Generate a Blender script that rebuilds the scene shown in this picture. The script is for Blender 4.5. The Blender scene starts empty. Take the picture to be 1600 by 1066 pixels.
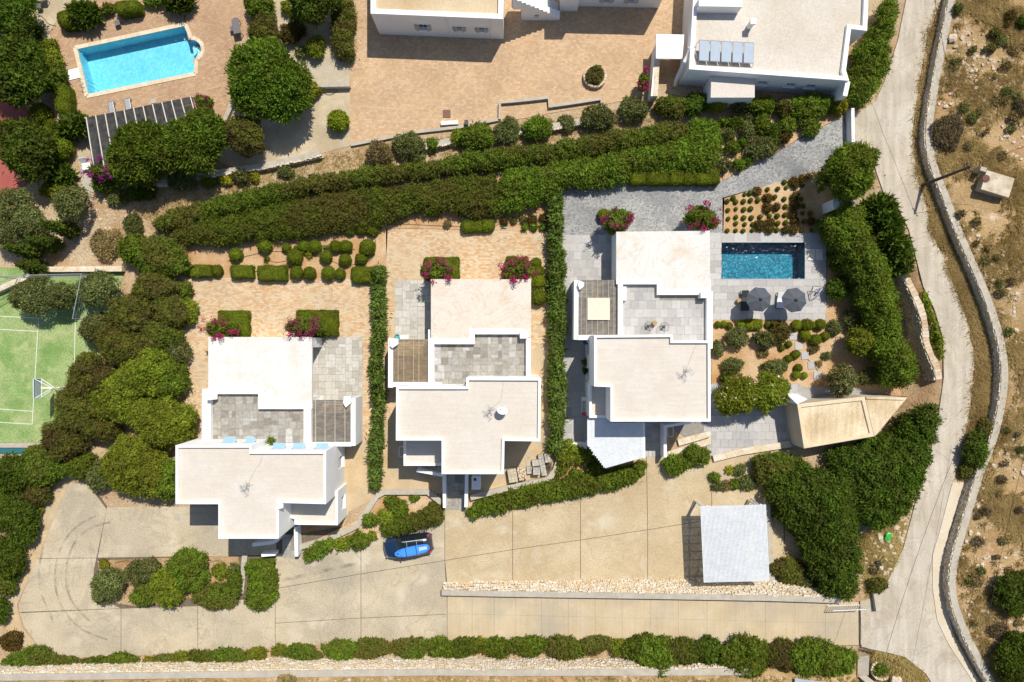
import bpy, bmesh, math, random
import numpy as np
from mathutils import Vector, Matrix
random.seed(7); RNG = np.random.default_rng(11)
R = math.radians
SC = bpy.context.scene; COL = SC.collection
# ------------------------------------------------------------------ camera, sky, sun, exposure
CAMH, F = 60.0, 1067.0                       # drone height (m), focal length in photo pixels (1600 wide)
cam = bpy.data.cameras.new('camera'); camo = bpy.data.objects.new('camera', cam); COL.objects.link(camo)
camo.location = (0, 0, CAMH); cam.sensor_width = 36; cam.lens = 24.0; cam.clip_end = 2000
SC.camera = camo
w = bpy.data.worlds.new('World'); SC.world = w; w.use_nodes = True
nt = w.node_tree; nt.nodes.clear()
sk = nt.nodes.new('ShaderNodeTexSky'); sk.sky_type = 'NISHITA'; sk.sun_disc = False
sk.sun_elevation = R(58.4); sk.sun_rotation = R(28)
bg = nt.nodes.new('ShaderNodeBackground'); bg.inputs['Strength'].default_value = 0.1
wo = nt.nodes.new('ShaderNodeOutputWorld')
nt.links.new(sk.outputs[0], bg.inputs[0]); nt.links.new(bg.outputs[0], wo.inputs[0])
sl = bpy.data.lights.new('sun', 'SUN'); sl.energy = 4.75; sl.angle = R(0.53); sl.color = (1.0, .935, .83)
so = bpy.data.objects.new('sun', sl); COL.objects.link(so); so.location = (20, 40, 80)
SUN = Vector((.289, .544, 1.0)).normalized()
so.rotation_euler = SUN.to_track_quat('Z', 'Y').to_euler()
vs = SC.view_settings; vs.view_transform = 'Standard'; vs.look = 'None'; vs.exposure = 0.11; vs.gamma = 1
SC.cycles.max_bounces = 6; SC.cycles.transparent_max_bounces = 12
SC.cycles.caustics_reflective = False; SC.cycles.caustics_refractive = False

# ------------------------------------------------------------------ helpers: coordinates
def P(px, py, z=0.0):
    s = (CAMH - z) / F
    return Vector(((px - 800) * s, (533 - py) * s, z))
def itp(t, xs, ys): return np.interp(t, xs, ys)
def lst(a): return [tuple(map(float, p.split(','))) for p in a.split()]
# road, wall and slope lines (photo pixels), turned into world lines at their own height
def road_z(y): return itp(y, [-60, -22, -3, 5, 18, 60], [3.6, 2.6, 2.0, 1.8, 1.0, .9])
def wl(pts, off=0.0):
    out = []
    for px, py in pts:
        z = 1.5
        for _ in range(4): z = float(road_z(P(px, py, z).y)) + off
        out.append(P(px, py, z))
    return out
ROAD_L = lst('1418,-60 1416,0 1403,64 1382,128 1366,162 1330,180 1327,226 1362,232 1369,267 1382,304 1403,324 1420,358 1430,397 1443,448 1460,482 1474,529 1475,590 1468,640 1454,711 1429,792 1412,856 1387,909 1357,938 1345,940 1345,1009 1357,1014 1412,1025 1447,1053 1470,1090 1500,1150')
ROAD_R = lst('1490,-60 1470,0 1450,57 1436,128 1426,203 1430,257 1447,321 1453,358 1470,394 1497,462 1514,509 1523,560 1517,627 1506,698 1493,743 1487,758 1468,831 1457,866 1457,919 1464,969 1482,1007 1517,1060 1560,1150')
STRIP_R = lst('1510,758 1482,831 1475,884 1475,930 1489,990 1517,1043 1545,1090 1590,1150')
WALL_C = lst('1507,-60 1487,0 1467,101 1449,203 1455,253 1475,300 1496,358 1519,410 1546,473 1563,527 1571,577 1566,632 1552,690 1533,734 1509,813 1488,884 1488,937 1508,990 1545,1060 1600,1150')
TOE = [(1330, -60), (1320, 140), (1180, 166), (1130, 200), (1130, 250), (1280, 300), (1300, 365), (1385, 430), (1412, 500), (1425, 590), (1390, 625), (1370, 680), (1235, 715), (1207, 770), (1210, 925), (1250, 945), (1330, 1150)]
rl = wl(ROAD_L); wc = wl(WALL_C, .9)
def line_xy(pts):
    pts = sorted(pts, key=lambda p: p.y); return np.array([p.y for p in pts]), np.array([p.x for p in pts])
RLY, RLX = line_xy([p for p in rl if True]); WCY, WCX = line_xy(wc)
TY, TX = line_xy([P(a, b, 0) for a, b in TOE])
def drive_z(x): return np.clip((np.asarray(x, float) + 6.3) / (29.0 + 6.3), 0, 1) * 2.5
SWX = np.array([-200, -45, -22, 0, 11, 24, 31]); SWY = np.array([-28.3, -28.3, -28.0, -27.75, -27.5, -27.2, -27.2])
def terrain(x, y):
    x = np.asarray(x, float); y = np.asarray(y, float)
    rz = road_z(y); xt = itp(y, TY, TX); xr = np.maximum(itp(y, RLY, RLX), xt + .6); xw = itp(y, WCY, WCX)
    t = np.clip((x - xt) / (xr - xt), 0, 1); t = t * t * (3 - 2 * t)
    z = rz * t
    hill = rz + .92 + np.clip(x - xw, 0, 60) * .05
    z = np.where(x > xw, hill, z)
    # ramp drive and southern terrace, left of the junction
    yd = itp(x, [-6.3, 29], [-21.6, -21.9])
    inr = (y < yd) & (x < 29.2)
    z = np.where(inr, drive_z(x), z)
    sw = itp(x, SWX, SWY)
    z = np.where((y < sw - .45) & (x < 29), drive_z(x) * .55 + 2.2, z)
    z = z - np.clip((-y - 45) * .0, 0, 9)
    far = np.clip((np.hypot(x, y) - 90) / 200, 0, 1)
    return z + far * np.where(y < 0, 10, -10) * .6
def G(px, py, off=0.0):
    z = 0.0
    for _ in range(8):
        p = P(px, py, z + off); z = .5 * z + .5 * float(terrain(p.x, p.y))
    return P(px, py, z + off)

# ------------------------------------------------------------------ helpers: materials
def nodes(name):
    m = bpy.data.materials.new(name); m.use_nodes = True; t = m.node_tree
    return m, t, t.nodes['Principled BSDF']
def N(t, typ, **kw):
    n = t.nodes.new(typ)
    for k, v in kw.items():
        if k in n.inputs.keys(): n.inputs[k].default_value = v
        else: setattr(n, k, v)
    return n
def mixc(t, fac, a, b, mode='MIX'):
    m = t.nodes.new('ShaderNodeMix'); m.data_type = 'RGBA'; m.blend_type = mode
    for sck, val in ((0, fac), (6, a), (7, b)):
        if isinstance(val, bpy.types.NodeSocket): t.links.new(val, m.inputs[sck])
        else: m.inputs[sck].default_value = (*val, 1) if isinstance(val, tuple) else val
    return m.outputs[2]
def pos(t, scale=1.0, rot=0.0, sc3=None):
    g = t.nodes.new('ShaderNodeNewGeometry'); mp = t.nodes.new('ShaderNodeMapping')
    mp.inputs['Scale'].default_value = sc3 or (scale,) * 3; mp.inputs['Rotation'].default_value = (0, 0, rot)
    t.links.new(g.outputs['Position'], mp.inputs['Vector']); return mp.outputs[0]
def noise(t, scale, detail=4, rough=.55, vec=None, lo=.35, hi=.65):
    n = N(t, 'ShaderNodeTexNoise', Scale=scale, Detail=detail, Roughness=rough)
    t.links.new(vec or pos(t), n.inputs['Vector'])
    r = N(t, 'ShaderNodeMapRange'); r.inputs[1].default_value = lo; r.inputs[2].default_value = hi
    t.links.new(n.outputs['Fac'], r.inputs[0]); return r.outputs[0]
def bump(t, bsdf, h, strength=.3, dist=.02):
    b = N(t, 'ShaderNodeBump', Strength=strength, Distance=dist); t.links.new(h, b.inputs['Height']); t.links.new(b.outputs[0], bsdf.inputs['Normal'])
def surf(name, c1, c2, scale=.6, rough=.85, c3=None, s3=.12, fine=14, fineamt=.25, bstr=.25, bdist=.02, spec=.25, streak=None, dirt=None, stain=None):
    """two-tone weathered surface: large patches, fine grain, optional third colour in broad patches"""
    m, t, b = nodes(name)
    col = mixc(t, noise(t, scale, 6), c1, c2)
    if c3: col = mixc(t, noise(t, s3, 4, lo=.42, hi=.68), col, c3)
    f = noise(t, fine, 3, lo=.25, hi=.75)
    col = mixc(t, fineamt, col, mixc(t, f, (.35, .35, .35), (1.45, 1.45, 1.45)), 'MULTIPLY')
    if streak:
        sx, sy, amt, sc = streak
        col = mixc(t, amt, col, mixc(t, noise(t, 1, 3, vec=pos(t, sc3=(sx, sy, 1)), lo=.3, hi=.7), (.6, .57, .52), (1.2, 1.2, 1.2)), 'MULTIPLY')
    if dirt: col = mixc(t, noise(t, dirt[1], 5, lo=.55, hi=.75), col, dirt[0])
    if stain:
        w_ = N(t, 'ShaderNodeTexNoise', Scale=stain[1], Detail=5, Roughness=.6, Distortion=1.2); t.links.new(pos(t), w_.inputs['Vector'])
        a_ = N(t, 'ShaderNodeMath', operation='SUBTRACT'); t.links.new(w_.outputs['Fac'], a_.inputs[0]); a_.inputs[1].default_value = .5
        a2 = N(t, 'ShaderNodeMath', operation='ABSOLUTE'); t.links.new(a_.outputs[0], a2.inputs[0])
        r_ = N(t, 'ShaderNodeMapRange'); r_.inputs[1].default_value = .0; r_.inputs[2].default_value = .022; r_.inputs[3].default_value = stain[2]; r_.inputs[4].default_value = 0
        t.links.new(a2.outputs[0], r_.inputs[0]); col = mixc(t, r_.outputs[0], col, stain[0])
    t.links.new(col, b.inputs['Base Color']); b.inputs['Roughness'].default_value = rough
    b.inputs['Specular IOR Level'].default_value = spec
    if bstr: bump(t, b, f, bstr, bdist)
    return m
def plain(name, c, rough=.6, metal=0.0, spec=.5, coat=0, trans=0):
    m, t, b = nodes(name); b.inputs['Base Color'].default_value = (*c, 1); b.inputs['Roughness'].default_value = rough
    b.inputs['Metallic'].default_value = metal; b.inputs['Specular IOR Level'].default_value = spec
    b.inputs['Coat Weight'].default_value = coat
    nz = noise(t, 3.0, 4, lo=.3, hi=.7)
    t.links.new(mixc(t, .18, c, mixc(t, nz, (.7, .7, .7), (1.2, 1.2, 1.2)), 'MULTIPLY'), b.inputs['Base Color'])
    return m
def bricks(name, cols, mortar, bw, bh, rot=0, mort=.012, patch=None, rough=.85, offset=.5, contrast=1.0):
    """small pavers, too fine to tell apart: coloured by brick"""
    m, t, b = nodes(name)
    br = N(t, 'ShaderNodeTexBrick', Scale=1.0); br.offset = offset
    br.inputs['Brick Width'].default_value = bw; br.inputs['Row Height'].default_value = bh
    br.inputs['Mortar Size'].default_value = mort; br.inputs['Mortar Smooth'].default_value = .2; br.inputs['Bias'].default_value = 0
    br.inputs['Color1'].default_value = (0, 0, 0, 1); br.inputs['Color2'].default_value = (1, 1, 1, 1); br.inputs['Mortar'].default_value = (.5, .5, .5, 1)
    v = pos(t, 1, rot); t.links.new(v, br.inputs['Vector'])
    cr = t.nodes.new('ShaderNodeValToRGB'); t.links.new(br.outputs['Color'], cr.inputs[0])
    e = cr.color_ramp.elements
    while len(e) < len(cols): e.new(.5)
    for i, c in enumerate(cols): e[i].position = i / (len(cols) - 1); e[i].color = (*c, 1)
    col = mixc(t, br.outputs['Fac'], cr.outputs[0], mortar)
    if patch: col = mixc(t, noise(t, patch[1], 5, lo=.45, hi=.7), col, mixc(t, patch[2], col, patch[0]))
    col = mixc(t, .22, col, mixc(t, noise(t, 5, 5, lo=.3, hi=.7), (.55, .55, .55), (1.3, 1.3, 1.3)), 'MULTIPLY')
    col = mixc(t, .3, col, mixc(t, noise(t, .35, 4, lo=.35, hi=.65), (.72, .72, .74), (1.15, 1.13, 1.08)), 'MULTIPLY')
    t.links.new(col, b.inputs['Base Color']); b.inputs['Roughness'].default_value = rough; b.inputs['Specular IOR Level'].default_value = .25
    inv = N(t, 'ShaderNodeMath', operation='SUBTRACT'); inv.inputs[0].default_value = 1; t.links.new(br.outputs['Fac'], inv.inputs[1])
    bump(t, b, inv.outputs[0], .5, .01); return m
def randmat(name, cols, rough=.75, nsc=4, amt=.3):
    """one colour per piece, picked by the piece's own random number, with grain on top"""
    m, t, b = nodes(name); oi = t.nodes.new('ShaderNodeObjectInfo'); cr = t.nodes.new('ShaderNodeValToRGB')
    t.links.new(oi.outputs['Random'], cr.inputs[0]); e = cr.color_ramp.elements
    while len(e) < len(cols): e.new(.5)
    for i, c in enumerate(cols): e[i].position = i / (len(cols) - 1); e[i].color = (*c, 1)
    col = mixc(t, amt, cr.outputs[0], mixc(t, noise(t, nsc, 6, lo=.3, hi=.7), (.55, .55, .55), (1.35, 1.35, 1.35)), 'MULTIPLY')
    t.links.new(col, b.inputs['Base Color']); b.inputs['Roughness'].default_value = rough; b.inputs['Specular IOR Level'].default_value = .3
    bump(t, b, noise(t, 25, 3), .15, .01); return m
def leafmat(name, ca, cb, cc=None, trans=.33, cs=.5):
    m, t, b = nodes(name)
    at = t.nodes.new('ShaderNodeAttribute'); at.attribute_name = 'rnd'
    col = mixc(t, at.outputs['Fac'], ca, cb)
    if cc: col = mixc(t, noise(t, cs, 3, lo=.42, hi=.62), col, cc)
    oi = t.nodes.new('ShaderNodeObjectInfo')
    hsv = t.nodes.new('ShaderNodeHueSaturation')
    for nm, lo, hi in (('Value', .85, 1.2), ('Hue', .49, .51)):
        r = N(t, 'ShaderNodeMapRange'); r.inputs[3].default_value = lo; r.inputs[4].default_value = hi
        t.links.new(oi.outputs['Random'], r.inputs[0]); t.links.new(r.outputs[0], hsv.inputs[nm])
    t.links.new(col, hsv.inputs['Color']); col = hsv.outputs[0]
    t.links.new(col, b.inputs['Base Color']); b.inputs['Roughness'].default_value = .65; b.inputs['Specular IOR Level'].default_value = .08
    tr = t.nodes.new('ShaderNodeBsdfTranslucent'); t.links.new(mixc(t, 1.0, col, (1.1, 1.2, .5), 'MULTIPLY'), tr.inputs[0])
    mx = t.nodes.new('ShaderNodeMixShader'); mx.inputs[0].default_value = trans
    t.links.new(b.outputs[0], mx.inputs[1]); t.links.new(tr.outputs[0], mx.inputs[2])
    t.links.new(mx.outputs[0], t.nodes['Material Output'].inputs[0]); return m

# ------------------------------------------------------------------ helpers: objects
def tag(o, label=None, cat=None, group=None, kind=None):
    if label: o['label'] = label
    if cat: o['category'] = cat
    if group: o['group'] = group
    if kind: o['kind'] = kind
    return o
def E(name, loc, label, cat, group=None):
    o = bpy.data.objects.new(name, None); COL.objects.link(o); o.location = loc; o.empty_display_size = .3
    return tag(o, label, cat, group)
def link(o, parent=None):
    COL.objects.link(o)
    if parent: o.parent = parent; o.matrix_parent_inverse = world(parent).inverted()
    return o
def world(o):
    m = o.matrix_basis
    return world(o.parent) @ o.matrix_parent_inverse @ m if o.parent else m.copy()
def mesh(name, verts, faces, mat=None, parent=None, smooth=False):
    me = bpy.data.meshes.new(name); me.from_pydata([tuple(v) for v in verts], [], faces); me.update()
    o = bpy.data.objects.new(name, me)
    for m in (mat if isinstance(mat, (list, tuple)) else [mat] if mat else []): me.materials.append(m)
    if smooth: me.polygons.foreach_set('use_smooth', [True] * len(me.polygons))
    return link(o, parent)
class MB:
    """collects boxes, prisms, tubes into one mesh"""
    def __init__(s): s.v = []; s.f = []; s.mi = []; s.cm = 0
    def add(s, vs_, fs_):
        n = len(s.v); s.v += [tuple(v) for v in vs_]; s.f += [tuple(i + n for i in f) for f in fs_]; s.mi += [s.cm] * len(fs_); return s
    def box(s, c, size, rz=0.0, tilt=None):
        hx, hy, hz = size[0] / 2, size[1] / 2, size[2] / 2
        M = Matrix.Translation(Vector(c)) @ Matrix.Rotation(rz, 4, 'Z')
        if tilt is not None: M = M @ Matrix.Rotation(tilt[1], 4, tilt[0])
        vv = [M @ Vector((x * hx, y * hy, z * hz)) for z in (-1, 1) for x, y in ((-1, -1), (1, -1), (1, 1), (-1, 1))]
        return s.add(vv, [(3, 2, 1, 0), (4, 5, 6, 7), (0, 1, 5, 4), (1, 2, 6, 5), (2, 3, 7, 6), (3, 0, 4, 7)])
    def prism(s, poly, z0, z1):
        n = len(poly); a = sum(poly[i][0] * poly[(i + 1) % n][1] - poly[(i + 1) % n][0] * poly[i][1] for i in range(n))
        if a < 0: poly = list(reversed(poly))
        g = lambda z, p: z(p[0], p[1]) if callable(z) else z
        vv = [(p[0], p[1], g(z0, p)) for p in poly] + [(p[0], p[1], g(z1, p)) for p in poly]
        return s.add(vv, [tuple(reversed(range(n))), tuple(range(n, 2 * n))] + [(i, (i + 1) % n, (i + 1) % n + n, i + n) for i in range(n)])
    def tube(s, pts, r, n=8, cap=True):
        pts = [Vector(p) for p in pts]; rr = r if isinstance(r, (list, tuple)) else [r] * len(pts); vv = []
        for i, p in enumerate(pts):
            d = (pts[min(i + 1, len(pts) - 1)] - pts[max(i - 1, 0)]).normalized()
            a = d.orthogonal().normalized(); b = d.cross(a)
            vv += [p + (a * math.cos(2 * math.pi * k / n) + b * math.sin(2 * math.pi * k / n)) * rr[i] for k in range(n)]
        ff = [(i * n + k, i * n + (k + 1) % n, (i + 1) * n + (k + 1) % n, (i + 1) * n + k) for i in range(len(pts) - 1) for k in range(n)]
        if cap: ff += [tuple(reversed(range(n))), tuple(range((len(pts) - 1) * n, len(pts) * n))]
        return s.add(vv, ff)
    def lathe(s, c, prof, n=16):
        vv = [(c[0] + r * math.cos(2 * math.pi * k / n), c[1] + r * math.sin(2 * math.pi * k / n), c[2] + z) for r, z in prof for k in range(n)]
        m = len(prof)
        return s.add(vv, [(i * n + k, i * n + (k + 1) % n, (i + 1) * n + (k + 1) % n, (i + 1) * n + k) for i in range(m - 1) for k in range(n)] + [tuple(reversed(range(n))), tuple(range((m - 1) * n, m * n))])
    def build(s, name, mat=None, parent=None, bevel=0, smooth=False):
        o = mesh(name, s.v, s.f, mat, parent, smooth)
        if any(s.mi): o.data.polygons.foreach_set('material_index', s.mi)
        if bevel:
            b = o.modifiers.new('bevel', 'BEVEL'); b.width = bevel; b.segments = 2; b.limit_method = 'ANGLE'; b.angle_limit = R(50)
        return o
def poly_px(pts, z): return [P(a, b, z).xy for a, b in pts]
def inset(poly, d):
    """offset a closed polygon inwards by d"""
    n = len(poly); a = sum(poly[i][0] * poly[(i + 1) % n][1] - poly[(i + 1) % n][0] * poly[i][1] for i in range(n))
    sg = 1 if a > 0 else -1; out = []
    for i in range(n):
        p0, p1, p2 = Vector(poly[i - 1]), Vector(poly[i]), Vector(poly[(i + 1) % n])
        e1 = (p1 - p0).normalized(); e2 = (p2 - p1).normalized()
        n1 = Vector((-e1.y, e1.x)) * sg; n2 = Vector((-e2.y, e2.x)) * sg
        k = 1 + n1.dot(n2); out.append(p1 + (n1 + n2) * (d / max(k, .2)))
    return out
def ring(mb, outer, inner, z0, z1):
    n = len(outer)
    vv = [(*p, z0) for p in outer] + [(*p, z0) for p in inner] + [(*p, z1) for p in outer] + [(*p, z1) for p in inner]
    ff = []
    for i in range(n):
        j = (i + 1) % n
        ff += [(i, j, 2 * n + j, 2 * n + i), (n + j, n + i, 3 * n + i, 3 * n + j), (2 * n + i, 2 * n + j, 3 * n + j, 3 * n + i), (n + i, n + j, j, i)]
    mb.add(vv, ff)
def sheet(name, pts, mat, off, parent=None, step=None, label=None, cat=None):
    """ground covering drawn in the photo's outline, laid on the terrain (flat ground: one face; slopes: cut into cells)"""
    if step is None:
        v = [P(a, b, off) for a, b in pts]; o = mesh(name, v, [tuple(range(len(v)))], mat, parent)
        if o.data.polygons[0].normal.z < 0: o.data.flip_normals()
    else:
        bm = bmesh.new(); W = [G(a, b).xy for a, b in pts]
        f = bm.faces.new([bm.verts.new((p.x, p.y, 0)) for p in W])
        xs = [p.x for p in W]; ys = [p.y for p in W]
        for ax, lo, hi in ((0, min(xs), max(xs)), (1, min(ys), max(ys))):
            q = lo + step
            while q < hi:
                co = [0, 0, 0]; no = [0, 0, 0]; co[ax] = q; no[ax] = 1
                bmesh.ops.bisect_plane(bm, geom=bm.verts[:] + bm.edges[:] + bm.faces[:], plane_co=co, plane_no=no); q += step
        for v in bm.verts: v.co.z = float(terrain(v.co.x, v.co.y)) + off
        bmesh.ops.recalc_face_normals(bm, faces=bm.faces); bm.normal_update()
        me = bpy.data.meshes.new(name); bm.to_mesh(me); bm.free()
        if sum(p.normal.z for p in me.polygons) < 0: me.flip_normals()
        me.materials.append(mat); o = link(bpy.data.objects.new(name, me), parent)
    if not parent: tag(o, label, cat, kind='structure')
    return o
CUTS = {}
def apply_cuts():
    dg = bpy.context.evaluated_depsgraph_get()
    for o, boxes in CUTS.items():
        mb = MB()
        for c, s_, rz in boxes: mb.box(c, s_, rz)
        k = mb.build('cutter'); md = o.modifiers.new('cut', 'BOOLEAN'); md.object = k; md.operation = 'DIFFERENCE'; md.solver = 'EXACT'
        bpy.context.view_layer.update(); dg = bpy.context.evaluated_depsgraph_get()
        me = bpy.data.meshes.new_from_object(o.evaluated_get(dg)); o.modifiers.clear(); o.data = me
        bpy.data.objects.remove(k, do_unlink=True)
_unit = {}
def unit_box(key='unit'):
    if key not in _unit:
        o = MB().box((0, 0, 0), (1, 1, 1)); me = bpy.data.meshes.new(key); me.from_pydata(o.v, [], o.f); me.update(); _unit[key] = me
    return _unit[key]
_ub = {}
def piece(name, parent, mat, c, size, rz=0.0):
    """one box-shaped piece (tile, slat, slab) sharing one mesh per material"""
    if mat.name not in _ub:
        me = unit_box().copy(); me.name = name; me.materials.append(mat); _ub[mat.name] = me
    o = bpy.data.objects.new(name, _ub[mat.name]); o.location = c; o.scale = size; o.rotation_euler.z = rz
    return link(o, parent)
ORD = 'first second third fourth fifth sixth seventh eighth ninth tenth eleventh twelfth thirteenth fourteenth fifteenth sixteenth seventeenth eighteenth nineteenth twentieth'.split()
# ------------------------------------------------------------------ materials
CONC = surf('parking_concrete', (0.451, 0.383, 0.266), (0.525, 0.449, 0.325), .5, c3=(0.356, 0.315, 0.240), s3=.16, fine=9, fineamt=.4, dirt=((0.574, 0.506, 0.388), .35), stain=((0.267, 0.229, 0.171), .22, .4))
CONCY = surf('yellow_concrete', (.47, .375, .235), (.545, .45, .30), .45, c3=(.43, .335, .2), s3=.2, fine=9, fineamt=.4, dirt=((.58, .52, .40), .4), stain=((.34, .26, .16), .25, .35))
CONC2 = surf('ramp_concrete', (0.484, 0.390, 0.249), (0.556, 0.463, 0.313), .45, c3=(0.412, 0.354, 0.265), s3=.3, streak=(6.0, .25, .16, 1))
CONCG = surf('grey_concrete', (.40, .345, .255), (.47, .415, .32), 1.2, fine=10, fineamt=.4)
CAP = surf('wall_cap_concrete', (.38, .345, .28), (.46, .42, .35), 1.5, fine=12)
ROADM = surf('road_concrete', (0.425, 0.376, 0.299), (0.504, 0.450, 0.364), .35, c3=(0.537, 0.492, 0.424), s3=.14, fine=12, fineamt=.35, streak=(2.2, .22, .4, 1), dirt=((0.370, 0.316, 0.243), .5), stain=((0.278, 0.242, 0.187), .3, .4))
JOINT = surf('joint', (.12, .095, .065), (.17, .14, .10), 3)
SAND = surf('sand', (.47, .34, .185), (.56, .43, .265), .8, c3=(.44, .37, .26), s3=.3, fine=11, fineamt=.35)
SANDG = surf('pale_sand', (.44, .36, .24), (.54, .46, .33), .9, c3=(.38, .31, .2), s3=.35, fine=11, fineamt=.4)
SOIL = surf('garden_soil', (.40, .215, .09), (.52, .335, .175), .7, c3=(.58, .43, .27), s3=.4, fine=9, fineamt=.5, bstr=.5, bdist=.05)
SOILD = surf('brown_soil', (.30, .18, .085), (.42, .27, .135), .9, c3=(.46, .33, .19), s3=.5, fine=9, fineamt=.5, bstr=.5, bdist=.05)
PAV1 = bricks('cream_pavers', [(.48, .285, .15), (.54, .36, .20), (.56, .40, .24), (.60, .47, .31), (.56, .50, .38)], (.45, .32, .19), .30, .15, 0, .01, ((.54, .44, .30), .25, .55))
PAV2 = bricks('tan_pavers', [(0.461, 0.310, 0.181), (0.499, 0.347, 0.208), (0.538, 0.379, 0.234), (0.576, 0.425, 0.279)], (0.413, 0.287, 0.177), .28, .19, R(4), .012, ((0.451, 0.296, 0.168), .3, .4))
PAV3 = bricks('pink_tan_pavers', [(0.386, 0.243, 0.147), (0.423, 0.278, 0.167), (0.460, 0.309, 0.192), (0.497, 0.353, 0.231)], (0.340, 0.221, 0.138), .30, .17, R(-14), .014, ((0.414, 0.273, 0.167), .25, .5))
PAV4 = bricks('grey_cobbles', [(.16, .165, .175), (.27, .275, .275), (.33, .33, .325), (.38, .38, .37), (.46, .455, .44)], (.27, .27, .26), .15, .12, 0, .012, ((.19, .20, .215), .42, .8), contrast=1.2)
STONE = surf('rubble_stone', (.56, .44, .29), (.68, .58, .43), 2.0, c3=(.66, .61, .52), s3=1.3, fine=7, fineamt=.4, bstr=.5, bdist=.04)
STONEP = randmat('loose_stone', [(.42, .31, .2), (.54, .43, .3), (.58, .5, .39), (.5, .36, .23), (.62, .57, .48)])
WHITE = surf('white_plaster', (.80, .80, .79), (.85, .845, .83), .8, fine=8, fineamt=.12, bstr=.35, bdist=.015, rough=.8)
PARA = surf('parapet_white', (.82, .81, .79), (.86, .85, .835), 1.0, fine=10, fineamt=.1, bstr=.2, rough=.8)
ROOF = surf('cream_roof_coat', (0.584, 0.540, 0.477), (0.619, 0.582, 0.522), .5, c3=(0.567, 0.514, 0.441), s3=.28, fine=6, fineamt=.1, bstr=.1, rough=.85, streak=(.5, 5.0, .14, 1), stain=((0.484, 0.424, 0.351), .35, .22), dirt=((0.545, 0.492, 0.424), .8))
ROOFW = surf('white_roof_coat', (0.637, 0.606, 0.560), (0.677, 0.661, 0.627), .45, c3=(0.668, 0.657, 0.631), s3=.3, fine=6, fineamt=.13, bstr=.12, rough=.8, dirt=((0.590, 0.531, 0.455), .4), stain=((0.477, 0.420, 0.344), .35, .3))
ROOFP = surf('peach_roof_coat', (0.607, 0.527, 0.436), (0.647, 0.579, 0.501), .45, c3=(0.630, 0.577, 0.508), s3=.3, fine=6, fineamt=.15, bstr=.12, rough=.8, dirt=((0.552, 0.439, 0.320), .45), stain=((0.473, 0.364, 0.254), .3, .4))
ROOFG = surf('stained_roof_coat', (0.608, 0.576, 0.531), (0.649, 0.625, 0.587), .45, c3=(0.641, 0.622, 0.591), s3=.3, fine=6, fineamt=.15, bstr=.12, rough=.8, dirt=((0.575, 0.488, 0.384), .5), stain=((0.451, 0.382, 0.303), .4, .4))
ROOFT = surf('ochre_roof_coat', (.64, .52, .34), (.70, .60, .43), .5, c3=(.52, .40, .24), s3=.45, fine=8, fineamt=.3, streak=(3.5, .35, .4, 1))
GLASS = plain('dark_glass', (.03, .05, .07), .08, spec=.6)
BLUEG = plain('window_blue', (.10, .17, .24), .2)
FRAME = plain('pale_frame', (.62, .62, .58), .5)
SHUT = plain('grey_shutter', (.46, .45, .40), .6)
WOOD = surf('grey_reed', (.17, .155, .135), (.25, .23, .20), 3, fine=18, fineamt=.5, streak=(1.0, 14, .5, 1))
WOODB = surf('brown_reed', (0.203, 0.152, 0.098), (0.265, 0.212, 0.145), 3, fine=18, fineamt=.5, streak=(1.0, 14, .5, 1))
RAFT = plain('pale_timber', (.50, .43, .33), .7)
MWHITE = plain('white_metal', (.74, .76, .77), .4)
MGREY = plain('galvanised_metal', (.42, .43, .44), .4, metal=.3)
ROCK = surf('limestone', (.46, .37, .27), (.60, .53, .43), 3, fine=9, fineamt=.4)
BLACK = plain('black_metal', (.02, .02, .022), .5)
# ------------------------------------------------------------------ terrain (one sheet to the horizon)
def grid_axis(lo, hi, st, far):
    a = np.arange(lo, hi + .01, st); g = [far * (k / 14.0) ** 2.2 for k in range(1, 15)]
    return np.concatenate([[lo - q for q in reversed(g)], a, [hi + q for q in g]])
gx = grid_axis(-50, 54, .5, 500); gy = grid_axis(-36, 36, .5, 500)
X, Y = np.meshgrid(gx, gy); Z = terrain(X, Y); Z = Z - np.where((Z == 0) & (X < 18), .04, .09)
hillmask = ((X > itp(Y, RLY, RLX)) | (Y < itp(X, SWX, SWY))) & ~((X > itp(Y, RLY, RLX)) & (X < itp(Y, WCY, WCX)))
Z += np.where(X > itp(Y, WCY, WCX) + .4, RNG.normal(0, .04, X.shape), 0)
nx, ny = len(gx), len(gy)
me = bpy.data.meshes.new('ground'); me.vertices.add(nx * ny); me.vertices.foreach_set('co', np.stack([X, Y, Z], -1).ravel())
ii = (np.arange(ny - 1)[:, None] * nx + np.arange(nx - 1)[None]).ravel()
POOL1 = [P(*p, 0).xy for p in lst('121,77 288,41 303,113 138,147')]; BAY_C = P(300, 77).xy
def in_poly(x, y, poly):
    r = np.zeros(np.shape(x), bool); n = len(poly)
    for i in range(n):
        (x0, y0), (x1, y1) = poly[i], poly[(i + 1) % n]
        r ^= ((y0 > y) != (y1 > y)) & (x < (x1 - x0) * (y - y0) / ((y1 - y0) or 1e-9) + x0)
    return r
_fx = ((X[:-1, :-1] + X[1:, 1:]) / 2).ravel(); _fy = ((Y[:-1, :-1] + Y[1:, 1:]) / 2).ravel()
_p2 = (P(1127.5, 436.5), P(1257.5, 378.5))
_hole = in_poly(_fx, _fy, inset(POOL1, -.36)) | (np.hypot(_fx - BAY_C[0], _fy - BAY_C[1]) < 1.1) | ((_fx > _p2[0].x - .36) & (_fx < _p2[1].x + .36) & (_fy > _p2[0].y - .36) & (_fy < _p2[1].y + .36))
ii = ii[~_hole]
q = np.stack([ii, ii + 1, ii + nx + 1, ii + nx], -1).ravel()
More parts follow.
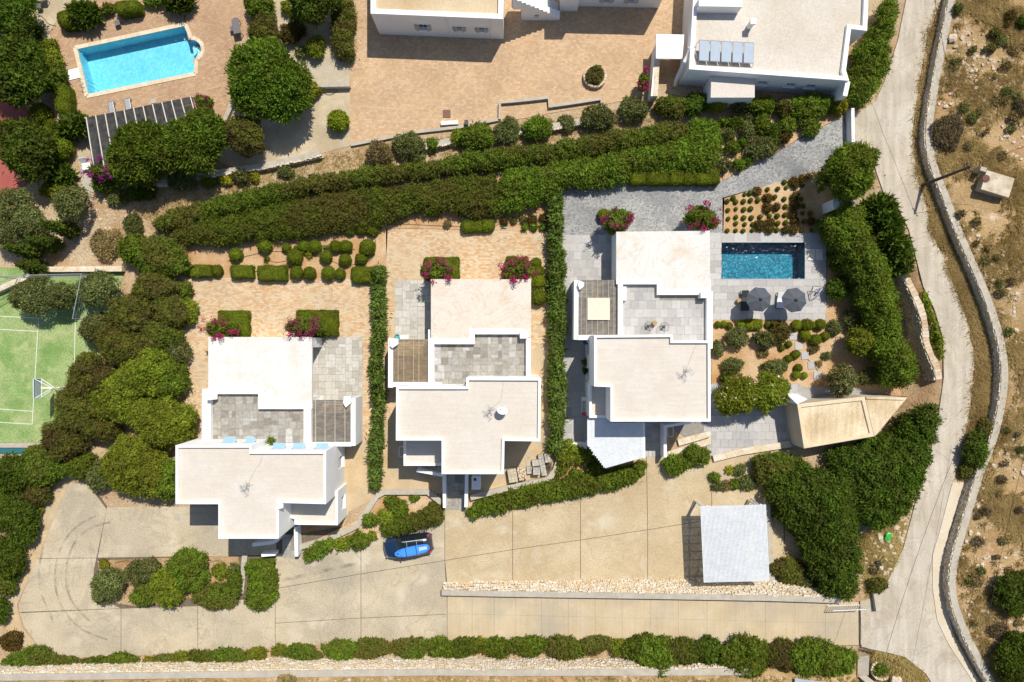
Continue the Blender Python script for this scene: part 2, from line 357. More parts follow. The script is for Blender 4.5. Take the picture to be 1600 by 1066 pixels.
me.loops.add(len(q)); me.loops.foreach_set('vertex_index', q); me.polygons.add(len(ii)); me.polygons.foreach_set('loop_start', np.arange(len(ii)) * 4)
at = me.attributes.new('zone', 'FLOAT', 'POINT'); at.data.foreach_set('value', hillmask.astype(np.float32).ravel())
me.update(); me.validate(); me.polygons.foreach_set('use_smooth', [True] * len(ii))
m, t, b = nodes('dry_ground')
za = t.nodes.new('ShaderNodeAttribute'); za.attribute_name = 'zone'
soil = mixc(t, noise(t, .5, 6), (.33, .20, .10), (.47, .33, .195)); soil = mixc(t, noise(t, .22, 4), soil, (.50, .40, .27))
dry = mixc(t, noise(t, .35, 7, .6), (0.301, 0.202, 0.090), (0.446, 0.318, 0.170)); dry = mixc(t, noise(t, .9, 6, lo=.55, hi=.72), dry, (0.582, 0.464, 0.330)); dry = mixc(t, noise(t, .13, 4, lo=.52, hi=.7), dry, (0.457, 0.282, 0.150))
col = mixc(t, za.outputs['Fac'], soil, dry)
fn = noise(t, 6, 6, .65, lo=.3, hi=.7); col = mixc(t, .55, col, mixc(t, fn, (.45, .42, .4), (1.4, 1.4, 1.4)), 'MULTIPLY')
t.links.new(col, b.inputs['Base Color']); b.inputs['Roughness'].default_value = .95; b.inputs['Specular IOR Level'].default_value = .1
bump(t, b, fn, .6, .08); me.materials.append(m)
gr = bpy.data.objects.new('ground', me); link(gr); tag(gr, 'bare tan and brown earth under the whole site', 'ground', kind='structure')
# ------------------------------------------------------------------ road, its gutter strip, ramp drive
def strip(name, L, Rr, mat, zf, n=4, off=0.0, kind='structure', label=None, cat=None):
    """surface between two lines that run the same way, height from zf(x, y)"""
    def res(pts, k=90):
        d = [0.0]
        for a, c in zip(pts, pts[1:]): d.append(d[-1] + (c - a).length)
        u = np.linspace(0, d[-1], k); return [Vector([itp(q, d, [p[i] for p in pts]) for i in (0, 1, 2)]) for q in u]
    a, c = (L, Rr) if len(L) == len(Rr) and len(L) > 60 else (res(L), res(Rr)); vv = []; ff = []
    for i in range(len(a)):
        for k in range(n + 1):
            p = a[i].lerp(c[i], k / n); vv.append((p.x, p.y, float(zf(p.x, p.y)) + off))
    m = n + 1
    for i in range(len(a) - 1):
        for k in range(n): ff.append((i * m + k, (i + 1) * m + k, (i + 1) * m + k + 1, i * m + k + 1))
    o = mesh(name, vv, ff, mat)
    if sum(p.normal.z for p in o.data.polygons) < 0: o.data.flip_normals()
    return tag(o, label, cat, kind=kind)
def byy(pts, ys):
    pts = sorted(pts, key=lambda p: -p.y); yy = [-p.y for p in pts]
    return [Vector((itp(-y, yy, [p.x for p in pts]), y, 0)) for y in ys]
ys = np.arange(33, -36.1, -.35)
ROAD = strip('road', byy(rl, ys), byy(wl(ROAD_R), ys), ROADM, lambda x, y: road_z(y), 8, 0.0, label='pale worn concrete road curving down the right side', cat='road')
ys2 = np.arange(-11.95, -36, -.35)
strip('gutter', byy(wl(ROAD_R), ys2), byy(wl(STRIP_R), ys2), surf('gutter_concrete', (.55, .475, .35), (.60, .54, .43), .6, fineamt=.3), lambda x, y: road_z(y), 2, .04, label='smooth concrete gutter strip between road and curved wall', cat='gutter')
# ------------------------------------------------------------------ parking court: cast slabs with open joints
def shrink(pts, d): return [tuple(p) for p in inset([Vector(p) for p in pts], d)]
PARK = sheet('parking_court', shrink(lst('105,752 145,754 170,788 440,788 470,830 700,790 900,745 1010,708 1040,712 1115,720 1240,775 1240,930 699,935 699,1003 430,1014 190,1027 83,1031 55,1010 34,980 26,945'), 4), JOINT, -.02, label='dark joint bed under the concrete parking court', cat='pavement')
def slab(pts, mat=CONC, zf=None, parent=None, name='concrete_slab', gap=.025, th=.05):
    W = inset([(G(a, b).xy if zf else P(a, b, 0).xy) for a, b in pts], gap)
    mb = MB()
    if zf: mb.prism(W, lambda x, y: float(zf(x)) - th, lambda x, y: float(zf(x)) + .012)
    else: mb.prism(W, -th, .012)
    return mb.build(name, mat, parent or PARK)
for q in ['107,755 137,757 167,796 151,872 58,873', '167,792 432,790 432,868 152,872', '57,873 151,872 147,890 146,930 189,951 30,957 28,945',
          '30,958 189,951 189,1026 83,1029 60,1010 38,980', '189,951 309,947 309,1019 189,1026', '309,947 430,930 430,1012 309,1019',
          '430,866 564,850 564,897 430,920', '430,920 564,897 564,966 430,974', '430,974 564,966 564,1004 430,1012',
          '564,835 695,795 695,876 564,897', '564,897 695,876 699,960 564,966', '564,966 699,960 699,1000 564,1004',
          '695,795 801,768 801,859 695,876', '695,876 801,859 801,914 699,918', '801,765 907,742 907,844 801,859', '801,859 907,844 907,912 801,914',
          '907,740 1010,708 1012,828 907,844', '907,844 1012,828 1012,908 907,912', '1010,708 1112,722 1112,812 1012,828', '1012,828 1112,812 1112,908 1012,908',
          '1112,735 1225,770 1225,806 1112,812', '1112,812 1225,806 1225,905 1112,908']:
    slab(lst(q), CONC if float(q.split(',')[0]) < 690 else CONCY)
# low dusty kerb line and tyre marks on the turning area are wear on the slabs; ramp slabs rise to the road
RAMP = sheet('ramp_drive', lst('699,930 1342,942 1345,1010 1110,1003 800,994 699,1002'), JOINT, -.045, step=1.2, label='dark joint bed under the rising concrete ramp drive', cat='drive')
xs_ = [699, 738, 772, 806, 846, 888, 930, 972, 1016, 1060, 1105, 1150, 1196, 1242, 1290, 1343]
for i in range(len(xs_) - 1):
    a, c = xs_[i], xs_[i + 1]; top = lambda x: 931 + (x - 699) * .0165; mid = lambda x: 959 + (x - 699) * .024; bot = lambda x: 1001 + (x - 699) * .0125
    slab([(a, top(a)), (c, top(c)), (c, mid(c)), (a, mid(a))], CONC2, drive_z, RAMP, gap=.006)
    slab([(a, mid(a)), (c, mid(c)), (c, bot(c)), (a, bot(a))], CONC2, drive_z, RAMP, gap=.006)
thr = sheet('drive_threshold', lst('1344,939 1360,938 1360,1013 1345,1010'), CONCG, .02, step=1.0, label='grey concrete threshold where ramp meets road', cat='pavement')
# ------------------------------------------------------------------ ground coverings
sheet('brick_court', lst('545,-40 1120,-40 1072,40 1000,152 935,165 870,175 780,192 700,198 650,208 590,218 547,228'), PAV2, .0, label='tan brick paved court of the upper property', cat='paving')
sheet('pool_terrace', lst('60,-40 290,-40 287,38 117,75 135,150 306,116 301,92 308,91 314,83 315,73 309,64 300,62 294,62 289,38 291,-40 395,-40 392,50 372,80 365,130 372,165 340,196 300,200 250,215 180,205 130,200 105,185 108,140 98,100 75,50 85,42 110,34 175,22'), PAV3, .0, label='pinkish brick terrace round the pale blue pool', cat='paving')
sheet('sand_path', lst('60,-20 110,-20 120,20 90,30 80,45 100,110 108,180 125,200 150,250 145,300 128,298 122,240 90,170 60,90 45,30'), SANDG, -.02, label='dusty path winding past the topiary', cat='path')
sheet('sand_yard', lst('395,-40 545,-40 547,228 500,240 430,252 370,262 330,250 345,200 372,165 365,130 372,80'), SANDG, -.01, label='pale sand yard under the big pine', cat='yard')
sheet('concrete_apron', lst('468,92 545,86 546,134 470,134'), CONCG, .01, label='concrete apron beside the low yard wall', cat='paving')
CT = surf('tennis_turf', (0.167, 0.282, 0.077), (0.248, 0.361, 0.126), .6, c3=(0.360, 0.414, 0.194), s3=.35, fine=7, fineamt=.6, bstr=.3, dirt=((.42, .46, .22), .9))
sheet('sports_court', lst('-60,415 55,420 192,424 185,470 160,540 140,690 -60,692'), CT, .0, label='green artificial turf of the sports court', cat='court')
sheet('red_court', lst('-60,60 30,150 70,230 40,290 0,312 -60,320'), surf('red_court', (.30, .075, .065), (.36, .105, .085), .5, fine=8), .0, label='dark red hard court at left edge', cat='court')
sheet('paver_terrace', lst('286,434 592,436 588,560 586,690 566,700 310,700 290,640'), PAV1, .004, label='cream and orange paver terrace of the left villa', cat='paving')
sheet('paver_terrace', lst('603,357 860,362 858,690 604,690'), PAV1, .004, label='cream and orange paver terrace of the middle villa', cat='paving')
sheet('planting_soil', lst('250,372 330,380 420,370 540,352 600,342 606,356 602,430 592,436 292,434 262,400'), SOIL, .004, label='orange soil bed with clipped shrubs above left villa', cat='soil')
sheet('planting_soil', lst('596,356 600,340 650,328 700,332 800,325 868,312 862,362'), SOIL, .006, label='orange soil bed above the middle villa terrace', cat='soil')
sheet('cement_yard', lst('540,690 606,690 606,645 700,640 860,526 862,600 866,712 845,745 790,760 735,772 600,770 575,785 545,800 535,830'), SAND, .008, label='sandy cement yard round the two left villas', cat='yard')
sheet('cobbled_drive', lst('873,290 985,288 1125,285 1200,246 1260,212 1318,182 1324,225 1290,262 1205,288 1132,310 1130,370 960,372 873,368'), PAV4, .0, step=1.0, label='grey cobbled drive climbing to the road gate', cat='drive')
sheet('planted_bed', lst('1129,309 1205,288 1290,262 1300,300 1300,365 1129,364'), SOIL, .0, step=1.0, label='sandy bed planted with rows of small round plants', cat='soil')
sheet('garden_soil', lst('1114,500 1290,500 1295,365 1340,380 1400,560 1420,620 1335,614 1240,612 1225,600 1112,600'), SOIL, .002, step=1.5, label='orange soil of the garden below the blue pool', cat='soil')
sheet('shrub_bank', lst('1125,185 1160,172 1315,172 1318,182 1255,212 1200,246 1130,282'), SOIL, -.01, step=1.0, label='orange earth bank above the cobbled drive', cat='soil')
sheet('garden_path', lst('1226,604 1335,606 1410,622 1300,632 1224,622'), surf('grey_slab_path', (.30, .295, .29), (.36, .355, .345), 1), .01, label='grey path behind the garden building', cat='path')
sheet('sandy_verge', lst('1108,716 1130,710 1200,700 1245,705 1245,775 1200,775 1112,760'), SAND, .014, label='sandy planting strip below the east terrace', cat='soil')
sheet('island_bed', lst('152,876 372,868 378,925 330,930 215,948 165,940'), SOILD, .02, label='planting island between the two drive arms', cat='soil')
sheet('sandy_margin', lst('150,700 175,690 107,755 58,873 26,945 34,980 60,1012 30,1010 -10,960 20,900 60,790 95,750'), SAND, -.03, label='sandy margin along the turning area', cat='soil')
sheet('planting_soil', lst('480,850 575,805 600,770 690,778 692,800 640,830 560,850 485,868'), SOIL, .02, label='orange soil bed by the parked car', cat='soil')
sheet('planting_soil', lst('730,800 860,745 880,690 920,695 1000,725 1006,745 900,775 800,800'), SOIL, .02, label='orange soil bed under the white canopy', cat='soil')
sheet('planting_soil', lst('1040,716 1110,698 1112,722 1045,742'), SOIL, .02, label='soil bed right of the right villa entrance', cat='soil')
# ------------------------------------------------------------------ tiles: separate stones on their terraces
TILE1 = randmat('terrace_tile_mixed', [(.22, .205, .175), (.28, .26, .225), (.33, .31, .27), (.38, .36, .32), (.30, .285, .25), (.47, .465, .45)], amt=.45)
TILE2 = randmat('terrace_tile_pale', [(.38, .36, .31), (.44, .42, .37), (.49, .47, .42), (.53, .51, .47)])
TILE3 = randmat('porcelain_tile', [(.345, .335, .33), (.40, .39, .38), (.43, .42, .405), (.465, .455, .44)], amt=.2)
MORT = surf('tile_mortar', (.24, .22, .19), (.30, .28, .25), 3)
def tiles_mix(parent, rect, z, cell, mat, keep=None, zt=.02):
    """hand-cut mixture of square and oblong slabs, every slab its own piece"""
    a = P(rect[0], rect[3], z); c = P(rect[2], rect[1], z); nx_ = max(1, round((c.x - a.x) / cell)); ny_ = max(1, round((c.y - a.y) / cell))
    cx, cy = (c.x - a.x) / nx_, (c.y - a.y) / ny_; used = np.zeros((nx_, ny_), bool)
    ok = lambda i, j: i < nx_ and j < ny_ and not used[i, j] and (keep is None or keep(a.x + (i + .5) * cx, a.y + (j + .5) * cy))
    for j in range(ny_):
        for i in range(nx_):
            if not ok(i, j): continue
            opts = [(2, 2), (2, 1), (1, 2)]; random.shuffle(opts)
            if random.random() < .5: opts = [(2, 2)] + opts
            for w_, h_ in opts + [(1, 1)]:
                if all(ok(i + u, j + v) for u in range(w_) for v in range(h_)): break
            used[i:i + w_, j:j + h_] = True
            piece('tile', parent, mat, (a.x + (i + w_ / 2) * cx, a.y + (j + h_ / 2) * cy, z + zt / 2 + random.uniform(-.003, .003)), (w_ * cx - .018, h_ * cy - .018, zt))
def tiles_grid(parent, rect, z, tw, th, mat, keep=None, zt=.02, stag=.5):
    a = P(rect[0], rect[3], z); c = P(rect[2], rect[1], z); ny_ = max(1, round((c.y - a.y) / th)); hy = (c.y - a.y) / ny_
    for j in range(ny_):
        x = a.x - (stag * tw if j % 2 else 0)
        while x < c.x - .05:
            x0, x1 = max(x, a.x), min(x + tw, c.x); y = a.y + (j + .5) * hy
            if x1 - x0 > .1 and (keep is None or keep((x0 + x1) / 2, y)):
                piece('tile', parent, mat, ((x0 + x1) / 2, y, z + zt / 2 + random.uniform(-.002, .002)), (x1 - x0 - .012, hy - .012, zt))
            x += tw
def paved(name, rect, label):
    x0, y0, x1, y1 = rect
    return sheet(name, [(x0, y0), (x1, y0), (x1, y1), (x0, y1)], MORT, .012, label=label, cat='patio')
tiles_mix(paved('tiled_patio', (487, 527, 566, 628), 'grey stone patio beside the left villa'), (487, 527, 566, 628), .012, .30, TILE2)
tiles_mix(paved('tiled_patio', (617, 438, 676, 532), 'pale stone patio beside the middle villa'), (617, 438, 676, 532), .012, .33, TILE2)
tiles_grid(paved('tiled_patio', (877, 367, 972, 445), 'grey porcelain patio left of the right villa'), (877, 367, 972, 445), .012, .72, .72, TILE3)
tiles_grid(paved('tiled_patio', (880, 445, 925, 702), 'narrow shaded grey side passage of the right villa'), (880, 445, 925, 702), .012, .72, .72, TILE3)
DECK = sheet('pool_deck', lst('1106,364 1291,364 1291,379 1128,379 1128,436 1257,436 1257,379 1291,379 1291,500 1106,500'), MORT, .012, label='grey porcelain deck round the deep blue pool', cat='patio')
pool_r = (P(1127.5, 436.5, .012), P(1257.5, 378.5, .012))
DECK.data.clear_geometry()
_r = lambda a, b_, c, d: MB().prism([P(a, b_).xy, P(c, b_).xy, P(c, d).xy, P(a, d).xy], -.05, .012)
_m = MB()
for q in ((1106, 364, 1291, 378.5), (1106, 436.5, 1291, 500), (1106, 378.5, 1127.5, 436.5), (1257.5, 378.5, 1291, 436.5)):
    k = _r(*q); _m.add(k.v, k.f)
DECK.data.from_pydata(_m.v, [], _m.f); DECK.data.update()
for q in ((1106, 364, 1291, 378.5), (1106, 436.5, 1291, 500), (1106, 378.5, 1127.5, 436.5), (1257.5, 378.5, 1291, 436.5)):
    tiles_grid(DECK, q, .012, 1.15, .58 if q[3] - q[1] > 30 else .8, TILE3)
def in_east(x, y): return y > -9.7 + (x - 18) * .07
east = sheet('tiled_patio', lst('1104,602 1232,610 1256,700 1240,692 1200,697 1115,712 1040,662 1104,658'), MORT, .012, label='grey porcelain terrace between right villa and garden building', cat='patio')
tiles_grid(east, (1042, 600, 1252, 712), .012, .72, .72, TILE3, keep=lambda x, y: (x > 17.2 or y < -7.0) and y > -9.95 + (x - 17) * .085 and (y < -3.9 - 0 * x) and (x > 17.0 or y > -7.5 - 0))
for q in ((694, 742, 728, 797), (1007, 658, 1037, 714), (441, 835, 461, 872)):
    tiles_mix(paved('entrance_path', q, {694: 'grey slab entrance path of the middle villa', 1007: 'grey slab entrance path of the right villa', 441: 'grey slab entrance path of the left villa'}[q[0]]), q, .03, .33, TILE1 if q[0] != 1007 else TILE3)

def alpha_mat(name, c, a, sc):
    m, t, b = nodes(name); b.inputs['Base Color'].default_value = (*c, 1); b.inputs['Roughness'].default_value = .9
    n_ = noise(t, sc, 5, lo=.38, hi=.66); q_ = N(t, 'ShaderNodeMath', operation='MULTIPLY'); t.links.new(n_, q_.inputs[0]); q_.inputs[1].default_value = a; t.links.new(q_.outputs[0], b.inputs['Alpha']); return m
RUB = alpha_mat('tyre_rubber', (.16, .145, .12), .32, 1.2)
def tyre(s, w_=.2):
    pts = [P(a, b_, .017) for a, b_ in lst(s)]
    for _ in range(2):
        q = [pts[0]]
        for a, b_ in zip(pts, pts[1:]): q += [a.lerp(b_, .25), a.lerp(b_, .75)]
        pts = q + [pts[-1]]
    vv = []; ff = []
    for i, p in enumerate(pts):
        t_ = (pts[min(i + 1, len(pts) - 1)] - pts[max(i - 1, 0)]).normalized(); n_ = Vector((-t_.y, t_.x, 0)) * w_ / 2; vv += [p + n_, p - n_]
        if i: ff.append((2 * i - 2, 2 * i - 1, 2 * i + 1, 2 * i))
    mesh('tyre_mark', vv, ff, RUB, PARK)
tyre('172,816 141,824 116,845 104,877 102,916 113,944 141,972'); tyre('150,806 118,822 96,850 86,885 85,915 95,950 125,985 168,1000'); tyre('68,850 60,890 62,920 72,950 85,975'); tyre('240,935 330,925 420,912 560,880', .3)
# ------------------------------------------------------------------ buildings
def block(parent, pts, ztop, z0=0.0, par=.25, pw=.2, roof=ROOF, wall=WHITE, name='wall', noroof=False):
    """walls up to the roof level, a roof sheet, a parapet ring standing on the wall"""
    poly = poly_px(pts, ztop)
    wobj = MB().prism(poly, z0, ztop - par).build(name, wall, parent)
    if noroof: return wobj, poly
    inn = inset(poly, pw)
    if par > .05:
        mb = MB(); ring(mb, inset(poly, -.012), inn, ztop - par - .02, ztop); mb.build('parapet', PARA, parent, bevel=.03)
        MB().prism(inset(inn, -.02), ztop - par - .1, ztop - par + .006).build('roof', roof, parent)
    else:
        MB().prism(inset(poly, -.015), ztop - par - .01, ztop - par + .03).build('roof', roof, parent, bevel=.02)
    return wobj, poly
def lowwall(parent, pts, w_, z0, z1, mat=None, name='parapet', closed=False, zt=None):
    """wall of width w_ along a line of photo points taken at its top"""
    W = [P(a, b, z1).xy for a, b in pts]; mb = MB()
    L = []; Rr = []
    for i, p in enumerate(W):
        d0 = (W[i] - W[i - 1]).normalized() if i else None; d1 = (W[i + 1] - W[i]).normalized() if i < len(W) - 1 else None
        n0 = Vector((-d0.y, d0.x)) if d0 else None; n1 = Vector((-d1.y, d1.x)) if d1 else None
        n_ = n0 if n1 is None else n1 if n0 is None else (n0 + n1) / max(1 + n0.dot(n1), .3)
        L.append(p + n_ * w_ / 2); Rr.append(p - n_ * w_ / 2)
    mb.prism(L + list(reversed(Rr)), z0, z1)
    return mb.build(name, mat or PARA, parent, bevel=.02)
def window(parent, wall, c, nrm, w_, h, shut=False, depth=.22, glass=None, sill=True):
    """opening cut into the wall, frame set back in it, pane in the frame"""
    nrm = Vector((nrm[0], nrm[1], 0)).normalized(); rz = math.atan2(nrm.y, nrm.x) - math.pi / 2; c = Vector(c)
    CUTS.setdefault(wall, []).append((c, (w_, depth * 2, h), rz))
    ax = Vector((nrm.y, -nrm.x, 0)); k = c - nrm * (depth - .05); mb = MB()
    for s_ in (-1, 1):
        mb.box(k + ax * s_ * (w_ / 2 - .03), (.06, .06, h), rz); mb.box(k + Vector((0, 0, s_ * (h / 2 - .03))), (w_ - .12, .06, .06), rz)
    mb.box(k, (.05, .05, h - .12), rz); f = mb.build('window', FRAME, parent)
    MB().box(k - nrm * .03, (w_, .02, h), rz).build('pane', glass or GLASS, f)
    if sill: MB().box(c + nrm * .03 - Vector((0, 0, h / 2 + .03)), (w_ + .12, .14, .05), rz).build('sill', PARA, f)
    if shut:
        for s_ in (-1, 1):
            mb = MB(); q = c + nrm * .13 + ax * s_ * (w_ / 2 + .17); a = rz + s_ * -.5
            mb.box(q, (.36, .03, h), a)
            for u in range(6): mb.box(q + Vector((0, 0, -h / 2 + (u + .5) * h / 6)), (.28, .05, .03), a)
            mb.build('shutter', SHUT, f)
    return f
def pergola(parent, rect, z, n_raft, slat_mat, rmat=RAFT, rxs=None, pitch=.075, raft=True):
    """rafters one by one, the reeds across them as one fine mat"""
    a = P(rect[0], rect[3], z); c = P(rect[2], rect[1], z); pg = MB()
    for k in range(2): pg.box(((a.x + c.x) / 2, a.y + .08 if k == 0 else c.y - .08, z - .16), (c.x - a.x, .12, .14))
    pg = pg.build('pergola_beam', rmat, parent)
    mb = MB(); y = a.y + .03; k = 0
    while y < c.y:
        x = a.x
        while x < c.x - .02:
            L = min(random.uniform(.9, 1.8), c.x - x); mb.box((x + L / 2, y + random.uniform(-.006, .006), z - .03 + random.uniform(-.012, .012)), (L - .01, pitch * random.uniform(.72, .95), .025), random.uniform(-.006, .006)); x += L
        y += pitch
    tag(mb.build('reed_mat', slat_mat, pg), kind='stuff')
    if raft:
        for x in (rxs or [rect[0] + (k + .6) * (rect[2] - rect[0]) / n_raft for k in range(n_raft)]):
            q = P(x, 0, z).x; MB().box((q, (a.y + c.y) / 2, z + .01), (.045, c.y - a.y - .06, .05)).build('rafter', rmat, pg)
    return pg
def antenna(px, py, z, label, rz=0.0, h=1.1):
    b_ = P(px, py, z); e = E('television_antenna', b_, label, 'antenna', 'roof antennas')
    MB().tube([b_, b_ + Vector((0, 0, h))], .02).build('mast', MGREY, e)
    mb = MB()
    for zz, L, a in ((h - .05, .95, rz), (h - .3, .7, rz + 1.3)):
        d = Vector((math.cos(a), math.sin(a), 0)); n_ = Vector((-d.y, d.x, 0)); c = b_ + Vector((0, 0, zz))
        mb.tube([c - d * L * .4, c + d * L * .6], .013, 6)
        for u in range(7): q = c + d * L * (-.35 + u * .15); mb.tube([q - n_ * (.24 - u * .014), q + n_ * (.24 - u * .014)], .009, 5)
        mb.tube([c - d * L * .4 + n_ * .2 + Vector((0, 0, .15)), c - d * L * .4 - n_ * .2 + Vector((0, 0, .15))], .015, 5)
    mb.build('dipole_array', MGREY, e); MB().box(b_ + Vector((0, 0, .04)), (.25, .25, .08)).build('base', CONCG, e)
    mb = MB()
    for a in range(3): mb.tube([b_ + Vector((math.cos(a * 2.1), math.sin(a * 2.1), 0)) * .4, b_ + Vector((0, 0, .5))], .008, 5)
    mb.build('stay', MGREY, e); c_ = [b_ + Vector((0, 0, .03)), b_ + Vector((random.uniform(.4, .9), random.uniform(.5, 1.1), .03)), b_ + Vector((random.uniform(.6, 1.2), random.uniform(1.6, 2.3), .03)), b_ + Vector((random.uniform(.9, 1.6), random.uniform(2.5, 2.9), .03))]; MB().tube(c_, .012, 5).build('aerial_cable', MGREY, e); return e
def wedge(parent, c, sx, sy, h, name='parapet_upstand'):
    """small sloped white upstand that ends a roof wall"""
    x, y, z = c
    MB().add([(x - sx, y - sy, z), (x + sx, y - sy, z), (x + sx, y + sy, z), (x - sx, y + sy, z), (x - sx, y - sy, z + h), (x - sx, y + sy, z + h), (x + sx * .1, y + sy, z + h), (x + sx * .1, y - sy, z + h)],
             [(3, 2, 1, 0), (0, 1, 7, 4), (2, 3, 5, 6), (1, 2, 6, 7), (4, 7, 6, 5), (0, 4, 5, 3)]).build(name, PARA, parent, bevel=.02)
def wall_y(px_line_y, ztop): return P(0, px_line_y, ztop).y
SHB = plain('pale_blue_shutter', (.26, .42, .62), .5)
# ---------- left villa
V1 = E('villa', P(420, 690), 'left villa: two storeys, cross-shaped cream roof, grey pergola on its right', 'villa', 'white cubic villas')
n1, _ = block(V1, lst('325.5,527 487,527 487,636 407,636 407,613 325.5,613'), 3.2, z0=2.85, par=.0, roof=ROOFW, name='roof_slab'); MB().prism(poly_px(lst('326.5,528 440,528 440,630 408,630 408,613 326.5,613'), 3.2), 0, 2.9).build('wall', WHITE, V1)
MB().prism(poly_px(lst('440,527.6 486.6,527.6 486.6,543 478,543 478,533 440,533'), 3.2), 0, 2.86).build('wing_wall', WHITE, V1)
t1, _ = block(V1, lst('317,614 486,622 486,700 317,700'), 2.78, par=.03, noroof=True)
RT = MB().prism(poly_px(lst('328,612 475,612 475,693 328,693'), 2.78), 2.74, 2.785).build('roof_terrace', MORT, V1)
yst = P(0, 636, 3.2).y; xst = P(407, 0, 3.2).x; yst2 = P(0, 613, 3.2).y
tiles_mix(RT, (329, 614, 474, 692), 2.785, .30, TILE1, keep=lambda x, y: y < (yst if x > xst else yst2) - .05)
lowwall(V1, [(322, 608), (322, 700)], .72, 2.6, 3.28); lowwall(V1, [(480, 633), (480, 700)], .62, 2.6, 3.28)
lowwall(V1, [(320, 612), (407, 612), (407, 635.5), (487, 635.5)], .42, 2.6, 3.27)
wedge(V1, P(334, 620, 3.2), .32, .22, .75)
u1, p1 = block(V1, lst('274,696 393,696 393,705.5 509,705.5 509,788 435,786 435,842 341,842 341,788 274,788'), 6.2)
e1, _ = block(V1, lst('430,760 527.5,768 527.5,821 460,820 460,811 430,806'), 3.35, par=.3, roof=ROOF)
for x, y in ((344, 696), (378, 696), (424, 705.5), (456, 705.5), (493, 705.5)):
    q = P(x, y, 6.2); window(V1, u1, (q.x, q.y, 4.45), (0, 1), 1.0 if x != 378 else .75, 1.15, depth=.3, glass=BLUEG, sill=False); MB().box((q.x + .12, q.y + .2, 4.75), (1.0 if x != 378 else .75, .5, .035), 0, ('X', -.35)).build('awning_shutter', SHB, V1)
q = P(509, 0, 6.2).x; window(V1, u1, (q, P(0, 745, 5).y + .55, 1.5), (1, 0), 1.0, 1.7, glass=BLUEG); 
q = P(527.5, 0, 3.35).x; window(V1, e1, (q, P(0, 788, 2).y, 1.5), (1, 0), 1.1, 1.1, glass=BLUEG)
pergola(V1, (487, 625, 551, 692), 2.85, 4, WOOD, rxs=[493, 508, 523.5, 539])
lowwall(V1, [(551.5, 622), (551.5, 697)], .40, 0, 2.95, WHITE, 'pergola_wall'); lowwall(V1, [(486, 694.5), (549, 694.5)], .36, 0, 2.93, WHITE, 'pergola_wall')
MB().prism(poly_px(lst('537,620 548,619 549,629 540,637 536,630'), 3.3), 2.9, 3.3).build('chimney', PARA, V1, bevel=.02)
MB().box((*P(493, 628, 1.2).xy, 1.25), (.7, .22, 2.5)).build('pergola_pier', WHITE, V1)
lowwall(V1, [(461.5, 823), (463, 870)], .3, 0, 1.1, PARA, 'entrance_wall'); lowwall(V1, [(394, 852), (425, 848), (432, 845)], .3, 0, 2.2, PARA, 'entrance_wall'); lowwall(V1, [(408, 868), (430, 866)], .3, 0, .9, PARA, 'entrance_wall')
wedge(V1, P(439, 790, 6.0), .2, .2, .35)
antenna(388, 757, 5.95, 'wiry antenna on the left villa roof', 2.2)
# ---------- middle villa
V2 = E('villa', P(740, 600), 'middle villa: two storeys, cream roof with satellite dish, brown pergola on its left', 'villa', 'white cubic villas')
block(V2, lst('673.5,436.5 829.5,437 829.5,527 816,527 816,517 737,517 737,533 673.5,533'), 3.2, par=.0, roof=ROOFP)
block(V2, lst('669,515 829,515 829,610 669,610'), 2.78, par=.03, noroof=True)
RT = MB().prism(poly_px(lst('676,519 824,519 824,606 676,606'), 2.78), 2.74, 2.785).build('roof_terrace', MORT, V2)
ya, yb, xm = P(0, 538, 3.2).y, P(0, 521, 3.2).y, P(741, 0, 3.2).x
tiles_mix(RT, (678, 521, 823, 603), 2.785, .30, TILE1, keep=lambda x, y: y < (yb if x > xm else ya) - .02)
lowwall(V2, [(669, 533.5), (737, 533.5), (737, 518), (816, 518)], .48, 2.6, 3.3); lowwall(V2, [(673.5, 536), (673.5, 606)], .5, 2.6, 3.29)
lowwall(V2, [(825.5, 528), (825.5, 606)], .4, 2.6, 3.28); MB().box((*P(818, 524, 3.3).xy, 3.1), (.62, .55, .95)).build('chimney', PARA, V2, bevel=.02)
u2, p2 = block(V2, lst('619,604.5 728.5,604.5 728.5,590.5 845,591 844,690 788,689 787,741 690,741 690,688.5 618.5,688.5'), 6.2)
for x in (640, 668, 700): q = P(x, 604.5, 6.2); window(V2, u2, (q.x, q.y, 4.45), (0, 1), .9, 1.15, depth=.3, glass=BLUEG, sill=False)
for x in (760, 800): q = P(x, 590.7, 6.2); window(V2, u2, (q.x, q.y, 4.45), (0, 1), .9, 1.15, depth=.3, glass=BLUEG, sill=False)
block(V2, lst('630.5,684 700,684 700,728 630.5,728'), 3.35, par=.3, roof=ROOF)
pergola(V2, (613, 530, 671, 599), 2.85, 4, WOODB, plain('warm_timber', (.42, .33, .21), .7), rxs=[622, 631, 646, 654.5, 668])
lowwall(V2, [(610.3, 529), (610, 606)], .40, 0, 2.95, WHITE, 'pergola_wall'); lowwall(V2, [(612, 601), (690, 601)], .40, 0, 2.93, WHITE, 'pergola_wall')
MB().prism(poly_px(lst('609,528 622,530 622,538 613,544 609,541'), 3.3), 2.9, 3.3).build('chimney', PARA, V2, bevel=.02)
lowwall(V2, [(693.5, 742), (694.5, 794)], .28, 0, 1.3, PARA, 'entrance_wall'); lowwall(V2, [(729, 742), (728, 793)], .28, 0, 1.3, PARA, 'entrance_wall')
st = MB()
for k in range(9): st.box((P(652 + k * 4.3, 0, 1).x, P(0, 733 + .45 * k, 1).y, .15 + k * .15), (.30, .9, .3 + k * .3 if False else .32))
st.build('outside_stair', CONCG, V2); lowwall(V2, [(651, 735.5), (692, 743)], .25, 0, 2.0, PARA, 'stair_wall')
fr = MB(); c = P(627.5, 706, 1.5)
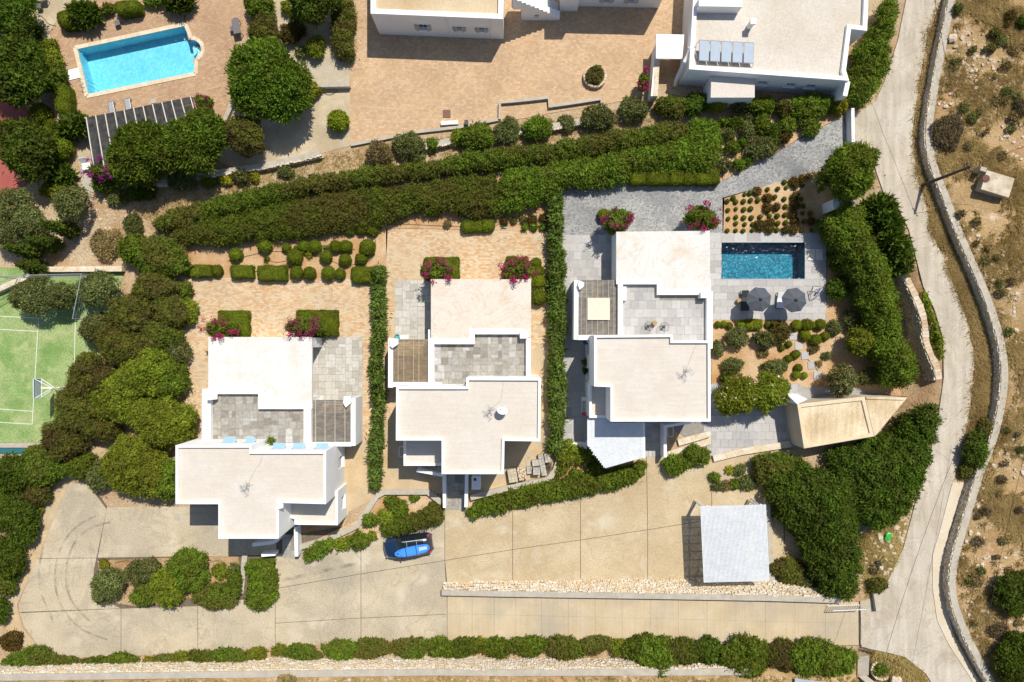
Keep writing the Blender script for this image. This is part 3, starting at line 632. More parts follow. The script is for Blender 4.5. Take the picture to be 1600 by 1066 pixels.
for s_ in (-1, 1): fr.box((c.x + s_ * .22, c.y, 1.5), (.07, .9, .08)); fr.box((c.x, c.y + s_ * .42, 1.5), (.5, .07, .08))
fr.build('skylight_frame', FRAME, V2)
antenna(767, 639, 5.95, 'antenna on middle villa roof, left of the dish', 2.3)
d = E('satellite_dish', P(785, 640, 5.95), 'white satellite dish on the middle villa roof', 'satellite dish'); b_ = P(785, 640, 5.95)
MB().tube([b_, b_ + Vector((0, 0, .6))], .035).build('mast', MGREY, d)
dm = MB(); ax = Vector((.15, .75, .65)).normalized(); c = b_ + Vector((0, 0, .75)); a_ = ax.orthogonal().normalized(); bb = ax.cross(a_); vv = [c - ax * .12]; ff = []
for i, (r_, h_) in enumerate(((.15, -.105), (.3, -.06), (.42, 0))):
    vv += [c + ax * h_ + (a_ * math.cos(k * math.pi / 10) + bb * math.sin(k * math.pi / 10)) * r_ for k in range(20)]
ff = [(0, 1 + k, 1 + (k + 1) % 20) for k in range(20)] + [(1 + i * 20 + k, 21 + i * 20 + k, 21 + i * 20 + (k + 1) % 20, 1 + i * 20 + (k + 1) % 20) for i in range(2) for k in range(20)]
dm.add(vv, ff); do = dm.build('reflector', MWHITE, d, smooth=True); so_ = do.modifiers.new('thick', 'SOLIDIFY'); so_.thickness = .02
MB().tube([c - bb * .4, c + ax * .45 - bb * .1], .012, 6).box(c + ax * .47 - bb * .08, (.08, .08, .1)).build('receiver_arm', MGREY, d)
# ---------- right villa
V3 = E('villa', P(1010, 530), 'right villa: two storeys, cream roof beside the deep blue pool', 'villa', 'white cubic villas')
block(V3, lst('963,362.5 1109,361 1109.5,458 1031,458 1031,440 963,440'), 3.0, par=.0, roof=ROOFG)
block(V3, lst('966,436 1111,436 1111,540 966,540'), 2.6, par=.03, noroof=True)
RT = MB().prism(poly_px(lst('970,440 1107,440 1107,538 970,538'), 2.6), 2.56, 2.605).build('roof_terrace', MORT, V3)
ya, yb, xm = P(0, 444, 3.0).y, P(0, 461, 3.0).y, P(1035, 0, 3).x
tiles_grid(RT, (972, 443, 1105, 536), 2.605, .70, .70, TILE3, keep=lambda x, y: y < (yb if x > xm else ya) - .1)
lowwall(V3, [(963, 440), (1031, 440), (1031, 456.5), (1109, 456.5)], .45, 2.4, 3.1); lowwall(V3, [(969.5, 443), (969.5, 526)], .42, 2.4, 3.08)
lowwall(V3, [(1109, 455), (1109, 545)], .5, 2.4, 3.08); MB().box((*P(1100, 461, 3.3).xy, 3.05), (.62, .5, .9)).build('chimney', PARA, V3, bevel=.02)
MB().box((*P(975.5, 459, 2.9).xy, 2.82), (.3, 1.15, .45)).build('terrace_bench', PARA, V3, bevel=.02)
u3, p3 = block(V3, lst('928.5,524 1051.5,523 1051.5,532.5 1110,532.5 1110.5,659 954,659 954,605 928.5,604'), 6.1)
block(V3, lst('921,600 960,600 960,653 921,653'), 3.5, par=.35, roof=ROOF)
q = P(928.5, 0, 6.1).x
for y in (545, 585): window(V3, u3, (q, P(0, y, 1.5).y, 1.45), (-1, 0), 1.0, 1.6, glass=GLASS)
for x in (960, 1010): qq = P(x, 523.5, 6.1); window(V3, u3, (qq.x, qq.y, 4.2), (0, 1), .9, 1.15, depth=.3, glass=BLUEG, sill=False)
pg = pergola(V3, (903, 438, 965, 524), 2.75, 7, WOOD, plain('grey_timber', (.36, .34, .31), .8), rxs=[908 + 8.5 * k for k in range(7)])
MB().prism(poly_px(lst('918,465.5 953,465.5 953,500 918,500'), 2.9), 2.86, 2.9).build('pergola_cover', plain('cream_board', (.66, .58, .46), .8), pg)
lowwall(V3, [(900.5, 438), (900, 531)], .38, 0, 2.9, WHITE, 'pergola_wall'); lowwall(V3, [(902, 527.5), (930, 527.5)], .42, 2.4, 2.9, WHITE, 'pergola_beam_wall')
MB().prism(poly_px(lst('905,438 913,442 912,448 906,453 903,445'), 3.3), 2.85, 3.3).build('chimney', PARA, V3, bevel=.02)
# corrugated canopy over the right villa's entrance
CW = surf('white_sheet_metal', (.56, .595, .625), (.63, .66, .685), 1.5, fine=6, fineamt=.15, rough=.45, spec=.5)
cp = E('entrance_canopy', P(960, 690), 'white slatted canopy with a slanting edge against the right villa', 'canopy')
x = 920.0
while x < 1005:
    tp = 653 if x < 953 else 660.5; bt = 697 + (x - 919) * 1.35 if x < 945 else 732 - (x - 945) * .283
    a = P(x, tp, 3.0); c = P(x, bt, 3.0)
    piece('slat', cp, CW, (a.x, (a.y + c.y) / 2, 3.0 + (.012 if int(x * 10) % 2 else 0)), (.135, a.y - c.y, .035)); x += 2.65
mb = MB()
for tp in (668, 690, 710): mb.box((P(965, 0, 2.9).x, P(0, tp, 2.9).y, 2.9), (4.2, .08, .1))
mb.build('beam', MWHITE, cp); lowwall(cp, [(1006, 661), (1006.5, 716)], .2, 0, 3.05, PARA, 'side_wall'); lowwall(cp, [(919, 655), (919, 697)], .12, 2.7, 3.06, PARA, 'edge_beam')
for x_, y_ in ((947, 728), (921, 696)): MB().box((*P(x_, y_, 2.9).xy, 1.45), (.1, .1, 2.9)).build('post', MWHITE, cp)
lowwall(V3, [(1039.5, 666), (1039.5, 715)], .27, 0, 1.5, PARA, 'entrance_wall'); lowwall(V3, [(1038, 667), (1080, 660)], .22, 0, 1.9, PARA, 'entrance_wall')
lowwall(V3, [(880, 697), (917, 697)], .55, 0, .8, PARA, 'yard_wall')
fr = MB(); c = P(1047.5, 675, .6)
for s_ in (-1, 1): fr.box((c.x + s_ * .25, c.y, .6), (.07, .9, .08)); fr.box((c.x, c.y + s_ * .42, .6), (.55, .07, .08))
fr.build('skylight_frame', FRAME, V3)
antenna(1071, 579, 5.85, 'antenna on the right villa roof', 2.4)
# ---------- garden building on the right
GB = E('garden_building', P(1310, 660), 'low garden building with stained ochre roof and tapering end', 'building')
g1, gp = block(GB, lst('1246,632 1351,620 1366,682 1256.5,701'), 2.9, par=.14, pw=.3, roof=ROOFT, wall=surf('ochre_wall', (.5, .43, .32), (.56, .49, .38), 1))
for o in GB.children:
    if o.name.startswith('parapet'): o.data.materials[0] = surf('ochre_coping', (.60, .49, .32), (.66, .56, .40), 1, fineamt=.3)
block(GB, lst('1351.5,620 1417,621.5 1372,676 1366.5,682'), 2.72, par=.0, roof=ROOFT, wall=STONE); lowwall(GB, [(1354, 622), (1413, 623.5)], .2, 2.6, 2.86, ROOFT, 'coping')
MB().prism(poly_px(lst('1228,615 1246,616 1262,624 1246,632'), 3.0), 0, 3.0).build('fin_wall', PARA, GB, bevel=.02)
# ---------- northern house A with stair
HA = E('white_house', P(690, 20), 'white house at the top with outside stair and shuttered windows', 'house')
a1, _ = block(HA, lst('579,21 786,29.5 790,-160 579,-170'), 3.8, par=.35, pw=.42, roof=surf('tan_roof_coat', (0.522, 0.416, 0.265), (0.594, 0.489, 0.335), .4, c3=(0.468, 0.348, 0.203), s3=.2, fine=8))
# parapet wall face runs at a slight angle, windows follow it
sA, eA = P(579, 21, 3.8), P(786, 29.5, 3.8); dirA = (eA - sA).normalized(); nA = Vector((dirA.y, -dirA.x, 0))
for t_, w_ in ((.37, .75), (.655, .5), (.83, .5)):
    q = sA.lerp(eA, t_); window(HA, a1, (q.x, q.y, 1.75), (nA.x, nA.y), w_, .85 if w_ > .6 else .6, shut=True)
for t_ in (.567, .905):
    q = sA.lerp(eA, t_) + nA * .05; MB().tube([(q.x, q.y, 3.55), (q.x, q.y, .1)], .05).build('drain_pipe', PARA, HA)
def wall_at_base(pts, h): return [(P(a, b, 0).xy) for a, b in pts]
a2 = MB().prism([P(*p).xy for p in lst('874,17.5 902,17.5 902,-110 874,-110')], 0, 4.6).build('wall', WHITE, HA)
a3 = MB().prism([P(*p).xy for p in lst('902.5,9.5 1029,12.5 1029,-110 902.5,-110')], 0, 4.4).build('wall', WHITE, HA)
for x, y in ((945, 10.3), (983, 11.3)): q = P(x, y + .3, 0); window(HA, a3, (q.x, q.y, 1.3), (.0, -1), .6, .7, shut=True)
st = MB(); nst = 11
for k in range(nst):
    x0 = 872 - k * 6.6; q0, q1 = P(x0, 24.5 + .0 * k).xy, P(x0 - 6.6, 0).xy
    st.prism([(q0.x, P(0, 23).y), (q1.x, P(0, 23).y), (q1.x, P(0, 6).y), (q0.x, P(0, 6).y)], 0 if k < 8 else 1.2, .3 + k * .3)
st.build('outside_stair', surf('blue_grey_step', (.55, .58, .60), (.62, .65, .66), 1), HA)
sw_ = MB()
for k in range(nst):
    x0 = 874 - k * 6.6; q0, q1 = P(x0, 0).xy, P(x0 - 6.6, 0).xy
    sw_.prism([(q0.x, P(0, 32).y), (q1.x, P(0, 32).y), (q1.x, P(0, 23.2).y), (q0.x, P(0, 23.2).y)], 0 if k < 9 else 2.0, .75 + k * .3)
sw_.build('stair_wall', WHITE, HA)
MB().box((*P(838, 31.5).xy, .9), (.35, .3, .25)).build('meter_box', SHUT, HA)
# ---------- northern house C with solar panels
HC = E('white_house', P(1200, 80), 'white house upper right with solar panels on its pale roof', 'house')
zc = 3.5
c1, _ = block(HC, lst('1077,108 1327,126 1322,110 1330,45 1355,48 1362,-120 1090,-120'), zc, par=.32, pw=.36, roof=surf('pale_roof_coat', (0.561, 0.515, 0.448), (0.603, 0.560, 0.496), .4, c3=(0.527, 0.473, 0.392), s3=.25, fine=8))
sA, eA = P(1077, 108, zc), P(1327, 126, zc); dirA = (eA - sA).normalized(); nA = Vector((dirA.y, -dirA.x, 0))
for t_ in (.51, .69, .82): q = sA.lerp(eA, t_); window(HC, c1, (q.x, q.y, 1.7), (nA.x, nA.y), .85, .75, glass=BLUEG)
lowwall(HC, [(1325.5, 127), (1320.5, 150)], .38, 0, 3.3, PARA, 'buttress_wall')
block(HC, lst('1111.5,119 1179,122 1179,152.5 1110.5,152.5'), 2.5, par=.0, roof=surf('pale_roof_coat_low', (0.563, 0.516, 0.454), (0.607, 0.559, 0.504), .6))
MB().prism(poly_px(lst('1025,53 1070,54 1066,92 1025,91.5'), 2.3), 2.12, 2.3).build('porch_roof', PARA, HC, bevel=.02)
mb = MB(); mb.prism(poly_px(lst('1024,70 1028,70 1022,150 1017,150'), 1.5), 0, 1.5); mb.build('porch_wall', WHITE, HC)
MB().prism(poly_px(lst('1024,92 1031,92 1028,150 1021,150'), 1.55), 0, 1.55).build('stone_wall_end', STONE, HC)
ch = MB(); q = P(1172, 40, zc); ch.box((q.x, q.y, zc + .1), (.35, .35, 1.0)); ch.box((q.x, q.y, zc + .7), (.48, .48, .2)); ch.build('chimney', PARA, HC, bevel=.02)
q0 = P(1079, 75, 3.3); MB().tube([q0 + Vector((-.1, 0, .1)), q0 + Vector((-.35, -.9, -.5)), q0 + Vector((-.6, -1.7, -2.2)), q0 + Vector((-.5, -1.9, -3.2))], .17, 12).build('flue_pipe', PARA, HC)
lowwall(HC, [(1092, 3), (1160, 4)], .7, 3.1, 4.3, PARA, 'roof_upstand')
PANEL = plain('solar_glass', (.55, .63, .72), .12, spec=.8)
for k in range(5):
    sp = E('solar_panel', P(1092 + k * 17.2, 80, zc - .3), f'{ORD[k]} from left of five tilted solar panels on the upper right roof', 'solar panel', 'roof solar panels')
    x0, x1 = 1093 + k * 17.4, 1108.6 + k * 17.4; dy = k * .9
    T = [P(x0, 62 + dy, 4.15), P(x1, 62.9 + dy, 4.15), P(x1 - .8, 96 + dy, 3.55), P(x0 - .8, 95 + dy, 3.55)]
    nn = Vector((0, -.3, 1)).normalized() * .06
    mb = MB().add([p - nn for p in T] + T, [(3, 2, 1, 0), (4, 7, 6, 5), (0, 4, 5, 1), (1, 5, 6, 2), (2, 6, 7, 3), (3, 7, 4, 0)]); o = mb.build('panel_frame', MGREY, sp)
    c_ = sum(T, Vector()) / 4; T2 = [c_ + (p - c_) * .93 + nn * .12 for p in T]
    MB().add([p - nn * .1 for p in T2] + T2, [(4, 7, 6, 5), (0, 4, 5, 1), (1, 5, 6, 2), (2, 6, 7, 3), (3, 7, 4, 0)]).build('panel_glass', PANEL, o)
    mb = MB()
    for p in (T[0], T[1]): mb.tube([p - Vector((0, 0, .05)), Vector((p.x, p.y, 3.2))], .02, 6)
    for p in (T[2], T[3]): mb.tube([p - Vector((0, 0, .05)), Vector((p.x, p.y - .15, 3.2))], .02, 6)
    mb.build('stand', MGREY, sp)
mb = MB(); mb.tube([P(1089, 66, 3.9), P(1180, 72, 3.9)], .025, 6); mb.tube([P(1089, 66, 3.9), P(1086, 80, 3.4), P(1090, 92, 3.4)], .03, 6); mb.build('water_pipe', PARA, HC)
DOORM = plain('blue_grey_door', (.16, .24, .32), .5)
def south(parent, wall, px, py, ztop, z, w_=.9, h=1.1):
    q = P(px, py, ztop); window(parent, wall, (q.x, q.y, z), (0, -1), w_, h)
for px, py in ((365, 842), (410, 842), (305, 788), (470, 787)): south(V1, u1, px, py, 6.2, 4.6)
for px, py in ((365, 842), (300, 788)): south(V1, u1, px, py, 6.2, 1.5)
for px, py in ((712, 741), (765, 741), (650, 688.5), (815, 689.5)): south(V2, u2, px, py, 6.2, 4.6)
south(V2, u2, 765, 741, 6.2, 1.5)
for px in (980, 1030, 1080): south(V3, u3, px, 659, 6.1, 4.5)
for V_, px, py, zt in ((V1, 424, 842, 6.2), (V2, 709, 741, 6.2), (V3, 1020, 659, 6.1)):
    q = P(px, py, zt); d_ = MB().box((q.x, q.y - .03, 1.08), (1.0, .08, 2.1)).build('door', DOORM, V_, bevel=.01); MB().box((q.x + .38, q.y - .1, 1.05), (.04, .06, .16)).build('handle', MGREY, d_)
apply_cuts()
# ---------- carport
CP = E('carport', P(1150, 850), 'white slatted carport standing in the parking court', 'carport')
zc = 2.95; A, B_, C_, D = P(1094, 791, zc), P(1197, 788.5, zc), P(1202.5, 908, zc), P(1099.5, 910.5, zc)
ns = 52
for k in range(ns):
    a = A.lerp(B_, (k + .5) / ns); c = D.lerp(C_, (k + .5) / ns); mdl = (a + c) / 2; L = (a - c).length
    piece('slat', CP, CW, (mdl.x, mdl.y, zc), (.088, L, .03), math.atan2(-(a - c).x, (a - c).y))
for k in range(9):
    t_ = (k + .5) / 9; a = A.lerp(D, t_); c = B_.lerp(C_, t_); m_ = (a + c) / 2
    MB().box((m_.x, m_.y, zc - .09), ((c - a).length, .07, .12), math.atan2((c - a).y, (c - a).x)).build('cross_beam', MWHITE, CP)
for u in (.09, .91):
    a = A.lerp(B_, u); c = D.lerp(C_, u); m_ = (a + c) / 2
    MB().box((m_.x, m_.y, zc - .24), (.14, (a - c).length, .16)).build('main_beam', MWHITE, CP)
    for q, yy in ((a, -.25), (c, .25)):
        MB().box((q.x, q.y + yy, (zc - .3) / 2), (.13, .13, zc - .3)).build('post', MWHITE, CP)
for px_, py_ in ((1085, 782), (1174, 779)):
    a = P(px_ + 14, py_ + 12, 2.6); c = P(px_, py_, .0); mb = MB().tube([a, c + Vector((0, 0, 0))], .06, 8); mb.build('raking_strut', MWHITE, CP)
# ------------------------------------------------------------------ vegetation library
LM = dict(
    mid=leafmat('leaf_mid', (0.053, 0.093, 0.008), (0.241, 0.340, 0.036), (0.130, 0.159, 0.021)),
    hedge=leafmat('leaf_hedge', (0.042, 0.069, 0.008), (0.196, 0.262, 0.030), (0.142, 0.134, 0.029), cs=.28),
    dark=leafmat('leaf_dark', (0.029, 0.057, 0.007), (0.150, 0.224, 0.024), (0.081, 0.104, 0.016)),
    bright=leafmat('leaf_bright', (0.084, 0.115, 0.009), (0.340, 0.398, 0.040), (0.174, 0.188, 0.023)),
    yellow=leafmat('leaf_yellow', (0.149, 0.154, 0.013), (0.511, 0.478, 0.044), (0.198, 0.207, 0.023)),
    brown=leafmat('leaf_brown', (0.055, 0.065, 0.011), (0.224, 0.231, 0.040), (0.123, 0.100, 0.031), cs=.6),
    rust=leafmat('leaf_rust', (0.055, 0.038, 0.010), (0.234, 0.156, 0.040), (0.106, 0.085, 0.023)),
    olive=leafmat('leaf_olive', (0.062, 0.083, 0.024), (0.287, 0.312, 0.105), (0.135, 0.142, 0.045)),
    dry=leafmat('leaf_dry', (0.260, 0.186, 0.074), (0.448, 0.342, 0.168), (0.189, 0.150, 0.063)),
    dead=leafmat('leaf_dead', (0.130, 0.096, 0.058), (0.236, 0.186, 0.116), (0.165, 0.120, 0.068)),
    pine=leafmat('leaf_pine', (0.045, 0.088, 0.008), (0.219, 0.335, 0.036), (0.118, 0.154, 0.020)),
    clip=leafmat('leaf_clipped', (0.062, 0.091, 0.007), (0.250, 0.312, 0.024), (0.140, 0.165, 0.015), cs=.9),
    clipy=leafmat('leaf_clipped_light', (0.106, 0.147, 0.008), (0.370, 0.445, 0.030), (0.196, 0.228, 0.016)),
    oleander=leafmat('leaf_oleander', (0.044, 0.079, 0.013), (0.250, 0.335, 0.068), (0.112, 0.148, 0.029)),
    magenta=leafmat('bract_magenta', (.22, .006, .065), (.42, .018, .14), None, .2),
    purple=leafmat('bract_purple', (.20, .006, .15), (.34, .012, .26), None, .2),
    white=leafmat('petal_white', (.7, .7, .68), (.8, .8, .78), None, .2),
    straw=leafmat('straw', (0.414, 0.310, 0.131), (0.594, 0.464, 0.246), (0.360, 0.258, 0.107), .45, .35))
BARK = surf('bark', (.10, .075, .05), (.17, .13, .09), 3, fine=12, fineamt=.5)
# kind: material, leaf length, leaves per m2, normal jitter, sub-blob size (share of radius), solid core
KIND = dict(mid=('mid', .21, 150, .8, .34, 1), dark=('dark', .23, 140, .8, .34, 1), hedge=('hedge', .19, 170, .75, .3, 1), bright=('bright', .20, 160, .8, .32, 1), yellow=('yellow', .17, 190, .8, .32, 1),
            brown=('brown', .17, 200, .7, .3, 1), rust=('rust', .17, 190, .85, .32, 1), olive=('olive', .18, 140, 1.0, .36, 0), olived=('olive', .19, 150, .9, .34, 0), dry=('dry', .18, 150, 1.1, .36, 0), dead=('dead', .17, 140, 1.1, .36, 0),
            pine=('pine', .30, 120, 1.0, .26, 1), tree=('mid', .25, 130, .9, .3, 1), leafy=('dark', .32, 90, .9, .3, 1), spiky=('dark', .5, 75, 1.3, .34, 1), oleander=('oleander', .28, 110, 1.0, .36, 1),
            clip=('clip', .105, 480, .7, .3, 1), clipy=('clipy', .11, 450, .75, .3, 1))
SHOOT = dict(pine=.6, spiky=.8, oleander=.5, brown=.2, hedge=.25, leafy=.35)
def ico(n):
    bm = bmesh.new(); bmesh.ops.create_icosphere(bm, subdivisions=n, radius=1); v = np.array([p.co[:] for p in bm.verts]); f = np.array([[q.index for q in p.verts] for p in bm.faces]); bm.free(); return v, f
ICO1, ICO2, ICO3 = ico(1), ico(2), ico(3)
def unitv(a): return a / np.maximum(np.linalg.norm(a, axis=1, keepdims=True), 1e-9)
def leaf_geo(p, n, L, aspect=.5, rb=None, d=None, shoot=0.0):
    """leaf quads; a share of them are upright shoots that stick out of the crown along d; rb tints whole clumps"""
    k = len(p); r = RNG.normal(size=(k, 3)); t = unitv(np.cross(n, r))
    s = (L * RNG.uniform(.6, 1.3, k))[:, None]; w_ = s * aspect * .5
    if shoot and d is not None:
        m = RNG.random(k) < shoot; t[m] = unitv(d[m] + RNG.normal(0, .35, (m.sum(), 3)) + [0, 0, .25]); n = n.copy(); n[m] = unitv(np.cross(t[m], RNG.normal(size=(m.sum(), 3))))
        s[m] *= 1.35; w_[m] *= .75; p = p + np.where(m[:, None], t * s * .3, 0)
    b_ = np.cross(n, t)
    v = np.stack([p - t * s * .5, p + b_ * w_ + n * s * .08, p + t * s * .5 - n * s * .1, p - b_ * w_ + n * s * .08], 1)
    return v.reshape(-1, 3), np.arange(4 * k).reshape(k, 4), np.repeat(RNG.random(k) if rb is None else np.clip(.55 * RNG.random(k) + .45 * rb, 0, 1), 4)
def leaf_mesh(name, parts, mats):
    """parts: list of (verts, faces, rnd, material index); leaves are quads, cores triangles"""
    me = bpy.data.meshes.new(name); V = []; LI = []; LS = []; MI = []; RN = []; nv = nl = 0
    for v, f, r, mi in parts:
        if len(v) == 0: continue
        V.append(v); RN.append(r); k = f.shape[1]; LI.append((f + nv).ravel()); LS.append(nl + np.arange(len(f)) * k); MI.append(np.full(len(f), mi)); nv += len(v); nl += f.size
    V = np.concatenate(V); LI = np.concatenate(LI); LS = np.concatenate(LS); MI = np.concatenate(MI); RN = np.concatenate(RN)
    me.vertices.add(len(V)); me.vertices.foreach_set('co', V.astype(np.float32).ravel()); me.loops.add(len(LI)); me.loops.foreach_set('vertex_index', LI.astype(np.int32))
    me.polygons.add(len(LS)); me.polygons.foreach_set('loop_start', LS.astype(np.int32)); me.polygons.foreach_set('material_index', MI.astype(np.int32))
    a = me.attributes.new('rnd', 'FLOAT', 'POINT'); a.data.foreach_set('value', RN.astype(np.float32)); me.update(calc_edges=True)
    for m_ in mats: me.materials.append(m_)
    return me
def blob_points(B, dens, jit, up=.5, zlo=-.35, deep=.0):
    global LAST_D, LAST_R
    P_, N_, D_, R_ = [], [], [], []
    for i in range(len(B)):
        c, r = B[i, :3], B[i, 3]; n = int(dens * 4 * math.pi * r * r * .72) + 4
        d = unitv(RNG.normal(size=(n, 3))); d = d[d[:, 2] > zlo]
        rad = r * (1 + RNG.normal(0, .17, len(d)) + (RNG.random(len(d)) < .1) * RNG.exponential(.25, len(d))) * (1 - deep * RNG.random(len(d)) ** 2); p = c + d * rad[:, None]
        dd = np.linalg.norm(B[:, :3] - c, axis=1); nb = np.where((dd < r + B[:, 3]) & (dd > 1e-6))[0]
        ok = np.ones(len(p), bool)
        for j in nb: ok &= ((p - B[j, :3]) ** 2).sum(1) > (B[j, 3] * (.93 if not deep else .7)) ** 2
        p = p[ok]; d = d[ok]; P_.append(p); D_.append(d); R_.append(np.full(len(p), RNG.random())); N_.append(unitv(d + RNG.normal(0, jit, d.shape) * .8 + np.array([0, 0, up])))
    LAST_D, LAST_R = np.concatenate(D_), np.concatenate(R_)
    return np.concatenate(P_), np.concatenate(N_)
def cores(B, fac=.78):
    vs_, fs_, n = [], [], 0
    for c in B:
        v, f = ICO2 if c[3] > .7 else ICO1
        q = c[:3] + v * c[3] * fac * (1 + RNG.normal(0, .05, (len(v), 1))); vs_.append(q); fs_.append(f + n); n += len(v)
    v = np.concatenate(vs_); return v, np.concatenate(fs_), RNG.random(len(v))
def foliage(name, B, kind, parent=None, loc=None, extra=None, zmin=None, dscale=1.0):
    mat, L, dens, jit, _, core = KIND[kind]; B = np.asarray(B, float); loc = np.array(loc if loc is not None else B[:, :3].mean(0))
    Bl = B.copy(); Bl[:, :3] -= loc
    p, n = blob_points(Bl, dens * dscale, jit, deep=.0 if core else .55)
    d_, rb_ = LAST_D, LAST_R
    if zmin is not None: k = p[:, 2] + loc[2] > zmin; p, n, d_, rb_ = p[k], n[k], d_[k], rb_[k]
    parts = [(*leaf_geo(p, n, L, .5, rb_, d_, SHOOT.get(kind, .3)), 0)]
    if core: parts.append((*cores(Bl), 0))
    mats = [LM[mat]]
    if extra:
        for em, share, el, top in extra:
            k = RNG.random(len(p)) < share
            if top: k &= p[:, 2] > np.quantile(p[:, 2], top)
            q = p[k] + n[k] * .06; parts.append((*leaf_geo(q, unitv(n[k] + [0, 0, .6]), el, .8), len(mats))); mats.append(LM[em])
    o = bpy.data.objects.new(name, leaf_mesh(name, parts, mats)); o.location = loc; return link(o, parent)
def dome(c, Rx, Ry, h, rel, rot=0.0, low=.0, n_mul=1.0, zc=.45):
    """sub-blobs over an ellipsoid crown standing on c"""
    Rm = math.sqrt(Rx * Ry); rb = min(max(rel * .62 * min(Rm, h * .7), .11), .42); hz = h * (1 - zc)
    n = int(n_mul * (7 + 2.1 * 2.6 * Rm * (Rm + hz) / (rb * rb) * .5)); out = []
    ha = [random.uniform(0, 6.283) for _ in range(4)]; hm = lambda p, z: 1 + .13 * math.sin(2 * p + ha[0]) + .10 * math.sin(3 * p + ha[1] + z) + .08 * math.sin(5 * p + ha[2] + 2 * z)
    for k in range(n):
        z = 1 - (k + .5) / n * 1.45; ph = k * 2.39996 + random.uniform(-.5, .5); s_ = math.sqrt(max(0, 1 - z * z)); q = random.uniform(.80, 1.06) * hm(ph, z); r_ = rb * random.choice((.55, .7, .85, 1, 1.2, 1.4))
        x, y = math.cos(ph) * s_ * max(Rx - r_, .02) * q, math.sin(ph) * s_ * max(Ry - r_, .02) * q
        out.append((c[0] + x * math.cos(rot) - y * math.sin(rot), c[1] + x * math.sin(rot) + y * math.cos(rot), c[2] + max(h * zc + z * (hz - r_) * q, r_ * .6 + low), r_))
    k = min(Rx, Ry, hz) * .62; m_ = max(1, int(round(max(Rx, Ry) / min(Rx, Ry))))
    for u in range(m_):
        o = (u - (m_ - 1) / 2) * 2 * (max(Rx, Ry) - k * .9) / max(m_, 1); dx, dy = (o, 0) if Rx > Ry else (0, o)
        out.append((c[0] + dx * math.cos(rot) - dy * math.sin(rot), c[1] + dx * math.sin(rot) + dy * math.cos(rot), c[2] + h * zc, k))
    return out
def crown_base(px, py, h, f=.55):
    z = 0.0
    for _ in range(8):
        q = P(px, py, z + h * f); z = .5 * z + .5 * float(terrain(q.x, q.y))
    return Vector((q.x, q.y, z)), (CAMH - z - h * f) / F
def shrub(px, py, rx, ry, h, kind, label, group=None, rot=0.0, name='shrub', cat='shrub', extra=None):
    c, s = crown_base(px, py, h); B = dome(c, rx * s, ry * s, h, KIND[kind][4], rot)
    o = foliage(name, B, kind, None, c, extra, zmin=c.z); return tag(o, label, cat, group)
def limbs(c, h, R_, n=5, r0=.12, parent=None, lean=(0, 0)):
    mb = MB(); top = Vector((c.x + lean[0] * .6, c.y + lean[1] * .6, c.z + h * .45)); mb.tube([c - Vector((0, 0, .15)), c.lerp(top, .5) + Vector((random.uniform(-.06, .06), random.uniform(-.06, .06), 0)), top], [r0, r0 * .8, r0 * .65], 8)
    for k in range(n):
        a = k * 6.283 / n + random.uniform(-.4, .4); e = Vector((c.x + lean[0] + math.cos(a) * R_ * .65, c.y + lean[1] + math.sin(a) * R_ * .65, c.z + h * random.uniform(.62, .82)))
        st_ = c.lerp(top, random.uniform(.75, 1)); mb.tube([st_, st_.lerp(e, .5) + Vector((0, 0, h * .04)), e], [r0 * .5, r0 * .36, r0 * .15], 6)
    return mb.build('trunk', BARK, parent)
def tree(px, py, r, h, kind, label, group=None, ry=None, extra=None, zc=.5, low=None, name='tree'):
    c, s = crown_base(px, py, h, .62); e = E(name, c, label, 'tree', group); R_ = r * s
    limbs(c, h, R_, 6, .05 + .028 * h, e)
    lo = h * .28 if low is None else low; cc = Vector((c.x, c.y, c.z + lo))
    foliage('crown', dome(cc, R_, (ry or r) * s, h - lo, KIND[kind][4], zc=zc), kind, e, cc, extra); return e
def seg_dist(x, y, poly):
    d = np.full(x.shape, 1e9); n = len(poly)
    for i in range(n):
        a = np.array(poly[i]); b_ = np.array(poly[(i + 1) % n]); ab = b_ - a; t_ = np.clip(((x - a[0]) * ab[0] + (y - a[1]) * ab[1]) / max((ab ** 2).sum(), 1e-9), 0, 1)
        d = np.minimum(d, np.hypot(x - a[0] - t_ * ab[0], y - a[1] - t_ * ab[1]))
    return d
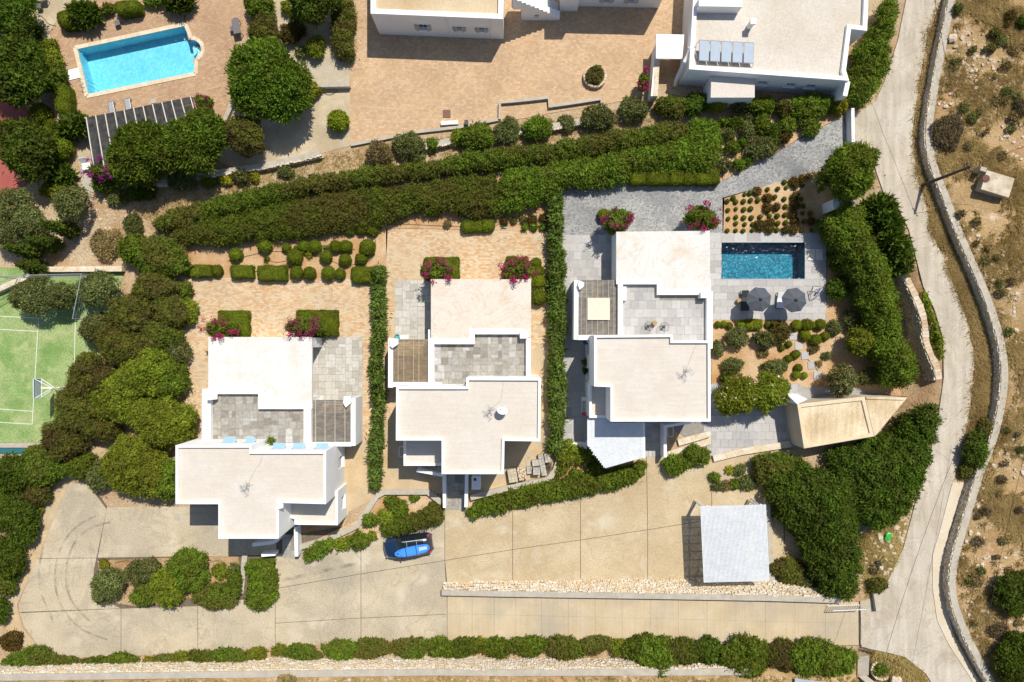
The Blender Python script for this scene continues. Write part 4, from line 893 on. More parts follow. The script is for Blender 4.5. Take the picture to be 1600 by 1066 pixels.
def hedge(pts, h, kind, label, cat='hedge', name='hedge', rb=.38, round_=.6, rough=.25, group=None, extra=None, dscale=1.0, zf=.8):
    """hedge or shrub mass filling an outline: rounded shoulders, lumpy top, skirt down to the ground"""
    W = []
    for a, b_ in pts: c, s = crown_base(a, b_, h, zf); W.append((c.x, c.y))
    xs = [p[0] for p in W]; ys_ = [p[1] for p in W]; rb *= .78; st_ = rb * 1.15
    gx_, gy_ = np.meshgrid(np.arange(min(xs), max(xs), st_), np.arange(min(ys_), max(ys_), st_))
    gx_ = gx_.ravel() + RNG.uniform(-.45, .45, gx_.size) * st_; gy_ = gy_.ravel() + RNG.uniform(-.45, .45, gy_.size) * st_
    k = in_poly(gx_, gy_, W); gx_, gy_ = gx_[k], gy_[k]; d = seg_dist(gx_, gy_, W); k = d > rb * .55; gx_, gy_, d = gx_[k], gy_[k], d[k]
    g0 = terrain(gx_, gy_); r_ = rb * RNG.uniform(.75, 1.35, len(gx_))
    lump = np.sin(gx_ * .9 + 1.3 * np.sin(gy_ * .7)) * np.sin(gy_ * .8 + 2.1 + np.sin(gx_ * .5))
    top = h * (1 - .45 * np.clip(1 - d / (round_ * h + rb), 0, 1) ** 2) + rough * h * .3 * lump + RNG.normal(0, rough * .3, len(gx_))
    B = [np.stack([gx_, gy_, g0 + np.maximum(top - r_, r_ * .5), r_], 1)]
    ed = d < rb * 2.0
    for f in (.62, .3):
        if h > .8: B.append(np.stack([gx_[ed], gy_[ed], g0[ed] + np.maximum(top[ed] * f, r_[ed] * .6), r_[ed]], 1))
    big = d > rb * 1.6
    if big.any(): B.append(np.stack([gx_[big], gy_[big], g0[big] + top[big] * .4, r_[big] * 1.15], 1)[::2])
    B = np.concatenate(B); c = np.array([np.mean(xs), np.mean(ys_), float(terrain(np.mean(xs), np.mean(ys_)))])
    return tag(foliage(name, B, kind, None, c, extra, dscale=dscale), label, cat, group)
# clipped shapes: tight leaf skin over a firm core
def clip_skin(name, p, n, core, kind='clip', loc=(0, 0, 0)):
    mat, L, dens, jit, _, _ = KIND[kind]; n2 = unitv(n + RNG.normal(0, jit, n.shape)); o = bpy.data.objects.new(name, leaf_mesh(name, [(*leaf_geo(p, n2, L), 0), core], [LM[mat]])); o.location = loc; return o
_ball = {}
def ball(px, py, r, label, kind='clip', group=None, squash=.92, name='clipped_ball_shrub'):
    key = (kind, random.randrange(6)); r0 = .55
    if key not in _ball:
        d = unitv(RNG.normal(size=(2400, 3))); d = d[d[:, 2] > -.75]; lump = 1 + .07 * np.sin(d[:, :1] * 5 + key[1] * 2) * np.sin(d[:, 1:2] * 6 + d[:, 2:] * 4) + .04 * np.sin(d[:, :1] * 11 + d[:, 1:2] * 9 + key[1])
        p = d * r0 * lump * (1 + RNG.normal(0, .045, (len(d), 1)) + (RNG.random((len(d), 1)) < .06) * .09); v, f = ICO3
        _ball[key] = clip_skin('clipped_ball_shrub', p, d, (v * r0 * .90 * (1 + RNG.normal(0, .01, (len(v), 1))), f, RNG.random(len(v)), 0), kind).data
    z = 0.0; R_ = r * .0555; q = P(px, py, 1.0)
    for _ in range(6): q = P(px, py, z + R_); z = float(terrain(q.x, q.y))
    o = bpy.data.objects.new(name, _ball[key]); o.location = (q.x, q.y, z + R_ * squash * .88); o.scale = (R_ / r0, R_ / r0 * random.uniform(.94, 1.05), R_ / r0 * squash); o.rotation_euler.z = random.uniform(0, 6)
    return tag(link(o), label, 'shrub', group)
def box_hedge(x0, y0, x1, y1, h, label, kind='clip', group=None, rot=0.0, rnd=.22, name='clipped_box_hedge'):
    s = (CAMH - h) / F; c = P((x0 + x1) / 2, (y0 + y1) / 2, h * .85); sx, sy = (x1 - x0) * s / 2, (y1 - y0) * s / 2; z0 = float(terrain(c.x, c.y)); rr = min(rnd, sx * .8, sy * .8)
    def sk_(n_):
        A = [4 * sx * sy, 2 * sy * h, 2 * sy * h, 2 * sx * h, 2 * sx * h]; f = RNG.choice(5, n_, p=np.array(A) / sum(A)); u, v_ = RNG.uniform(-1, 1, (2, n_))
        X_ = np.select([f == 0, f == 1, f == 2], [u * sx, sx + 0 * u, -sx + 0 * u], u * sx); Y_ = np.select([f == 0, f == 3, f == 4], [v_ * sy, sy + 0 * u, -sy + 0 * u], u * sy * (f < 3) + 0); Z_ = np.where(f == 0, h, (v_ * .5 + .5) * h)
        return np.stack([X_, Y_, Z_], 1)
    def rnd_(q):
        lo = np.array([-sx + rr, -sy + rr, 0]); hi = np.array([sx - rr, sy - rr, h - rr]); k = np.clip(q, lo, hi); d = q - k; L_ = np.linalg.norm(d, axis=1, keepdims=True); n_ = np.where(L_ > 1e-6, d / np.maximum(L_, 1e-6), [0, 0, 1.0]); return k + n_ * np.minimum(L_, rr), n_
    p, n_ = rnd_(sk_(int(KIND[kind][2] * (4 * sx * sy + 4 * (sx + sy) * h)))); wob = .03 * np.sin(p[:, :1] * 4) * np.sin(p[:, 1:2] * 5 + 1); p = p + n_ * (RNG.normal(0, .03, (len(p), 1)) + wob * 1.5 + (RNG.random((len(p), 1)) < .05) * .06)
    v, f = ICO3; v2 = np.array(v); cv, cn = rnd_(v2 * np.array([sx, sy, h / 2]) * 1.75 * .99 + np.array([0, 0, h / 2])); cv = np.clip(cv, [-sx, -sy, 0], [sx, sy, h]) - cn * .035
    o = clip_skin(name, p, n_, (cv, f, RNG.random(len(cv)), 0), kind, (c.x, c.y, z0)); o.rotation_euler.z = rot
    return tag(link(o), label, 'hedge', group)
def bougainvillea(px, py, rx, ry, h, label, flower='magenta', share=.10, sprays=14, top=.3):
    c, s = crown_base(px, py, h, .7); e = E('bougainvillea', c, label, 'bougainvillea', 'bougainvillea bushes')
    limbs(c, h, rx * s, 5, .05, e); lo = h * .3; cc = Vector((c.x, c.y, c.z + lo)); B = dome(cc, rx * s * .85, ry * s * .85, h - lo, .3)
    foliage('leaves', B, 'mid', e, cc)
    fp, st_ = [], MB()
    for k in range(sprays):
        a = random.uniform(0, 6.283); q = random.uniform(.55, 1.12); st0 = Vector((c.x, c.y, c.z + h * .8)); en = Vector((c.x + math.cos(a) * rx * s * q, c.y + math.sin(a) * ry * s * q, c.z + h * random.uniform(.85, 1.12)))
        st_.tube([st0, st0.lerp(en, .6) + Vector((0, 0, .18)), en], [.02, .014, .008], 5); m_ = int(34 * random.uniform(.3, 1.8))
        fp.append(np.array(en) + RNG.normal(0, .11, (m_, 3)))
        u = RNG.random((14, 1)); fp.append(np.array(st0) * (1 - u) + np.array(en) * u + RNG.normal(0, .06, (14, 3)) + [0, 0, .12])
    st_.build('stem', BARK, e); fp = np.concatenate(fp); B = np.array(B)
    p, n_ = blob_points(B, 60 * share / .1, .6); k = (RNG.random(len(p)) < .4) & (np.sin(p[:, 0] * 7 + 1) * np.sin(p[:, 1] * 8) > .45); p2 = p[k] + n_[k] * .08
    allp = np.concatenate([fp, p2]); nn = unitv(RNG.normal(0, .7, allp.shape) + [0, 0, .6])
    o = bpy.data.objects.new('flowers', leaf_mesh('flowers', [(*leaf_geo(allp - np.array(c), nn, .11, .8), 0)], [LM[flower]])); o.location = c; link(o, e); tag(o, kind='stuff'); return e
# ------------------------------------------------------------------ retaining and boundary walls
def stone_rows(parent, line, z0f, z1f, out, seed=1, sx=.26, sz=.19, prou=.1):
    """rubble courses on a wall face: real stones proud of the bed, one joined part"""
    rnd = random.Random(seed); mb = MB(); d = [0.0]
    for a, b_ in zip(line, line[1:]): d.append(d[-1] + (b_ - a).length)
    def at(s_):
        k = max(0, min(len(d) - 2, int(np.searchsorted(d, s_)) - 1)); t_ = (s_ - d[k]) / max(d[k + 1] - d[k], 1e-6); return line[k].lerp(line[k + 1], t_), (line[k + 1] - line[k]).normalized()
    zz = 0.0; hmax = max(z1f(p) - z0f(p) for p in line)
    while zz < hmax:
        s_ = rnd.uniform(0, .2); hh = sz * rnd.uniform(.7, 1.3)
        while s_ < d[-1]:
            w_ = sx * rnd.uniform(.5, 1.5); p, t_ = at(min(s_ + w_ / 2, d[-1])); n_ = Vector((-t_.y, t_.x)) * out; lo, hi = z0f(p), z1f(p)
            if lo + zz + hh * .5 < hi:
                u = (zz + hh / 2) / max(hi - lo, .01); bat = batter_f(p) * (1 - u) if batter_f else 0
                o_ = bat + rnd.uniform(0, prou); mb.box((p.x + n_.x * o_, p.y + n_.y * o_, lo + zz + hh / 2 + rnd.uniform(-.05, .05)), (w_ * .9, .16, hh * rnd.uniform(.75, 1.05)), math.atan2(t_.y, t_.x) + rnd.uniform(-.3, .3), ('X', rnd.uniform(-.35, .35)))
            s_ += w_
        zz += hh
    return tag(mb.build('stone_facing', STONE, parent), kind='stuff')
batter_f = None
def wall_line(name, pts, wid, z0f, z1f, label, mat=CAP, core=STONE, side=0, cap=.07, batter=None, over=.03):
    """wall along world line: core, coping on top, stone facing on the chosen side (+1 left, -1 right of the line)"""
    global batter_f
    e = E(name, Vector((pts[0].x, pts[0].y, z0f(pts[0]))), label, 'wall'); L, Rr = [], []
    for i, p in enumerate(pts):
        t_ = (pts[min(i + 1, len(pts) - 1)] - pts[max(i - 1, 0)]).normalized(); n_ = Vector((-t_.y, t_.x)); L.append(p + n_ * wid / 2); Rr.append(p - n_ * wid / 2)
    n = len(pts)
    def band(a, b_, zl, zh, nm, mt):
        vv = [(p.x, p.y, zl(c)) for p, c in zip(a, pts)] + [(p.x, p.y, zl(c)) for p, c in zip(b_, pts)] + [(p.x, p.y, zh(c)) for p, c in zip(a, pts)] + [(p.x, p.y, zh(c)) for p, c in zip(b_, pts)]; ff = []
        for i in range(n - 1): ff += [(i, i + 1, 2 * n + i + 1, 2 * n + i), (n + i + 1, n + i, 3 * n + i, 3 * n + i + 1), (2 * n + i, 2 * n + i + 1, 3 * n + i + 1, 3 * n + i)]
        ff += [(0, 2 * n, 3 * n, n), (n - 1, 2 * n - 1, 4 * n - 1, 3 * n - 1)]; o = mesh(nm, vv, ff, mt, e); bm = bmesh.new(); bm.from_mesh(o.data); bmesh.ops.recalc_face_normals(bm, faces=bm.faces); bm.to_mesh(o.data); bm.free(); return o
    band(L, Rr, lambda c: z0f(c) - .3, lambda c: z1f(c) - cap, 'wall_core', core)
    Lc = [p + (p - q).normalized() * over for p, q in zip(L, Rr)]; Rc = [q + (q - p).normalized() * over for p, q in zip(L, Rr)]
    band(Lc, Rc, lambda c: z1f(c) - cap - .01, z1f, 'coping', mat)
    if side:
        batter_f = batter; stone_rows(e, L if side > 0 else Rr, z0f, lambda p: z1f(p) - cap, 1 if side > 0 else -1, seed=int(abs(pts[0].x) * 10), prou=.02 if name == 'road_wall' else .1); batter_f = None
    return e
def dens(pts, st=.5):
    out = []
    for a, b_ in zip(pts, pts[1:]):
        k = max(1, int((b_ - a).length / st)); out += [a.lerp(b_, i / k) for i in range(k)]
    return out + [pts[-1]]
def smooth2(pts, it=2):
    for _ in range(it):
        q = [pts[0]]
        for a, b_ in zip(pts, pts[1:]): q += [a.lerp(b_, .25), a.lerp(b_, .75)]
        pts = q + [pts[-1]]
    return pts
wl2 = [p.xy for p in smooth2([Vector((p.x, p.y, 0)) for p in wc])]
wall_line('road_wall', wl2, .5, lambda p: float(road_z(p.y)) - .05, lambda p: float(road_z(p.y)) + .97, 'long curved stone wall with concrete cap along the road', side=-1)
ln = dens([P(690, 926, .5).xy, P(800, 928, .9).xy, P(1000, 931, 1.7).xy, P(1200, 934, 2.4).xy, P(1312, 937, 2.75).xy], 1.0)
wall_line('ramp_wall', ln, .42, lambda p: 0.0, lambda p: float(drive_z(p.x)) + .55, 'pale stone retaining wall between parking court and ramp', side=1, batter=lambda p: .55)
# rubble bank at the foot of the ramp wall
mb = MB(); rnd = random.Random(4)
for k in range(1700):
    u = rnd.random(); x = 700 + u * 560; w_ = 7 + u * 13; v_ = rnd.random(); py = 923 + u * 8 - w_ * (1 - v_); q = P(x, py, 0); z = v_ ** 1.3 * (float(drive_z(q.x)) * .8 + .25)
    q = P(x, py, z); s_ = rnd.uniform(.07, .17); mb.box((q.x, q.y, z), (s_ * rnd.uniform(.8, 1.8), s_ * rnd.uniform(.7, 1.4), s_ * .8), rnd.uniform(0, 3), ('X', rnd.uniform(-.5, .5)))
bank_o = tag(mb.build('rubble_bank', STONE), 'pale rubble bank along the edge of the parking court', 'stones', kind='stuff')
vv = []; ff = []
for k in range(41):
    x = 695 + k * 14; u = (x - 695) / 560; a = P(x, 914 - u * 9, 0); h_ = float(drive_z(a.x)) * .8 + .2; b_ = P(x, 923 + u * 8, h_); vv += [(a.x, a.y, -.01), (b_.x, b_.y, h_)]
    if k: ff.append((2 * k - 2, 2 * k - 1, 2 * k + 1, 2 * k))
o = mesh('bank_slope', vv, ff, STONE); o.data.flip_normals() if o.data.polygons[0].normal.z < 0 else None; tag(o, 'sloping stone bank under the rubble', 'bank', kind='structure')
ln = dens([Vector((x, float(itp(x, SWX, SWY)) - .2)) for x in (-46, -36, -25, -12, 0, 11, 20)], 1.0)
zs = lambda p: float(drive_z(p.x)) * .55 + 2.25
wall_line('terrace_wall', ln, .5, lambda p: float(drive_z(p.x)), zs, 'long stone retaining wall along the bottom of the picture', side=1)
# curved garden wall of big stones with single coping blocks
gw = [Vector((p.x, p.y, 0)) for p in [P(*q, 2.2) for q in lst('1410,421 1420,440 1432,466 1443,492 1446,515 1447,535 1455,555 1465,575 1467,593')]]
gw = [p.xy for p in smooth2(gw)]
we = wall_line('garden_wall', gw, .42, lambda p: .0, lambda p: 2.1, 'curved rough stone wall between garden hedge and road', side=-1, cap=.05, mat=STONE)
dd = dens(gw, .55)
for a, b_ in zip(dd, dd[1:]):
    m_ = (a + b_) / 2; piece('coping_stone', we, STONEP, (m_.x, m_.y, 2.16 + random.uniform(-.02, .02)), ((b_ - a).length * .94, .52 + random.uniform(-.06, .06), .14), math.atan2((b_ - a).y, (b_ - a).x) + random.uniform(-.08, .08))
def flatwall(name, s, h, wid, label, side=0, mat=CAP, core=STONE, zb=0.0, sm=0):
    pts = [P(a, b_, zb + h) for a, b_ in lst(s)]; pts = smooth2(pts, sm) if sm else pts
    return wall_line(name, [p.xy for p in dens(pts, 1.2)], wid, lambda p: float(terrain(p.x, p.y)) + zb * 0, lambda p: float(terrain(p.x, p.y)) + h, label, mat, core, side)
flatwall('boundary_wall', '190,291 235,287 330,271 420,257 500,239', .6, .4, 'pale boundary wall below the pines and sand yard', side=-1)
flatwall('boundary_wall', '655,229 715,217 800,205 868,196 915,187', .6, .4, 'pale boundary wall among the bushes below the brick court', side=-1)
flatwall('yard_wall', '470,133 546,131', .6, .38, 'low stone wall crossing the pale sand yard')
flatwall('kerb_wall', '548,226 600,216 650,206 720,198 780,186', .22, .2, 'low edging along the lower side of the brick court')
flatwall('planter_edge', '781,186 781,160 857,152 858,166 939,154 941,166', .35, .2, 'stepped low stone edging below the round planter')
flatwall('path_wall', '373,120 352,190 335,200', .5, .3, 'low wall hidden under the big pine', sm=1)
flatwall('bed_wall', '466,856 515,842 558,822 588,776 600,769 668,769 690,786', .35, .42, 'low concrete wall round the bed beside the parked car')
flatwall('yard_wall', '735,778 790,764 856,750 868,735 882,696', .5, .42, 'low concrete wall behind the stacked paving')
flatwall('stone_edge', '1041,712 1108,690 1110,678 1060,692', .25, .5, 'stone edging beside the right villa entrance', mat=STONE)
flatwall('stone_edge', '1115,717 1160,706 1236,694', .3, .5, 'stone edging below the east terrace', mat=STONE)
flatwall('carport_wall', '1207,912 1203,840 1199,795 1202,770 1213,752 1224,745', .6, .4, 'low curved wall right of the carport', sm=1)
flatwall('court_wall', '-10,455 35,435 58,421 190,420', .6, .4, 'rubble wall behind the green court', mat=STONE)
flatwall('bed_wall', '382,868 377,925 352,930', .3, .4, 'low concrete kerb at the right end of the drive island')
flatwall('gate_wall', '1324,175 1324,228', 1.0, .2, 'white wall beside the road gate', mat=PARA, core=WHITE)
flatwall('pier_wall', '1338,1015 1342,1050', .9, .9, 'square pale pier at the bottom right junction', mat=CAP, core=CONCG)
flatwall('boundary_wall', '1336,1046 1356,1062 1372,1080', .8, .45, 'pale wall running off the bottom right', mat=CAP, core=CONCG)
flatwall('boundary_wall', '1348,936 1344,905 1344,893', .5, .35, 'short broken wall beside the dark thicket')
sheet('neighbour_patio', lst('1240,1058 1335,1045 1345,1080 1240,1085'), surf('blue_grey_paving', (.30, .36, .40), (.36, .42, .45), 1), .25, step=1.0, label='blue grey paving cut by the bottom edge', cat='paving')
# small white store by the hedge, low kerb parts
ws = E('meter_store', P(1318, 316), 'little white plastered store in the hedge gap', 'store')
MB().prism(poly_px(lst('1301,312 1332,303 1336,322 1303,328'), 2.0), 0, 2.0).build('store_wall', WHITE, ws); MB().prism(poly_px(lst('1318,306 1333,302 1337,323 1320,326'), 2.1), 2.0, 2.12).build('store_roof', PARA, ws, bevel=.02)
# ------------------------------------------------------------------ pools
def water_mat(name, tint, sc, amp):
    m, t, b = nodes(name); t.nodes.remove(b); out = t.nodes['Material Output']
    tr = t.nodes.new('ShaderNodeBsdfTransparent'); tr.inputs[0].default_value = (*tint, 1); gl = t.nodes.new('ShaderNodeBsdfGlossy'); gl.inputs['Roughness'].default_value = .12
    n1 = N(t, 'ShaderNodeTexNoise', Scale=sc, Detail=3, Roughness=.5, Distortion=.6); t.links.new(pos(t), n1.inputs['Vector'])
    bp = N(t, 'ShaderNodeBump', Strength=1.0, Distance=amp); t.links.new(n1.outputs[0], bp.inputs['Height']); t.links.new(bp.outputs[0], gl.inputs['Normal'])
    fr = N(t, 'ShaderNodeFresnel', IOR=1.33); mx = t.nodes.new('ShaderNodeMixShader'); t.links.new(fr.outputs[0], mx.inputs[0]); t.links.new(tr.outputs[0], mx.inputs[1]); t.links.new(gl.outputs[0], mx.inputs[2]); t.links.new(mx.outputs[0], out.inputs[0]); return m
def caustic_mottle(name, cols, sc, mix_):  # basin colour in cells whose tones imitate caustic ripple light
    m, t, b = nodes(name); v = N(t, 'ShaderNodeTexVoronoi', Scale=sc); t.links.new(pos(t), v.inputs['Vector']); cr = t.nodes.new('ShaderNodeValToRGB'); sp = t.nodes.new('ShaderNodeSeparateColor'); t.links.new(v.outputs['Color'], sp.inputs[0]); t.links.new(sp.outputs[0], cr.inputs[0]); e = cr.color_ramp.elements
    while len(e) < len(cols): e.new(.5)
    for i, c in enumerate(cols): e[i].position = i / (len(cols) - 1); e[i].color = (*c, 1)
    t.links.new(mixc(t, mix_, cr.outputs[0], mixc(t, noise(t, .8, 4), cols[0], cols[-1])), b.inputs['Base Color']); b.inputs['Roughness'].default_value = .5; return m
def basin(parent, poly, depth, mat, wmat, wz, slope=0.0):
    mb = MB(); n = len(poly); a = sum(poly[i][0] * poly[(i + 1) % n][1] - poly[(i + 1) % n][0] * poly[i][1] for i in range(n)); poly = poly if a > 0 else list(reversed(poly))
    mb.add([(p[0], p[1], -depth) for p in poly] + [(p[0], p[1], -.03) for p in poly], [tuple(range(n))] + [((i + 1) % n, i, i + n, (i + 1) % n + n) for i in range(n)]); mb.build('basin', mat, parent)
    mesh('water', [(p[0], p[1], wz) for p in poly], [tuple(range(n))], wmat, parent)
p1_ = E('swimming_pool', P(212, 95), 'pale blue swimming pool with a rounded step bay', 'swimming pool')
bay = [P(299.5 + 14.5 * math.cos(a), 77 + 14.5 * math.sin(a)).xy for a in np.linspace(-1.75, 1.25, 13)]
pp = [P(*q).xy for q in lst('121,77 288,41')] + bay + [P(*q).xy for q in lst('303,113 138,147')]
basin(p1_, pp, 1.25, caustic_mottle('pale_plaster_caustics', [(.20, .58, .72), (.28, .65, .78), (.38, .74, .85)], 5.0, .35), water_mat('pale_water', (.70, .95, 1.0), 3.2, .12), -.13)  # pale plaster, mottled with painted ripple light
COPE = randmat('cream_coping', [(.60, .49, .34), (.66, .55, .40), (.70, .60, .46)])
n = len(pp); off = inset(pp, -.17)
for i in range(n):
    a, c = Vector(off[i]), Vector(off[(i + 1) % n]); k = max(1, int(round((c - a).length / .6)))
    for j in range(k):
        u, v_ = a.lerp(c, j / k), a.lerp(c, (j + 1) / k); m_ = (u + v_) / 2; piece('coping_stone', p1_, COPE, (m_.x, m_.y, .0), ((v_ - u).length * .985, .34, .09), math.atan2((v_ - u).y, (v_ - u).x))
for j in range(3):
    mb = MB(); r_ = 13.5 - j * 3.2; pl = [P(297 + r_ * math.cos(a), 77.5 + r_ * math.sin(a)).xy for a in np.linspace(-1.55, 1.15, 10)]; mb.prism(pl, -1.2, -.35 - j * .22 if False else -.35 - (2 - j) * .0 - j * .0 - .25 * (0 if j == 0 else j) if False else -.85 + j * .22); mb.build('step', plain('pool_step', (.55, .72, .78), .5), p1_)
for dx in (0, 3.4):
    a = P(131 + dx * .3, 131 + dx * 2.2); MB().tube([a + Vector((0, 0, .0)), a + Vector((-.1, .05, .6)), a + Vector((.25, .1, .85)), a + Vector((.65, .12, .6)), a + Vector((.68, .12, -.9))], .025, 8).build('ladder_rail', MGREY, p1_)
p2_ = E('swimming_pool', P(1192, 408), 'deep blue rectangular swimming pool beside the right villa', 'swimming pool')
pp2 = [P(*q).xy for q in lst('1128,379 1257,379 1257,436 1128,436')]
basin(p2_, pp2, 1.5, caustic_mottle('blue_mosaic_caustics', [(.004, .055, .10), (.008, .115, .175), (.02, .19, .25), (.075, .34, .40)], 8.0, .1), water_mat('deep_water', (.55, .9, 1.0), 3.4, .05), -.1)  # mixed tile blues double as caustic light painted on the floor
for q in ((1192.5, 378.3, 130, 1.6), (1192.5, 436.7, 130, 1.6)): a = P(q[0], q[1]); MB().box((a.x, a.y, .0), (q[2] * .0562, q[3] * .0562, .09)).build('coping', TILE3, p2_)
# ------------------------------------------------------------------ black poolside pergola
BP = E('poolside_pergola', P(225, 205), 'black mat pergola with pale rafters below the pale blue pool', 'pergola')
zq = 2.3; A, B_, C_, D = P(133, 184, zq), P(300, 151, zq), P(322, 228, zq), P(146, 268, zq)
BM = surf('black_mat', (.035, .035, .038), (.075, .072, .068), 2.5, fine=16, fineamt=.6, streak=(8, 2, .6, 1), rough=.8)
ax = (B_ - A).normalized(); rot = math.atan2(ax.y, ax.x); mb = MB(); nb = 62
for k in range(nb):
    a = A.lerp(D, (k + .5) / nb); c = B_.lerp(C_, (k + .5) / nb); m_ = (a + c) / 2; mb.box((m_.x, m_.y, zq + random.uniform(-.012, .012)), ((c - a).length, .078, .03), rot + random.uniform(-.004, .004))
tag(mb.build('reed_mat', BM, BP), kind='stuff')
for k in range(12):
    t_ = (k + .15) / 11.3; a = A.lerp(B_, t_); c = D.lerp(C_, t_); m_ = (a + c) / 2; MB().box((m_.x, m_.y, zq + .06), (.07, (a - c).length, .07), math.atan2((a - c).y, (a - c).x) - math.pi / 2).build('rafter', plain('white_rafter', (.62, .58, .52), .6) if k == 0 else bpy.data.materials['white_rafter'], BP)
for q in (A, B_, D, A.lerp(B_, .5), D.lerp(C_, .5), C_): MB().box((q.x, q.y, zq / 2), (.12, .12, zq)).build('post', RAFT, BP)
# ------------------------------------------------------------------ sports court
LINE = plain('court_line', (.62, .66, .55), .8)
def line(px0, py0, px1, py1, nm='court_line', w_=.06): 
    a, c = P(px0, py0, .006), P(px1, py1, .006); m_ = (a + c) / 2; piece(nm, bpy.data.objects['sports_court'], LINE, (m_.x, m_.y, .006), ((c - a).length, w_, .004), math.atan2((c - a).y, (c - a).x))
for q in ((-5, 494, 60, 497), (-5, 514.5, 59, 518), (60, 497, 50, 663), (-5, 639, 52, 643), (-5, 660, 50, 663), (118, 484, 115, 595)): line(*q)
HP = E('basketball_hoop', P(122, 603), 'white basketball hoop on a pole at the green court', 'basketball hoop'); q = P(122, 603)
MB().tube([q, q + Vector((0, 0, 2.6)), q + Vector((-.25, 0, 3.0)), q + Vector((-1.1, 0, 3.1))], .075, 10).build('pole', plain('cream_paint', (.74, .70, .58), .5), HP)
mb = MB(); b0 = q + Vector((-1.35, 0, 3.1))
for s_ in (-1, 1):
    mb.tube([q + Vector((-.25, 0, 3.0)), b0 + Vector((0, s_ * .8, .45))], .025, 6); mb.tube([q + Vector((-.25, 0, 2.7)), b0 + Vector((0, s_ * .8, -.3))], .025, 6); mb.tube([b0 + Vector((0, s_ * .8, -.4)), b0 + Vector((0, s_ * .8, .6))], .03, 6)
    mb.tube([b0 + Vector((0, -.8, .1 + s_ * .5)), b0 + Vector((0, .8, .1 + s_ * .5))], .03, 6)
mb.build('brace', MWHITE, HP); MB().box(b0 + Vector((-.04, 0, .1)), (.03, 1.6, .95)).build('backboard', plain('clear_board', (.45, .55, .5), .2), HP)
mb = MB(); rr = [b0 + Vector((-.32 + .23 * math.cos(a), .23 * math.sin(a), -.2)) for a in np.linspace(0, 6.283, 15)]; mb.tube(rr, .014, 6, False).build('rim', plain('rim_orange', (.5, .25, .12), .5), HP)
FN = E('court_fence', P(165, 430), 'tall wire fence with steel rails round the green court corner', 'fence'); mb = MB(); pts_ = [P(-20, 470), P(35, 437), P(165, 434), P(152, 500)]
for p in pts_[1:]: MB().tube([p, p + Vector((0, 0, 3.4))], .035, 8).build('post', MGREY, FN)
for h_ in (3.4, 1.7):
    for a, c in zip(pts_, pts_[1:]): MB().tube([a + Vector((0, 0, h_)), c + Vector((0, 0, h_))], .025, 6).build('rail', MGREY, FN)
mb = MB()
for a, c in zip(pts_, pts_[1:]):
    k = int((c - a).length / .3)
    for i in range(k): u = a.lerp(c, i / k); mb.tube([u, u + Vector((0, 0, 3.4))], .004, 3, False)
    for h_ in np.arange(.3, 3.4, .3): mb.tube([a + Vector((0, 0, h_)), c + Vector((0, 0, h_))], .004, 3, False)
tag(mb.build('wire_mesh', MGREY, FN), kind='stuff')
EB = E('court_edge_beam', P(30, 700), 'pale concrete kerb with teal board at the lower court edge', 'kerb'); a, c = P(-20, 697, .2), P(82, 695, .2)
MB().box(((a.x + c.x) / 2, (a.y + c.y) / 2, .08), ((c - a).length, .42, .2)).build('kerb', CAP, EB); MB().box(((a.x + c.x) / 2, (a.y + c.y) / 2 - .5, .0), ((c - a).length, .5, .14)).build('teal_board', plain('teal_paint', (.03, .14, .15), .5), EB)
# ------------------------------------------------------------------ road furniture
def pole(base, top, label, wires=True):
    e = E('utility_pole', base, label, 'utility pole', 'wooden utility poles'); MB().tube([base - Vector((0, 0, .2)), top], [.15, .1], 10).build('shaft', plain('dark_timber', (.08, .06, .045), .8), e)
    d = (top - base).normalized(); a = Vector((-.45, .9, 0)).normalized()
    mb = MB()
    for s_ in (-1, 1): mb.tube([top - d * .3 + a * s_ * .02, top - d * .3 + a * s_ * .35], .03, 6); mb.lathe(top - d * .3 + a * s_ * .35, [(.03, 0), (.06, .04), (.06, .1), (.02, .14)], 8)
    mb.build('insulator_bracket', BLACK, e); return top
b_ = G(1440, 290); tp_ = P(1518, 260, b_.z + 5.2); pole(b_, tp_, 'leaning wooden pole beside the road verge')
def cable(a, c, sag, label, r_=.016):
    pts = [a.lerp(c, t_) - Vector((0, 0, sag * 4 * t_ * (1 - t_))) for t_ in np.linspace(0, 1, 17)]; o = MB().tube(pts, r_, 5).build('overhead_cable', BLACK); return tag(o, label, 'cable', 'overhead cables')
cable(tp_, P(1680, 200, 10), .3, 'overhead cable from the leaning pole to the right edge'); cable(tp_, P(1440, -140, 9), .5, 'overhead cable from the leaning pole to the top edge')
cable(P(1496, 700, 8.5), P(1360, 1110, 8.5), .5, 'overhead cable crossing the road junction', .013); cable(P(1620, 640, 9), P(1520, 1120, 9), .5, 'overhead cable over the lower hillside', .013)
LP = G(1322, 310); e = E('garden_lamp', LP, 'slim lamp on a post by the white store', 'lamp'); MB().tube([LP, LP + Vector((0, 0, 3.2))], .035, 8).build('post', MGREY, e); MB().lathe(LP + Vector((0, 0, 3.2)), [(.05, 0), (.13, .06), (.12, .16), (.03, .2)], 12).build('lamp_head', MWHITE, e)
RG = E('sliding_gate', G(1320, 946), 'white barred gate folded back beside the ramp', 'gate'); a, c = G(1293, 947), G(1343, 945)
for k in range(15): u = a.lerp(c, k / 14); MB().box((u.x, u.y, u.z + .55), (.035, .035, 1.0)).build('bar', MWHITE, RG)
for h_ in (.08, 1.05): m_ = (a + c) / 2; MB().tube([a + Vector((0, 0, h_)), c + Vector((0, 0, h_))], .03, 6).build('rail', MWHITE, RG)
